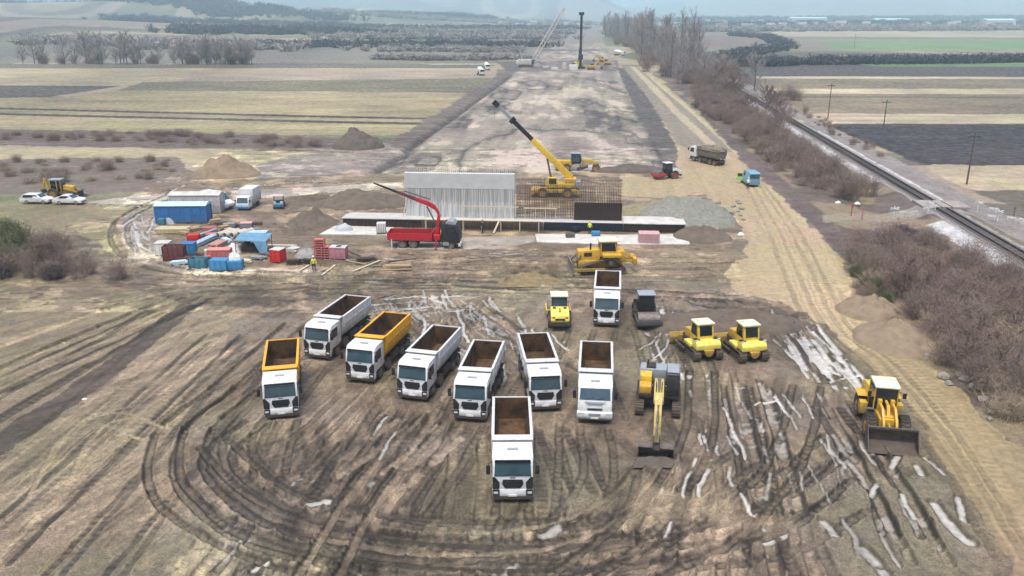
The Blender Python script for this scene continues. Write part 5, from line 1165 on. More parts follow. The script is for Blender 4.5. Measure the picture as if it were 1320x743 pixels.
t = thing('tarpaulin_shelter', 'blue tarpaulin over a dark frame at the right of the material yard', 'shelter', Y(328, 324), R(-4)); r = MB()
for x in (-1.9, 0, 1.9):
    for y in (-1.1, 1.1): r.cyl((x, y, 0), (x, y, 1.6 if y < 0 else 2.0), .04, 6)
r.build('shelter_frame', black, t); MB().hexa([(-2.0, -1.2, 1.6), (2.0, -1.2, 1.55), (2.0, 1.2, 2.0), (-2.0, 1.2, 2.0), (-2.0, -1.2, 1.65), (2.0, -1.2, 1.6), (2.0, 1.2, 2.05), (-2.0, 1.2, 2.05)]).build('tarpaulin', tarpb, t)
MB().add([(.4, -1.22, 1.6), (2.0, -1.22, 1.6), (2.3, -1.6, 0.05), (1.3, -1.5, .05), (.4, -1.2, 1.58), (2.0, -1.2, 1.58), (2.3, -1.57, .05), (1.3, -1.47, .05)], [(0, 1, 2, 3), (4, 7, 6, 5), (0, 4, 5, 1), (1, 5, 6, 2), (2, 6, 7, 3), (3, 7, 4, 0)]).build('side_flap', tarpb, t)
sheet('dark heap of goods sheltered under the blue tarpaulin', Y(322, 322), 1.4, .8, 1.0, chassis_m, seed=11, nm='covered_goods', cat='goods')
for i, (px, m, L, lab) in enumerate((((284, 290), chassis_m, 1.4, 'dark scaffold parts stacked right below the white van'), ((297, 293), greym, 1.5, 'grey scaffold parts stacked above the concrete tubes'), ((310, 292), steel, 1.6, 'brownish scaffold parts left of the pink-topped crate'), ((290, 296), wood, 1.2, 'small wooden pallet load at the back of the yard'))):
    boards(lab, G(*px), L, .9, 3 + i % 2, m, R(15 * i), seed=20 + i, nm='scaffold_stack', cat='scaffold parts')
crate('small pink-topped crate at the back right of the yard', Y(318, 294), 1.5, 1.0, .7, greym, mat('pink_lid', (.62, .32, .34), .7), R(5))
boards('grey planks spilling right of the scaffold parts', Y(324, 298), 2.0, .5, 2, greym, R(12), seed=31)
crate('bright red skip box with white lid standing alone right of the tarpaulin', Y(359, 337), 1.3, 1.3, 1.5, redbox, whitecon, R(-18))
boards('white beams lying behind the lone red box', Y(364, 319), 3.6, .5, 2, whitecon, R(-3), seed=33, nm='beam_stack', cat='beams')
boards('white pallet stack right of the white beams', Y(378, 325), 1.2, 1.2, 4, whitecon, R(-20), seed=34, nm='pallet_stack', cat='pallets')
sheet('grey sheet heap left of the red racks', Y(396, 330), 1.4, 1.3, .8, mat('grey_sheet', (.26, .26, .25), .8, var=.2), seed=14, nm='grey_heap', cat='heap')
boards('dark brown timber pile left of the standing worker', Y(378, 341), 1.5, .7, 4, brownf, R(5), seed=35); boards('dark brown timber pile touching the standing worker', Y(397, 340), 1.4, .6, 4, brownf, R(-8), seed=36)
def rack(label, p, L, W, H, n, rz):
    t = thing('red_rack', label, 'rack', p, rz); b = MB()
    for x in (-L / 2, L / 2):
        for y in (-W / 2, W / 2): b.box(x - .05, x + .05, y - .05, y + .05, 0, H)
    b.build('rack_post', pinkm, t); s = MB()
    for k in range(n): z = .2 + k * (H - .3) / (n - 1); s.box(-L / 2 + .052, L / 2 - .052, -W / 2, W / 2, z, z + .12)
    s.build('rack_shelf', pinkm, t)
rack('tall red slatted rack above the standing worker', Y(413, 333), 1.2, .8, 2.4, 8, R(2)); rack('lower red rack between the tall rack and the pink crate', Y(421, 333), .9, .9, 1.5, 5, R(2))
t = crate('pink crate with white top and dark opening right of the red racks', Y(437, 333), 1.9, 1.2, 1.4, mat('rose_paint', (.50, .22, .25), .7, var=.15), whitecon, R(-6)); MB().box(-.2, .35, -.3, .3, 1.495, 1.54).build('lid_opening', black, t)
for i, (a, b_, m, lab) in enumerate((((446, 336), (472, 341), wood, 'long brown plank right of the pink crate'), ((470, 345), (515, 341), steel, 'thin grey pole lying under the crane truck front'), ((455, 350), (490, 336), paleWood, 'pale plank lying aslant beside the grey poles'), ((415, 355), (432, 342), paleWood, 'pale plank lying right of the standing worker'),
                                     ((480, 349), (530, 347), wood, 'brown plank in the dark timber litter'), ((500, 337), (540, 333), steel, 'grey pole in front of the crane truck wheels'), ((446, 322), (464, 330), chassis_m, 'dark bent pole behind the brown plank'), ((385, 350), (398, 342), paleWood, 'pale plank lying left of the standing worker'))):
    A, B = G(*a, .12), G(*b_, .12); c = (A + B) / 2; o = MB().beam(A - c, B - c, .22, .1).build('plank', m); put(o, c); tag(o, lab, 'plank')
boards('dark timber litter beside the brown planks right of the racks', Y(473, 336), 2.0, .8, 2, brownf, R(10), seed=40); boards('brown low timber pile below the crane truck', Y(512, 345), 3.0, .9, 2, wood, R(3), seed=41)
t = thing('water_tank', 'white caged water tank on the slab behind the crane truck', 'tank', G(492, 301, .12), R(5)); MB().box(-.6, .6, -.5, .5, .15, 1.5).build('tank_body', bagw, t, bevel=.1); r = MB()
for x in np.linspace(-.6, .6, 5): r.box(x - .02, x + .02, -.54, -.505, 0, 1.5)
r.box(-.64, .64, -.56, .56, .0, .12); r.build('cage', steel, t)
sheet('grey bundle lying on the white slab', G(443, 297, .12), 1.2, .7, .8, tarpg, seed=17, nm='grey_bundle', cat='bundle')
for i, (px, m, lab) in enumerate((((768, 304), blue2, 'small blue crate on the long white slab'), ((735, 306), steel, 'dark scaffold heap at the left end of the long white slab'), ((742, 298), navy, 'navy box in front of the navy formwork'))): crate(lab, G(*px, .14), 1.0, .7, .6, m, None, R(8 * i))
rr = random.Random(77); cm = [(wood, 'brown'), (steel, 'rusty grey'), (bluel, 'pale blue'), (pinkm, 'reddish'), (paleWood, 'straw-coloured'), (greym, 'grey')]
spots = [(238, 303, 'beside the pale yellow timber'), (258, 330, 'between the bright blue crate and the small white box'), (292, 313, 'below the concrete tubes'), (270, 297, 'at the head of the pale blue boards'), (298, 300, 'just above the concrete tubes'), (312, 313, 'left of the blue tarpaulin'), (343, 312, 'behind the right post of the tarpaulin'), (346, 330, 'right of the blue tarpaulin foot'), (231, 341, 'in front of the maroon crate'), (262, 338, 'right of the low dark red crate'), (316, 338, 'in front of the covered goods'), (334, 334, 'at the right front of the covered goods'), (277, 289, 'behind the scaffold parts'), (330, 290, 'right of the pink-topped crate')]
for i, (a, b_, lab) in enumerate(spots):
    m, cn = cm[i % 6]; boards('small %s bundle of boards %s' % (cn, lab), G(a, b_), rr.uniform(.9, 1.8), rr.uniform(.5, .9), rr.randint(2, 5), m, rr.uniform(-.8, .8), seed=60 + i, nm='board_bundle', cat='boards')
# soil heaps
def soilheap(label, px, sx, sy, h, m, seed, rough=.2, n=40, flat=1.0, nm='soil_heap', cat='soil heap', rz=0.):
    o = heap_mesh(sx, sy, h, n, seed, rough, flat=flat).build(nm, m, None, smooth=60); p = G(*px); put(o, p, rz); return tag(o, label, cat)
tanheap = mat('tan_soil', (.18, .138, .09), .95, col2=(.28, .215, .145), vs=.8, bump=.8, bs=2); darkheap = mat('dark_soil', (.085, .070, .058), .95, col2=(.13, .108, .09), vs=.8, bump=.8, bs=2); darkb = mat('chocolate_soil', (.095, .076, .058), .95, col2=(.155, .126, .096), vs=.9, bump=.9, bs=2)
gravelm = mat('grey_green_gravel', (.14, .142, .12), .95, col2=(.27, .268, .23), vs=2.2, bump=1, bs=5)
soilheap('tan cone-shaped soil heap behind the containers', (291, 226), 6.6, 4.6, 4.0, tanheap, 2, flat=.9); soilheap('dark grey soil heap at the edge of the straw field', (461, 190), 6.0, 5, 4.4, darkheap, 3, flat=.8)
soilheap('low brown soil heap left of the tan cone', (262, 228), 4, 3, 1.6, brownsoil, 4)
soilheap('grey-green gravel slope right of the rebar mesh', (880, 281), 7.5, 8, 2.8, gravelm, 5, rough=.25, flat=.6); soilheap('olive earth slope behind the footing end', (838, 277), 6.0, 4.5, 1.9, mat('olive_soil', (.23, .20, .12), .95, var=.3, vs=1, bump=.8), 6, flat=.6)
soilheap('dark brown earth bank behind the left footing', (470, 263), 8, 5, 2.2, darkb, 7, rough=.4, flat=.7); soilheap('chocolate brown spoil heap left of the white slab', (404, 288), 3.8, 3.2, 2.0, darkb, 8, rough=.3); soilheap('small dark spoil heap in the muddy clearing', (380, 298), 1.8, 1.5, 1.0, darkb, 9, rough=.3)
soilheap('brown earth bank above the muddy clearing', (400, 262), 6.5, 2.6, 1.3, darkb, 10, rough=.4, flat=.7)
soilheap('dry tan rubble heap beside the haul road, the upper one', (1122, 402), 3.4, 3.2, 1.6, tanheap, 11, rough=.4, flat=.6); soilheap('dry tan rubble heap beside the haul road, the lower one', (1155, 440), 3.6, 4.2, 1.5, tanheap, 12, rough=.4, flat=.6)
soilheap('dark churned earth mound behind the pair of bulldozers', (935, 420), 7.5, 3.2, 1.25, mat('churned_soil', (.085, .067, .054), .95, col2=(.15, .118, .09), vs=.9, bump=1, bs=2), 13, rough=.8, n=60, flat=.5)
soilheap('long dark soil bank behind the grader', (815, 221), 8, 2.2, 1.2, darkheap, 14, flat=.6); soilheap('brown earth ridge behind the rebar mesh', (700, 247), 6, 3, 1.4, brownsoil, 15, flat=.6)
soilheap('brown mound carrying dry grass left of the large bulldozer', (683, 362), 3.4, 2.2, .9, mat('grassy_soil', (.21, .165, .085), .95, var=.35, vs=2, bump=1), 16, rough=.5)
soilheap('dark soil bank right of the gravel slope', (905, 306), 4.0, 3.5, 1.4, darkb, 18, rough=.4, flat=.7)
soilheap('dark clods of earth piled around the excavator bucket', (846, 596), 1.7, .7, .28, darkheap, 19, rough=1.2, n=30, flat=.5)
# ---------------------------------------------------------------- yellow rough-terrain crane (boom in its x-z plane)
t = thing('mobile_crane', 'yellow mobile crane with raised telescopic boom behind the rebar mesh', 'mobile crane', G(716, 253), R(-3))
MB().box(-3.6, 3.4, -1.2, 1.2, .75, 1.35).build('carrier', yellow, t, bevel=.05)
for x in (-2.1, 1.9):
    for y in (-1.15, 1.15):
        w_ = wheel(t, x, y, .78, .6, rm=gold); w_.rotation_euler = (0, 0, R(90))
MB().box(-3.9, -3.3, -1.4, 1.4, .5, 1.2).build('outrigger_box', gold, t); MB().box(3.2, 3.8, -1.4, 1.4, .5, 1.2).build('outrigger_box', gold, t)
MB().cyl((.4, 0, 1.35), (.4, 0, 1.6), .9, 20).build('slew_ring', chassis_m, t)
MB().box(-1.2, 3.0, -1.15, 1.0, 1.6, 2.3).build('superstructure', yellow, t, bevel=.06); MB().box(1.5, 3.3, -1.1, 1.1, 2.3, 3.0).build('winch_house', gold, t, bevel=.06); MB().box(3.1, 4.0, -1.2, 1.2, 1.7, 2.6).build('counterweight', greym, t, bevel=.06)
cb = MB().prism([(-1.6, 1.6), (-1.6, 2.4), (-1.2, 3.2), (.2, 3.2), (.2, 1.6)], 'y', -1.25, -.45).build('cab', yellow, t, bevel=.04); MB().box(-1.1, .1, -1.28, -1.255, 2.2, 3.1).build('window', dglass, cb)
A, B = Vector((2.4, .3, 3.0)), Vector((-9.6, .3, 14.6)); D = (B - A)
boom = MB().beam(A, A + D * .52, .8, .95, .7, .85).build('boom', yellow, t, bevel=.03)
MB().beam(A + D * .521, A + D * .78, .55, .65).build('boom_section', black, boom); MB().beam(A + D * .781, A + D * .97, .42, .5).build('boom_section', greym, boom); MB().beam(A + D * .971, B + D * .03, .7, .8).build('boom_head', black, boom); MB().beam(A + D * .76, A + D * .80, .9, 1.0).build('boom_collar', black, boom)
MB().cyl((-.6, .3, 2.2), A + D * .3 - Vector((.2, 0, .5)), .16, 10).build('lift_cylinder', steel, t)
MB().cyl(B + Vector((-.2, 0, -.1)), B + Vector((-.2, 0, -2.2)), .02, 4).build('hoist_rope', black, t)
# ---------------------------------------------------------------- red crane truck, nose to +x
def side_wheel(t, x, y, r, wd, rm=None):
    w_ = wheel(t, x, y, r, wd, rm=rm or rimm); w_.rotation_euler = (0, 0, R(90)); return w_
t = thing('crane_truck', 'red flatbed crane truck with black cab and folded-out red loader crane', 'crane truck', G(550, 318), R(-4))
MB().box(-4.6, 4.0, -.5, .5, .75, 1.05).build('chassis', chassis_m, t)
for x in (-2.9, -1.5, 3.2):
    for y in (-.95, .95): side_wheel(t, x, y, .52, .45)
bd = MB().box(-4.7, .9, -1.22, 1.22, 1.06, 1.22)
for s in (-1, 1): bd.box(-4.7, .9, s * 1.2 - .03, s * 1.2 + .03, 1.223, 2.0)
bd.box(-4.76, -4.7, -1.22, 1.22, 1.1, 2.0); bd.box(.84, .9, -1.16, 1.16, 1.223, 2.1); bed = bd.build('flatbed', redp, t); MB().box(-4.6, .8, -1.1, 1.1, 1.225, 1.3).build('bed_floor', chassis_m, bed); r = MB()
for k in range(6): r.box(-4.65 + k * 1.05, -4.55 + k * 1.05, -1.28, -1.233, 1.1, 2.0)
r.build('stake', redp, bed)
cab = MB().prism([(2.1, .8), (2.1, 3.0), (2.4, 3.3), (3.9, 3.1), (4.35, 2.1), (4.4, .8)], 'y', -1.22, 1.22).build('cab', black, t, bevel=.08); MB().prism([(2.6, 3.25), (3.0, 3.62), (3.6, 3.5), (3.85, 3.12)], 'y', -1.05, 1.05).build('roof_spoiler', greym, cab)
for s in (-1, 1): MB().prism([(2.7, 2.0), (2.7, 2.85), (3.85, 2.85), (4.1, 2.0)], 'y', s * 1.225 - .012, s * 1.225 + .012).build('window', dglass, cab)
MB().box(4.2, 4.5, -1.2, 1.2, .4, .9).build('bumper', plate_m, t, bevel=.04); MB().box(2.3, 3.0, -1.28, -1.23, .5, .95).build('step', greym, t)
for s in (-1, 1): MB().box(4.42, 4.52, s * .9 - .16, s * .9 + .16, .65, .82).build('headlight', lamp_m, t)
cr_ = MB().box(1.0, 1.9, -.8, .8, 1.06, 1.7); cr_.cyl((1.45, 0, 1.7), (1.45, 0, 2.5), .34, 14); cr_.beam((1.45, 0, 2.4), (1.7, 0, 4.2), .42, .5, .36, .42); cr_.build('crane_column', redp, t, bevel=.03)
b1 = MB().rings([[(x - .0, -.2, z - h), (x, .2, z - h), (x, .2, z + h), (x, -.2, z + h)] for x, z, h in ((1.75, 4.2, .3), (1.2, 5.1, .32), (.3, 5.6, .28), (-1.2, 6.1, .24))]).build('crane_boom', redp, t, bevel=.02)
MB().beam((-1.2, 0, 6.1), (-3.6, 0, 7.0), .34, .4, .26, .3).build('boom_section', maroon, b1); MB().beam((-3.6, 0, 7.0), (-6.4, 0, 8.05), .22, .26, .12, .16).build('boom_section', black, b1); MB().beam((1.1, 0, 3.3), (.2, 0, 5.2), .16, .16).build('crane_cylinder', steel, b1); MB().beam((.6, .0, 6.1), (-2.6, 0, 7.1), .12, .14).build('boom_cylinder', steel, b1)
for s in (-1, 1):
    o_ = MB().box(1.3, 1.5, s * 1.1 - .3, s * 1.1 + .3, .9, 1.05); o_.cyl((1.4, s * 1.4, 1.1), (1.4, s * 1.4, .08), .07, 8); o_.cyl((1.4, s * 1.4, .08), (1.4, s * 1.4, 0), .22, 10); o_.build('outrigger', redp, t)
    o_ = MB().cyl((-4.2, s * 1.25, 1.2), (-4.2, s * 1.25, .06), .07, 8); o_.cyl((-4.2, s * 1.25, .06), (-4.2, s * 1.25, 0), .2, 10); o_.build('outrigger', plate_m, t)
# ---------------------------------------------------------------- motor grader, nose to +x
t = thing('motor_grader', 'yellow motor grader with dark cab behind the crane boom', 'motor grader', G(743, 220), R(-8))
MB().box(-4.0, -.8, -.7, .7, .9, 1.9).build('engine_hood', gold, t, bevel=.08); MB().box(-4.2, -4.0, -.6, .6, 1.0, 1.8).build('radiator_grille', black, t)
for x in (-3.2, -1.7): [side_wheel(t, x, y, .68, .5, gold) for y in (-1.0, 1.0)]
fr = MB().rings([[(x, -.2, z - h), (x, .2, z - h), (x, .2, z + h), (x, -.2, z + h)] for x, z, h in ((-.8, 1.5, .4), (.8, 1.9, .28), (2.6, 1.9, .25), (3.8, 1.35, .28))]); fr.build('main_frame', gold, t, bevel=.03)
for y in (-1.0, 1.0): side_wheel(t, 3.6, y, .66, .45, gold)
MB().beam((3.6, -.9, .66), (3.6, .9, .66), .2, .2).build('front_axle', chassis_m, t)
cab = MB().prism([(-.9, 1.4), (-1.0, 3.2), (.6, 3.2), (.9, 2.2), (.8, 1.4)], 'y', -.8, .8).build('cab', black, t, bevel=.04); MB().box(-1.2, .75, -.9, .9, 3.21, 3.34).build('cab_roof', greym, cab)
for s in (-1, 1): MB().box(-.8, .5, s * .81 - .012, s * .81 + .012, 1.8, 3.1).build('side_window', glass, cab)
MB().beam((.2, -1.9, .55), (2.0, 1.9, .55), .1, .65).build('mouldboard', steel, t); MB().lathe([(-.08, .55), (-.08, .7), (.08, .7), (.08, .55)], (1.2, 0, .95), 'z', 20).build('turntable', gold, t); MB().beam((3.5, -1.3, .5), (4.4, 1.3, .5), .1, .6).build('front_blade', gold, t)
MB().beam((1.2, -.5, 1.9), (1.2, -.6, .95), .1, .1).build('lift_cylinder', steel, t)
# ---------------------------------------------------------------- backhoe loader, nose to +x
t = thing('backhoe_loader', 'yellow backhoe loader with folded rear arm behind the two white cars', 'backhoe loader', G(82, 254), R(6))
for y in (-.95, .95): side_wheel(t, -1.2, y, .78, .5, gold); side_wheel(t, 1.3, y, .52, .38, gold)
MB().box(-1.9, 2.0, -.5, .5, .6, 1.1).build('chassis', gold, t, bevel=.03); MB().prism([(.3, 1.1), (.3, 1.95), (1.9, 1.75), (2.0, 1.1)], 'y', -.5, .5).build('engine_hood', gold, t, bevel=.06)
cab = MB().prism([(-1.5, 1.1), (-1.5, 2.8), (.1, 2.8), (.4, 1.9), (.3, 1.1)], 'y', -.72, .72).build('cab', dglass, t, bevel=.03); MB().box(-1.65, .3, -.82, .82, 2.81, 2.95).build('cab_roof', greym, cab); r = MB()
for x in (-1.48, -.5, .12):
    for s in (-1, 1): r.box(x - .05, x + .05, s * .74 - .02, s * .74 + .02, 1.1, 2.8)
r.build('cab_pillar', gold, cab)
for s in (-1, 1): MB().beam((.2, s * .6, 1.5), (2.9, s * .6, .7), .12, .2).build('loader_arm', gold, t)
MB().prism([(2.7, .05), (3.6, .05), (2.75, .2), (2.75, .9), (3.2, 1.1), (2.65, 1.05), (2.6, .3)], 'y', -1.1, 1.1).build('bucket', chassis_m, t)
MB().beam((-1.9, 0, .9), (-2.5, 0, 3.1), .25, .35).build('backhoe_boom', gold, t); MB().beam((-2.5, 0, 3.1), (-2.9, 0, 1.3), .2, .28).build('backhoe_stick', gold, t); MB().prism([(-3.2, 1.3), (-2.6, 1.3), (-2.5, .8), (-2.9, .6)], 'y', -.35, .35).build('backhoe_bucket', chassis_m, t)
for s in (-1, 1): MB().beam((-1.8, s * .9, 1.1), (-1.9, s * 1.1, .05), .12, .16).build('stabiliser', gold, t)
# ---------------------------------------------------------------- cars and vans, nose to -y
def car(label, p, rz, m, L, W, prof, glassprof, nm='car', cat='car', wr=.32, wx=(.85, 3.45)):
    t = thing(nm, label, cat, p, rz); 
    b = MB(); n = len(prof)
    rs = []
    for x, k, dz in ((-W / 2, .96, 0), (-W / 2 + .06, 1, 0), (W / 2 - .06, 1, 0), (W / 2, .96, 0)):
        rs.append([(x * (1 if z < 1.0 else .86 if abs(x) > 0 else 1), y, z) for y, z in prof])
    b.rings(rs); body = b.build('body', m, t, bevel=.03, smooth=50)
    for nm_, q in glassprof.items():
        if nm_.startswith('side'):
            for s in (-1, 1): MB().prism(q, 'x', s * W / 2 * .9 - .035, s * W / 2 * .9 + .035).build('side_window', dglass, body)
        else:
            (y0, z0), (y1, z1) = q; d = Vector((y1 - y0, z1 - z0)).normalized(); nx_, nz_ = -d.y * .02, d.x * .02
            if nz_ < 0: nx_, nz_ = -nx_, -nz_
            w0, w1 = W * .42, W * .38
            MB().hexa([(-w0, y0, z0), (w0, y0, z0), (w0, y0 + nx_, z0 + nz_), (-w0, y0 + nx_, z0 + nz_), (-w1, y1, z1), (w1, y1, z1), (w1, y1 + nx_, z1 + nz_), (-w1, y1 + nx_, z1 + nz_)]).build(nm_, glass, body)
    for s in (-1, 1):
        for y in wx: wheel(t, s * (W / 2 - .09), y, wr, .22)
        MB().box(s * W * .34 - .18, s * W * .34 + .18, -.03, .12, .62, .76).build('headlight', lamp_m, t); MB().box(s * W * .38 - .12, s * W * .38 + .12, L - .08, L + .02, .75, .92).build('tail_light', redlamp, t)
        MB().box(s * (W / 2 + .08) - .08, s * (W / 2 + .08) + .08, 1.35, 1.45, .98, 1.1).build('mirror', m, t)
    MB().box(-.5, .5, -.04, .1, .35, .5).build('grille', black, t); return t
carw = mat('car_white', (.74, .75, .76), .3, var=.03, dirt=.5, dirt_h=.6, coat=.4)
sedan = [(0, .3), (0, .68), (.25, .82), (1.2, .95), (2.0, 1.42), (3.1, 1.44), (3.9, 1.02), (4.5, .98), (4.55, .35)]
estate = [(0, .3), (0, .68), (.25, .84), (1.1, .98), (1.8, 1.48), (3.9, 1.50), (4.4, 1.05), (4.55, .95), (4.55, .35)]
car('white saloon car parked in front of the yellow backhoe loader', G(109, 263), R(88), carw, 4.55, 1.8, sedan, {'windscreen': ((1.25, .98), (1.95, 1.40)), 'rear_window': ((3.15, 1.43), (3.85, 1.06)), 'side': [(1.45, 1.0), (2.05, 1.36), (3.05, 1.37), (3.6, 1.03)]})
car('white estate car parked behind the white saloon on the pale track', G(67, 262), R(88), carw, 4.55, 1.8, estate, {'windscreen': ((1.15, 1.01), (1.75, 1.46)), 'rear_window': ((3.95, 1.49), (4.35, 1.08)), 'side': [(1.4, 1.02), (1.9, 1.41), (3.8, 1.43), (4.05, 1.04)]})
vanp = [(0, .35), (0, .9), (.35, 1.1), (.9, 1.3), (1.7, 2.3), (2.0, 2.42), (5.3, 2.45), (5.4, 2.3), (5.4, .4)]
vang = {'windscreen': ((.95, 1.35), (1.66, 2.26)), 'side': [(1.2, 1.4), (1.75, 2.15), (2.6, 2.15), (2.6, 1.4)], 'rear_window': ((5.42, 2.2), (5.43, 1.5))}
car('white panel van parked right of the site containers', G(298, 270), R(62), carw, 5.4, 2.0, vanp, vang, 'van', 'van', .36, (.95, 4.3))
car('blue van with an open green door on the haul road', G(961, 234), R(180), mat('van_blue', (.17, .38, .50), .35, var=.05, dirt=.4), 5.0, 2.0, vanp, vang, 'van', 'van', .36, (.95, 4.0))
# box-bodied light truck facing the camera
t = thing('light_truck', 'small white light truck with box body right of the white panel van', 'light truck', G(313, 272), R(-4))
MB().prism([(0, .4), (0, 1.1), (.35, 1.95), (.7, 2.05), (1.6, 2.05), (1.6, .4)], 'x', -.98, .98).build('cab', carw, t, bevel=.06); MB().hexa([(-.85, .0, 1.15), (.85, .0, 1.15), (.85, .03, 1.15), (-.85, .03, 1.15), (-.8, .31, 1.9), (.8, .31, 1.9), (.8, .34, 1.9), (-.8, .34, 1.9)]).build('windscreen', glass, t); MB().box(-1.0, 1.0, -.06, .1, .35, .62).build('bumper', blue2, t, bevel=.03); MB().box(-.6, .6, -.03, .02, .68, .95).build('grille', bluel, t)
MB().box(-1.08, 1.08, 1.75, 5.2, .75, 2.95).build('box_body', whitebox, t, bevel=.04); MB().box(-.4, .4, 1.6, 5.1, .5, .74).build('chassis', chassis_m, t)
for s in (-1, 1):
    wheel(t, s * .85, .85, .36, .25); wheel(t, s * .8, 4.2, .36, .4); MB().box(s * .75 - .15, s * .75 + .15, -.05, .02, .72, .88).build('headlight', lamp_m, t); MB().box(s * 1.1 - .08, s * 1.1 + .08, .25, .32, 1.2, 1.6).build('mirror', black, t)
# quad / small utility vehicle
t = thing('utility_buggy', 'small white and blue utility buggy in the muddy clearing', 'buggy', G(360, 268), R(10)); MB().box(-.7, .7, -1.2, 1.2, .4, .8).build('body', blue2, t, bevel=.05); MB().box(-.75, .75, -.5, .9, 1.85, 1.95).build('roof', whitecon, t, bevel=.03); MB().box(-.65, .65, .0, .5, .8, 1.1).build('seat', black, t, bevel=.04); MB().box(-.7, -.3, -1.3, -1.0, .8, 1.2).build('cargo_box', whitecon, t); MB().box(.3, .7, -1.3, -1.0, .8, 1.2).build('cargo_box', whitecon, t); r = MB()
for x in (-.68, .68):
    for y in (-.45, .85): r.cyl((x, y, .8), (x, y, 1.86), .035, 6); wheel(t, x, y * 1.1 if y > 0 else -.8, .34, .25)
r.build('roll_cage', black, t)
# open door of the blue van
vd = [o for o in bpy.data.objects if o.get('category') == 'van' and 'blue van' in o['label']][0]
d = MB().box(-.04, .04, -.55, .55, 0, 1.3).build('open_door', mat('door_green', (.36, .52, .22), .5), vd, loc=(1.45, 1.5, .5)); d.rotation_euler = (0, 0, R(70)); MB().box(.042, .06, -.4, .4, .7, 1.2).build('window', dglass, d)
# ---------------------------------------------------------------- railway and level crossing
t = thing('railway_track', 'single railway line on a pale ballast bed running along the right side', 'railway track', (railA[0], railA[1], .56), math.atan2(-_d[0], _d[1]))
railm = mat('rail_steel', (.045, .036, .033), .45, metal=.6, var=.3, vs=.4); Lr = 1300
def railbar(x):
    b = MB(); b.prism([(x - .075, .14), (x + .075, .14), (x + .075, .16), (x + .02, .19), (x + .02, .25), (x + .036, .26), (x + .036, .31), (x - .036, .31), (x - .036, .26), (x - .02, .25), (x - .02, .19), (x - .075, .16)], 'y', -6, Lr); return b
for s in (-.72, .72): railbar(s).build('rail', railm, t)
b = MB()
for i in range(520): y = -5 + i * .65; b.box(-1.25, 1.25, y - .12, y + .12, -.02, .137)
b.build('sleeper', mat('sleeper_wood', (.10, .085, .075), .9, var=.25, vs=.3), t)
_b = MB(); _b.prism([(-2.3, -.35), (-1.6, .07), (1.6, .07), (2.3, -.35)], 'y', -6, Lr); _b.build('ballast_bed', mat('ballast', (.12, .108, .102), .95, col2=(.22, .205, .20), vs=5, bump=1, bs=9), t)
# crossing road deck and its posts
cx = G(1212, 270); 
t = thing('crossing_deck', 'pale timber deck where the track road crosses the railway', 'crossing', (cx.x, cx.y, .56), math.atan2(-_d[0], _d[1]))
for x0, x1 in ((-3.4, -.84), (-.6, .6), (.84, 3.4)): MB().box(x0, x1, -2.4, 2.4, .0, .318).build('deck_panel', mat('deck_grey', (.30, .27, .24), .9, var=.25, vs=1), t)
def post_cross(label, px, z0=0.):
    p = G(*px); p.z = ground_z(p.x, p.y) - .05; t = thing('crossing_sign', label, 'crossing sign', p, R(4), 'white crossing signs'); MB().cyl((0, 0, 0), (0, 0, 2.1), .06, 8).build('post', plate_m, t)
    MB().beam((-.65, -.09, 1.6), (.65, -.09, 1.9), .05, .15).build('cross_arm', white, t); MB().beam((-.65, -.15, 1.9), (.65, -.15, 1.6), .05, .15).build('cross_arm', white, t)
post_cross('white crossing sign on the far side of the railway, the upper one', (1259, 276)); post_cross('white crossing sign nearest the right frame edge below the track road', (1285, 288))
post_cross('white crossing sign on the near side left of the railway deck', (1151, 284)); post_cross('white crossing sign right beside the rails on the near side', (1195, 281))
def rail_bar(label, a, b_, m=white, h=.75):
    A, B = G(*a), G(*b_); A.z = ground_z(A.x, A.y); B.z = ground_z(B.x, B.y); c = (A + B) / 2; t = thing('guard_rail', label, 'guard rail', c, 0, 'white guard rails at the crossing'); MB().beam(A - c + Vector((0, 0, h)), B - c + Vector((0, 0, h)), .08, .28).build('bar', m, t)
    for q in (.12, .88): p = (A - c) * (1 - q) + (B - c) * q; MB().box(p.x - .06, p.x + .06, p.y + .05, p.y + .16, p.z - .1, p.z + h).build('post', plate_m, t)
rail_bar('white guard rail left of the near crossing sign', (1158, 281), (1168, 280)); rail_bar('white guard rail beside the near rails', (1169, 281.5), (1182, 280)); rail_bar('white guard rail just left of the railway deck', (1188, 279), (1207, 277)); rail_bar('white guard rail on the far side of the deck', (1274, 275), (1286, 276)); rail_bar('white guard rail right of the lower crossing sign', (1297, 287), (1308, 288)); rail_bar('white guard rail at the right frame edge', (1312, 289), (1330, 291)); rail_bar('white guard rail in front of the lower crossing sign', (1272, 285), (1283, 286))
for i, (px, m, lab) in enumerate((((1097, 279), redlamp, 'thin red marker post beside the track road'), ((1111, 283), pinkm, 'thin reddish marker post right of the red one'), ((1306, 282), steel, 'grey signal box post at the far right of the crossing'))):
    o = MB().cyl((0, 0, -.05), (0, 0, 1.7), .07, 8); o.box(-.12, .12, -.03, .03, 1.3, 1.65); o = o.build('marker_post', m); p = G(*px); put(o, (p.x, p.y, ground_z(p.x, p.y))); tag(o, lab, 'post')
for i, (px, lab) in enumerate((((1080, 262), 'pale rubbish sheet in the brush above the track road'), ((1105, 263), 'second pale rubbish sheet right of the first in the brush'), ((1106, 352), 'white bag lying at the edge of the haul road'), ((955, 303), 'white plastic sheet at the foot of the gravel slope'), ((109, 515), 'small white litter on the left ditch'))):
    sheet(lab, G(*px), .45 if i < 4 else .2, .35 if i < 4 else .15, .3 if i < 4 else .1, bagw, seed=40 + i, nm='litter_sheet', cat='litter')
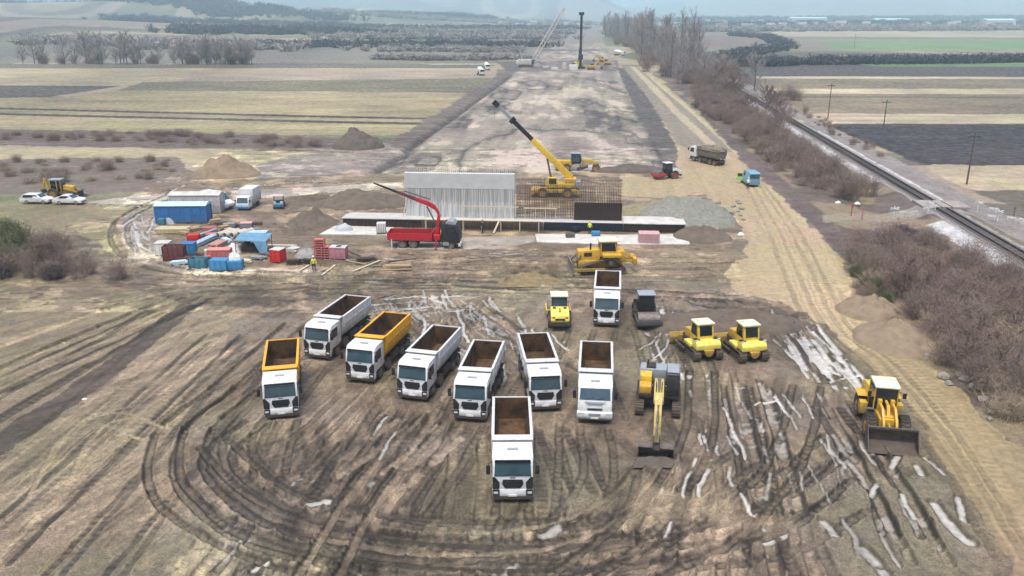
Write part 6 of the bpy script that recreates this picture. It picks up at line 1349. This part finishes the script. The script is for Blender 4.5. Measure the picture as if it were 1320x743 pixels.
# rocks at the road edge
rockm = mat('pale_rock', (.25, .23, .20), .9, var=.25, vs=2, bump=.6)
def rock(seed):
    bm = bmesh.new(); bmesh.ops.create_icosphere(bm, subdivisions=2, radius=.5); rr = random.Random(seed)
    off = [Vector([rr.uniform(-1, 1) for _ in range(3)]).normalized() for _ in range(7)]
    for v in bm.verts:
        for o in off:
            d = v.co.dot(o)
            if d > .33: v.co -= o * (d - .33) * .9
        v.co.z *= .7
    me = bpy.data.meshes.new('rock'); bm.to_mesh(me); bm.free(); me.materials.append(rockm); return me
RK = [rock(i) for i in range(4)]; rng = random.Random(5)
edge = spline(GA([(1195, 455), (1230, 490), (1265, 520), (1320, 590)]), 1.0)
for i in range(15):
    p = edge[rng.randrange(len(edge))]; o = bpy.data.objects.new('rock', RK[i % 4]); C.objects.link(o); put(o, (p[0] + rng.gauss(.4, .7), p[1] + rng.gauss(.4, .7), .08), rng.random() * 6, rng.uniform(.5, 1.3)); tag(o, 'pale rock at the brush side of the haul road', 'rock', 'rocks along the haul road')
for i in range(30):
    px = rng.uniform(870, 960); py = rng.uniform(255, 300); p = G(px, py); o = bpy.data.objects.new('rock', RK[i % 4]); C.objects.link(o); put(o, (p.x, p.y, .1), rng.random() * 6, rng.uniform(.4, 1.2)); tag(o, 'pale rock strewn around the gravel slope', 'rock', 'rocks around the gravel slope')
# ---------------------------------------------------------------- utility poles
def pole(label, px, h, arm=1.2):
    p = G(*px); p.z = ground_z(p.x, p.y) - .1; t = thing('utility_pole', label, 'utility pole', p, R(5), 'utility poles beyond the railway'); MB().cyl((0, 0, 0), (0, 0, h), .16, 8, .10).build('mast', mat('pole_wood', (.11, .085, .075), .9, var=.2), t)
    MB().box(-arm, arm, -.06, .06, h - .8, h - .65).build('cross_arm', chassis_m, t); i_ = MB()
    for x in (-arm * .9, 0.18, arm * .9): i_.cyl((x, 0, h - .65), (x, 0, h - .4), .05, 6)
    i_.build('insulator', greym, t)
pole('tall dark utility pole nearest the camera beside the dirt lane', (1246, 238), 9.0); pole('utility pole at the edge of the ploughed field', (1139, 163), 7.0); pole('slim dark utility pole left of the straw bands', (1067, 154), 10.0, 1.0); pole('far utility pole beside the track trees', (959, 100), 9.0, .8); pole('utility pole standing in the far green field', (1101, 62), 12.0, .8)
# ---------------------------------------------------------------- bare shrubs and trees
def twig_mat(name, c1, c2):
    return mat(name, c1, .9, col2=c2, vs=.5)
tw_p = twig_mat('twig_purple', (.165, .115, .098), (.30, .225, .19)); tw_b = twig_mat('twig_brown', (.18, .135, .105), (.30, .24, .19)); tw_t = twig_mat('twig_straw', (.27, .21, .15), (.40, .32, .23)); tw_d = twig_mat('twig_dark', (.07, .052, .052), (.13, .10, .098)); tw_g = twig_mat('twig_green', (.085, .10, .045), (.16, .165, .08)); tw_far = twig_mat('twig_far', (.25, .225, .21), (.38, .35, .33)); bark = mat('bark', (.12, .10, .088), .9, var=.3)  # twig_far is paler, distance haze put into its colour
def blade(b, p, q, w):
    p, q = Vector(p), Vector(q); d = q - p; s = d.cross(Vector((random.gauss(0, 1), random.gauss(0, 1), random.gauss(0, 1)))).normalized() * w * .5
    n = len(b.v); b.v += [tuple(p - s), tuple(p + s), tuple(q + s * .35), tuple(q - s * .35)]; b.f.append((n, n + 1, n + 2, n + 3))
def shrub_mesh(seed, r, h, stems, m, w=.035, sub=7, nm='bare_shrub', lean=.0):
    random.seed(seed); b = MB()
    for i in range(stems):
        a = random.random() * 6.283; rr = r * math.sqrt(random.random()); x0, y0 = rr * math.cos(a) * .55, rr * math.sin(a) * .55
        top = Vector((x0 + random.gauss(0, r * .33), y0 + random.gauss(0, r * .33), h * random.uniform(.5, 1.0) * (1 - .35 * (rr / r) ** 2))); base = Vector((x0, y0, -.1)); mid = base.lerp(top, .5) + Vector((random.gauss(0, .12), random.gauss(0, .12), 0)) * h * .3
        blade(b, base, mid, w * 1.5); blade(b, mid, top, w)
        for k in range(sub):
            t_ = random.uniform(.3, 1); o = base.lerp(mid, t_ * 2) if t_ < .5 else mid.lerp(top, t_ * 2 - 1); d = Vector((random.gauss(0, 1), random.gauss(0, 1), random.uniform(.1, 1.2))).normalized() * h * random.uniform(.12, .3)
            blade(b, o, o + d, w * .7)
            for j in range(2): o2 = o + d * random.uniform(.4, .9); blade(b, o2, o2 + Vector((random.gauss(0, 1), random.gauss(0, 1), random.uniform(0, 1))).normalized() * h * random.uniform(.06, .14), w * .55)
    me = bpy.data.meshes.new(nm); me.from_pydata(b.v, [], b.f); me.materials.append(m); return me
SH = {'p': [shrub_mesh(i, 2.3, 3.0 + .5 * i, 80 + 25 * i, tw_p, .026, 8) for i in range(3)], 'b': [shrub_mesh(10 + i, 2.0, 2.2 + .7 * i, 80 + 20 * i, tw_b, .026, 8) for i in range(3)], 't': [shrub_mesh(20 + i, 1.8, 1.9, 130, tw_t, .024) for i in range(2)], 'd': [shrub_mesh(30 + i, 2.4, 2.2, 220, tw_d, .05) for i in range(2)], 'g': [shrub_mesh(40, 2.2, 2.6, 220, tw_g, .05)]}
MASS = []
def scatter(poly, n, mix, label, group, s=(.7, 1.3), seed=1, zs=1.0, nm='bare_shrub', cat='shrub', mass=False):
    P = GA(poly); r_ = random.Random(seed); k = 0; x0, y0 = P.min(0); x1, y1 = P.max(0); tries = 0; pts = []
    while k < n and tries < n * 60:
        tries += 1; x, y = r_.uniform(x0, x1), r_.uniform(y0, y1)
        if not inpoly(np.array([x]), np.array([y]), P)[0] or -6.5 < float(rail_off(x, y)[0]) < 5: continue
        if min([(x - a) ** 2 + (y - c) ** 2 for a, c in pts[-60:]] or [99]) < 1.6: continue
        pts.append((x, y)); ms = SH[r_.choice(mix)]
        if mass:
            q = r_.uniform(*s); MASS.append((r_.choice(ms), x, y, ground_z(x, y) - .05, r_.random() * 6.28, q, q * zs * r_.uniform(.8, 1.2))); k += 1; continue
        o = bpy.data.objects.new(nm, r_.choice(ms)); C.objects.link(o); q = r_.uniform(*s); put(o, (x, y, ground_z(x, y) - .05), r_.random() * 6.28, (q, q * r_.uniform(.75, 1.3), q * zs * r_.uniform(.65, 1.35))); tag(o, label, cat, group); k += 1
scatter([(1100, 322), (1180, 318), (1270, 342), (1340, 385), (1340, 480), (1320, 570), (1260, 515), (1200, 460), (1150, 405), (1105, 345)], 88, 'pppbbtt', 'bare purplish-brown shrub in the thicket between haul road and railway', 'shrubs between haul road and railway', (.6, 1.2), 1)
scatter([(1125, 300), (1190, 297), (1225, 312), (1255, 332), (1200, 326), (1140, 318)], 20, 'ddp', 'dark bare shrub on the bank below the level crossing', 'dark shrubs below the crossing', (.35, .6), 2)
scatter([(1240, 430), (1320, 450), (1340, 540), (1270, 500)], 20, 'ttb', 'straw-coloured bare shrub at the right frame edge', 'straw shrubs at the right', (.8, 1.4), 3)
scatter([(1085, 340), (1110, 350), (1150, 400), (1190, 445), (1160, 425), (1110, 385)], 16, 'tbg', 'low straw-green weeds beside the rubble heaps', 'weeds beside the rubble heaps', (.35, .6), 4, nm='weed_clump', cat='weeds')
scatter([(893, 118), (945, 105), (1000, 150), (1098, 212), (1150, 245), (1085, 258), (1060, 250), (1020, 235), (985, 205), (945, 170), (905, 145)], 106, 'pppbbd', 'bare brown shrub on the strip between haul road and railway, above the crossing', 'shrubs above the crossing', (.7, 1.5), 5)
scatter([(885, 80), (935, 92), (1000, 148), (960, 150), (900, 118), (862, 88)], 60, 'pbpd', 'tall bare thicket shrub under the row of tall trees', 'thicket under the tall trees', (1.6, 2.6), 6, mass=True)
scatter([(893, 118), (945, 105), (1000, 148), (1098, 212), (1150, 245), (1085, 258), (1060, 250), (1020, 235), (985, 205), (945, 170), (905, 145)], 190, 'pppbbt', None, None, (.6, 1.3), 15, mass=True)
scatter([(1100, 322), (1180, 318), (1270, 342), (1340, 385), (1340, 480), (1320, 570), (1260, 515), (1200, 460), (1150, 405), (1105, 345)], 22, 'pbt', None, None, (.4, .8), 16, mass=True)
scatter([(-60, 318), (40, 310), (80, 318), (150, 350), (160, 362), (40, 364), (-60, 362)], 42, 'dppb', 'dark bare shrub in the clump at the left frame edge', 'shrubs in the left clump', (.6, .95), 7)
scatter([(5, 305), (45, 308), (45, 345), (5, 345)], 9, 'g', 'greenish shrub inside the dark left clump', 'green shrubs in the left clump', (.8, 1.2), 8)
scatter([(-200, 168), (0, 170), (230, 173), (430, 181), (415, 192), (200, 186), (0, 180), (-200, 178)], 75, 'pbp', 'low purplish scrub bush in the long hedge band across the left field', 'scrub band across the left field', (.6, 1.1), 9, .55, mass=True)
scatter([(-120, 212), (40, 208), (230, 206), (245, 226), (150, 236), (0, 240), (-120, 240)], 50, 'pbbt', 'low brown scrub bush behind the parked white cars', 'scrub behind the white cars', (.5, 1.0), 10, .6, mass=True)
scatter([(655, 345), (712, 343), (715, 362), (650, 364)], 14, 't', 'dry grass clump on the mound left of the large bulldozer', 'dry grass on the mound', (.3, .55), 11, nm='grass_clump', cat='grass clump')
scatter([(1010, 140), (1060, 150), (1190, 232), (1220, 240), (1150, 215), (1080, 180)], 26, 'bt', 'low brown weeds on the far side of the rails', 'weeds beyond the rails', (.35, .7), 12, nm='weed_clump', cat='weeds')
scatter([(1005, 128), (1030, 128), (1030, 138), (1005, 138)], 4, 'pb', 'round bare bush standing alone beyond the rails', 'bush beyond the rails', (1.3, 1.7), 13)
# ---- trees
def tree_meshes(seed, h, spread, m, poplar=True, w=.07, nt_=46, sub=26):
    random.seed(seed); tr = MB(); pts = [Vector((0, 0, -.3))]; 
    for k in range(1, 7): pts.append(Vector((random.gauss(0, .12) * k * .4, random.gauss(0, .12) * k * .4, h * .96 * k / 6)))
    tr.tube(pts, [h * .014 * (1 - .85 * k / 6) + .03 for k in range(7)], 6); cr = MB(); limbs = []
    for i in range(nt_):
        f = random.uniform(.07, .95); k = int(f * 6); o = pts[k].lerp(pts[min(k + 1, 6)], f * 6 - k); a = random.random() * 6.283; up = random.uniform(.9, 2.0) if poplar else random.uniform(.25, 1.1)
        L_ = spread * (1 - .55 * f) * random.uniform(.6, 1.2) * (1 if poplar else 1.3); d = Vector((math.cos(a), math.sin(a), up)).normalized(); mid = o + d * L_ * .6; end = mid + (d + Vector((0, 0, .5))).normalized() * L_ * .6
        cr.tube([o, mid, end], [h * .004 + .02, h * .0025 + .02, .02], 4)
        for j in range(sub):
            s_ = random.uniform(.2, 1); q = o.lerp(mid, s_ * 2) if s_ < .5 else mid.lerp(end, s_ * 2 - 1); e = q + (d * .6 + Vector((random.gauss(0, .6), random.gauss(0, .6), random.uniform(.1, .9)))).normalized() * L_ * random.uniform(.18, .42); blade(cr, q, e, w)
            for z in range(3): q2 = q.lerp(e, random.uniform(.3, 1)); blade(cr, q2, q2 + (d * .5 + Vector((random.gauss(0, .7), random.gauss(0, .7), random.uniform(0, .9)))).normalized() * L_ * random.uniform(.08, .2), w * .7)
    T = bpy.data.meshes.new('trunk'); T.from_pydata(tr.v, [], tr.f); T.materials.append(bark); K = bpy.data.meshes.new('crown'); K.from_pydata(cr.v, [], cr.f); K.materials.append(m); return T, K
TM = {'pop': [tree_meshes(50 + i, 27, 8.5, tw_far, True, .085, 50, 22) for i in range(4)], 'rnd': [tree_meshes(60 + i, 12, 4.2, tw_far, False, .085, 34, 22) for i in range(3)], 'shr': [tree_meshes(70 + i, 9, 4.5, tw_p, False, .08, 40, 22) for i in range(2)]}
def tree(kind, p, s, label, group, seed, nm='bare_tree'):
    r_ = random.Random(seed); T, K = r_.choice(TM[kind]); t = thing(nm, label, 'tree', p, r_.random() * 6.28, group); t.scale = (s, s, s * r_.uniform(.9, 1.12))
    for n_, me in (('trunk', T), ('crown', K)): o = bpy.data.objects.new(n_, me); C.objects.link(o); o.parent = t
    return t
rng = random.Random(11)
for i in range(74):
    f = i / 73; Yd = 400 + 950 * f ** 1.15; x = 81 + (Yd - 400) * .073 + rng.gauss(0, 6); tree('pop', (x, Yd, -.1), rng.uniform(.72, 1.12) * (.72 if i < 4 else 1), 'tall bare poplar-like tree in the row beside the far haul road', 'row of tall bare trees', 100 + i)
for i in range(40):
    Yd = rng.uniform(320, 900); x = 78 + (Yd - 330) * .08 + rng.gauss(6, 7); tree('rnd', (x, Yd, -.1), rng.uniform(.6, 1.1), 'smaller bare tree filling the row of tall trees', 'smaller trees in the tall row', 160 + i)
for i, (px, s) in enumerate((((985, 152), .85), ((1010, 165), .6), ((965, 150), .75), ((945, 128), .9), ((930, 118), 1.0), ((905, 105), 1.1), ((1000, 150), .7), ((922, 108), .9))):
    tree('shr', G(*px), s, 'broad bare tree standing in the brush left of the railway', 'broad trees left of the railway', 210 + i)
for i, (px, s, lab) in enumerate((((1240, 475), .38, 'pale leafless sapling nearest the camera in the right thicket'), ((1163, 385), .42, 'pale leafless sapling leaning beside the upper rubble heap'), ((1185, 395), .35, 'small leafless sapling deep in the right thicket'))): tree('shr', G(*px), s, lab, None, 230 + i, 'bare_sapling')
for i, px in enumerate(((1200, 420), (1215, 440), (1255, 440), (1275, 420), (1300, 440), (1230, 395), (1262, 500), (1300, 500), (1150, 365), (1310, 400), (1205, 372), (1280, 470))): tree('shr', G(*px), .26 + .018 * (i % 6), 'thin leafless sapling rising from the right thicket', 'thin saplings in the right thicket', 500 + i, 'bare_sapling')
for i in range(80):
    Yd = 400 + 900 * rng.random() ** 1.3; q = rng.uniform(1.6, 2.6); MASS.append((rng.choice(SH['p']), 81 + (Yd - 400) * .073 + rng.gauss(0, 6), Yd, 0, rng.random() * 6, q, q))
for i in range(44):   # left field tree line
    px = [30, 45, 55, 84, 98, 112, 116, 128, 132, 150, 156, 160, 164, 172, 178][i] if i < 15 else rng.uniform(178, 335); py = 83.5 + rng.uniform(-1.5, .3); p = G(px, py); tree('rnd', p, rng.uniform(.7, 1.25) * (1.35 if 150 < px < 170 or 110 < px < 134 else 1), 'bare tree in the line at the far edge of the left fields', 'tree line across the left fields', 260 + i)
for i in range(26):
    px = rng.uniform(-10, 330); p = G(px, 83 + rng.uniform(-1, .5)); q = rng.uniform(1.1, 1.9); MASS.append((rng.choice(SH['p']), p.x, p.y, 0, rng.random() * 6, q, q))
vs_, fs_, mi_, off = [], [], [], 0; MM = []
for me, x, y, z, a, q, qz in MASS:
    n = len(me.vertices); co = np.empty(n * 3, np.float32); me.vertices.foreach_get('co', co); co = co.reshape(-1, 3); ca, sa = math.cos(a), math.sin(a)
    vs_.append(np.stack([(co[:, 0] * ca - co[:, 1] * sa) * q + x, (co[:, 0] * sa + co[:, 1] * ca) * q + y, co[:, 2] * qz + z], 1)); nf = len(me.polygons); li = np.empty(nf * 4, np.int32); me.loops.foreach_get('vertex_index', li); fs_.append(li.reshape(-1, 4) + off); off += n
    if me.materials[0] not in MM: MM.append(me.materials[0])
    mi_.append(np.full(nf, MM.index(me.materials[0]), np.int32))
me = bpy.data.meshes.new('scrub'); me.from_pydata(np.vstack(vs_).tolist(), [], np.vstack(fs_).tolist()); [me.materials.append(x) for x in MM]; me.polygons.foreach_set('material_index', np.concatenate(mi_)); o = bpy.data.objects.new('scrub', me); C.objects.link(o); tag(o, 'low leafless scrub in bands across the far fields and under the trees', 'scrub', None, 'stuff')
# hedge behind the right fields, far tree belts
def belt(label, pts, n, r, h, m, seed, nm='hedge', cat='hedge', kind=None, jit=4):
    random.seed(seed); b = MB(); P = spline(np.array(pts), 5)
    for i in range(n):
        c = P[random.randrange(len(P))]; x, y = c[0] + random.gauss(0, jit), c[1] + random.gauss(0, jit); z = float(hill(x, y)); hh = h * random.uniform(.5, 1.15); rr = r * random.uniform(.6, 1.3)
        for k in range(16):
            a = random.random() * 6.283; q = rr * random.random(); o = Vector((x + q * math.cos(a) * .5, y + q * math.sin(a) * .5, z)); e = o + Vector((math.cos(a) * q * .9, math.sin(a) * q * .9, hh * random.uniform(.5, 1))); blade(b, o, e, rr * .16)
            for j in range(4): u_ = o.lerp(e, random.uniform(.4, 1)); blade(b, u_, u_ + Vector((random.gauss(0, 1), random.gauss(0, 1), random.uniform(0, 1))) * rr * .28, rr * .11)
    me = bpy.data.meshes.new(nm); me.from_pydata(b.v, [], b.f); me.materials.append(m); o = bpy.data.objects.new(nm, me); C.objects.link(o); return tag(o, label, cat, None, kind)
hedgem = twig_mat('hedge_dark', (.06, .06, .07), (.11, .11, .115))
belt('dark dense hedge along the near edge of the far green field', [G(960, 86)[:2], G(1060, 83)[:2], G(1170, 82)[:2], G(1260, 81)[:2], G(1420, 79)[:2]], 420, 3.6, 5.5, hedgem, 1)
belt('dark hedge running away to the left of the far green field', [G(905, 84)[:2], G(960, 72)[:2], G(1010, 62)[:2], G(985, 50)[:2], G(945, 46)[:2]], 260, 5, 6, hedgem, 2)
belt('purplish hedge strip on the left of the far works strip', [G(500, 77)[:2], G(580, 78)[:2], G(680, 76)[:2]], 130, 4, 3.5, tw_far, 3)
for k, (a, b_, n, h) in enumerate((((300, 62), (690, 60), 300, 6), ((430, 52), (720, 50), 260, 7), ((250, 46), (740, 44), 300, 8), ((380, 39), (745, 38), 280, 9), ((420, 33), (752, 33), 260, 12), ((60, 60), (330, 66), 160, 8), ((240, 50), (470, 47), 240, 10), ((500, 66), (640, 67), 120, 5), ((880, 41), (1340, 39), 420, 11), ((900, 35), (1360, 33), 420, 13))):
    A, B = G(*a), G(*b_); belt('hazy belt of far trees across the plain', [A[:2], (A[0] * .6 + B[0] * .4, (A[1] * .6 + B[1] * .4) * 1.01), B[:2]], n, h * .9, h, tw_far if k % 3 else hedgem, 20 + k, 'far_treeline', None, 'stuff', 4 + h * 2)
for k, (cxy, n, rx, ry, h) in enumerate((((-760, 2200), 900, 330, 120, 16), ((-1300, 1700), 600, 260, 60, 14), ((-620, 1750), 300, 240, 40, 10), ((-1100, 2500), 900, 500, 60, 18), ((-350, 2650), 700, 380, 50, 16), ((900, 3300), 700, 700, 60, 18), ((1800, 3500), 700, 600, 80, 18))):
    random.seed(k); pts = [(cxy[0] + random.gauss(0, rx * .5), cxy[1] + random.gauss(0, ry)) for _ in range(14)]; pts.sort(); belt('hazy wood on the low hill at the far left', pts, n, 11, h, hedgem, 50 + k, 'far_wood', None, 'stuff', 30)
# ---------------------------------------------------------------- far works: crawler crane, drilling rig, trucks, houses
t = thing('crawler_crane', 'white crawler crane with long slanting lattice boom far along the strip', 'crawler crane', G(678, 87), R(0))
for y in (-2.2, 2.2): k = MB().prism([(-4, .3), (-3.6, 0), (3.6, 0), (4, .3), (4, .9), (3.6, 1.2), (-3.6, 1.2), (-4, .9)], 'y', y - .5, y + .5).build('track', trackm, t)
MB().box(-4.6, 3.2, -1.7, 1.7, 1.5, 4.4).build('machine_house', whitecon, t, bevel=.1); MB().box(-5.6, -4.0, -2.0, 2.0, 1.5, 3.6).build('counterweight', whitebox, t, bevel=.1); MB().box(3.0, 4.6, -2.0, -.6, 1.6, 4.2).build('cab', glass, t, bevel=.05); MB().box(-2, 2, -2, 2, .5, 1.5).build('undercarriage', chassis_m, t)
A, B = Vector((3.0, 0, 2.0)), Vector((20.5, 0, 31)); lt_ = MB(); D = B - A; side = Vector((0, 1, 0)); up = D.normalized().cross(side).normalized(); nseg = 16
def ch(f, sx, sz): w_ = 1.0 if .1 < f < .9 else .45; return A + D * f + side * sx * .9 * w_ + up * sz * .9 * w_
for sx in (-1, 1):
    for sz in (-1, 1): lt_.tube([ch(k / nseg, sx, sz) for k in range(nseg + 1)], .24, 4)
for k in range(nseg):
    for s in (-1, 1): lt_.cyl(ch(k / nseg, s, -1), ch((k + 1) / nseg, s, 1), .13, 4); lt_.cyl(ch(k / nseg, -1, s), ch((k + 1) / nseg, 1, s), .08, 4)
lt_.build('lattice_boom', whitecon, t); MB().beam((-2, 0, 4.4), (-3.6, 0, 9.5), .3, .3).build('gantry', whitecon, t); MB().cyl((-3.6, 0, 9.5), B, .06, 4).build('pendant_rope', greym, t); MB().cyl(B, B + Vector((.2, 0, -6)), .05, 4).build('hoist_rope', greym, t)
t = thing('drilling_rig', 'tall dark piling rig with vertical mast standing on the far strip', 'drilling rig', G(747, 89), R(5))
for y in (-1.6, 1.6): MB().prism([(-2.6, .2), (2.6, .2), (3, .6), (2.6, 1.1), (-2.6, 1.1), (-3, .6)], 'y', y - .4, y + .4).build('track', trackm, t)
MB().box(-3.0, 2.0, -1.5, 1.5, 1.3, 3.6).build('machine_house', yellow, t, bevel=.08); MB().box(-3.8, -2.6, -1.6, 1.6, 1.3, 3.0).build('counterweight', chassis_m, t); ms = MB().box(-.55, .55, -2.9, -2.0, 1.0, 27.5)
for k in range(24): ms.box(-.7, .7, -3.0, -2.902, 1.5 + k * 1.08, 1.8 + k * 1.08)
ms = ms.build('mast', navy, t); MB().box(-1.3, 1.3, -3.2, -1.6, 27.51, 29.0).build('mast_head', navy, ms); MB().cyl((0, -3.4, .3), (0, -3.4, 26), .32, 10).build('kelly_bar', chassis_m, t); MB().box(-1.1, 1.1, -4.0, -3.0, 5, 7.5).build('rotary_drive', navy, t)
for s in (-1, 1): MB().beam((s * .9, 0, 3.5), (s * .5, -1.9, 11), .35, .35).build('back_stay', navy, t)
for i, (px, L_, W_, H_, m, lab) in enumerate((((727, 91), 1.8, 2.4, 4.0, whitecon, 'white upright container left of the piling rig'), ((739, 91), 4.2, 2.4, 3.0, bagw, 'white site box at the foot of the piling rig'), ((703, 90), 2.8, 2.2, 1.6, whitebox, 'low white box between the crawler crane and the rig'), ((715, 90.5), 3.2, 2.2, 1.5, bagw, 'second low white box between the crawler crane and the rig'))): crate(lab, G(*px), L_, W_, H_, m, None, R(4 * i), 'site_box', 'site box')
def small_excavator(label, px, rz):
    p = G(*px); t = thing('far_excavator', label, 'excavator', p, rz)
    for y in (-1.2, 1.2): MB().prism([(-1.9, .2), (-1.5, 0), (1.5, 0), (1.9, .2), (1.9, .7), (1.5, .9), (-1.5, .9), (-1.9, .7)], 'y', y - .3, y + .3).build('track', trackm, t)
    MB().box(-1.8, 1.6, -1.4, 1.4, 1.0, 2.3).build('body', gold, t, bevel=.06); MB().box(-.2, 1.5, .3, 1.35, 2.303, 3.1).build('cab', dglass, t); MB().beam((1.3, -.3, 1.8), (4.0, -.3, 4.2), .5, .6).build('boom', gold, t); MB().beam((4.0, -.3, 4.2), (5.6, -.3, 1.6), .4, .5).build('stick', gold, t); MB().box(5.2, 6.1, -.9, .3, .3, 1.5).build('bucket', chassis_m, t)
small_excavator('yellow excavator just right of the piling rig', (762, 90), R(10)); small_excavator('yellow excavator at the right edge of the far strip', (783, 84), R(170)); small_excavator('far yellow excavator upmost at the strip edge', (776, 80), R(200))
for px, rz, lab in (((622, 98), R(15), 'white concrete mixer truck nearest in the far pair'), ((629, 91), R(10), 'white concrete mixer truck standing behind the nearest one'), ((805, 72), R(60), 'hazy white mixer truck on the far road beside the trees')):
    t = thing('mixer_truck', lab, 'mixer truck', G(*px), rz); MB().box(-1.25, 1.25, 0, 2.0, .8, 3.1).build('cab', white, t, bevel=.08); MB().box(-1.1, 1.1, -.03, .0, 1.9, 2.8).build('windscreen', dglass, t); MB().box(-.5, .5, 1.8, 8.2, .7, 1.1).build('chassis', chassis_m, t)
    MB().tube([(0, 2.5, 2.2), (0, 3.6, 2.5), (0, 5.2, 2.7), (0, 7.4, 3.2), (0, 7.9, 3.3)], [.7, 1.2, 1.35, .8, .5], 16).build('mixer_drum', white, t)
    for s in (-1, 1): [wheel(t, s * 1.0, y, .5, .4) for y in (1.2, 5.6, 6.9)]
# village
wallc = [mat('house_wall_white', (.62, .60, .56), .8), mat('house_wall_cream', (.55, .48, .38), .8), mat('house_wall_grey', (.40, .40, .40), .8)]; roofc = [mat('roof_tile_red', (.15, .10, .085), .8), mat('roof_grey', (.26, .26, .27), .8)]; rng = random.Random(21); HM = []
for i in range(4):
    L_, W_, H_ = 9 + i * 2, 7 + i % 2, 3 + i * .8; a = MB().box(-L_ / 2, L_ / 2, -W_ / 2, W_ / 2, -1, H_); b = MB().prism([(-W_ / 2 - .5, H_ + .003), (W_ / 2 + .5, H_ + .003), (0, H_ + 3)], 'x', -L_ / 2 - .5, L_ / 2 + .5); c = MB()
    for x in (-L_ * .3, 0, L_ * .3): c.box(x - .6, x + .6, -W_ / 2 - .05, -W_ / 2 - .005, 1, 2.4)
    t = thing('village_house', 'small hazy village house at the foot of the right hills', 'house', (0, 0, 0), 0, 'village houses below the hills'); a.build('wall', wallc[i % 3], t); b.build('roof', roofc[i % 2], t); c.build('window', dglass, t); KIDS[t.name] = tree_of(t); HM.append(t)
for i in range(64):
    px = rng.uniform(900, 1330) if i < 52 else rng.uniform(640, 760); py = rng.uniform(30.5, 37.5); p = G(px, py); p.z = float(hill(p.x, p.y)); s = rng.uniform(1.0, 1.6)
    if i < 4: put(HM[i], p, rng.uniform(-.6, .6), s)
    else: dup(HM[i % 4], p, rng.uniform(-.6, .6), s=s)
for px, L_, lab in (((1040, 27), 120, 'long white industrial hall below the right hills'), ((1145, 32), 90, 'white industrial hall further right below the hills'), ((1285, 34), 70, 'white hall at the far right of the village')):
    p = G(px[0], max(px[1], 30)); p.z = float(hill(p.x, p.y)); t = thing('industrial_hall', lab, 'hall', p, R(3)); MB().box(-L_ / 2, L_ / 2, -18, 18, -2, 11).build('wall', wallc[0], t); MB().prism([(-19, 11.01), (19, 11.01), (0, 15)], 'x', -L_ / 2 - 1, L_ / 2 + 1).build('roof', bluel, t); MB().box(-L_ * .4, L_ * .4, -18.1, -18.02, 3, 6).build('window', dglass, t)
p = G(1035, 60); o = None
# ---------------------------------------------------------------- haze
hz = MB().box(-12500, 12500, -400, 13600, -3, 260).build('haze', bpy.data.materials.new('haze_air'), None, smooth=0); hm = hz.data.materials[0]; hm.use_nodes = True; N = hm.node_tree.nodes; N.remove(N['Principled BSDF']); pv = N.new('ShaderNodeVolumePrincipled')
pv.inputs['Color'].default_value = (.62, .87, 1.0, 1); pv.inputs['Density'].default_value = HAZE; pv.inputs['Anisotropy'].default_value = -.15
hm.node_tree.links.new(pv.outputs[0], N['Material Output'].inputs['Volume']); tag(hz, 'thin bluish winter haze over the plain', 'haze', None, 'stuff')
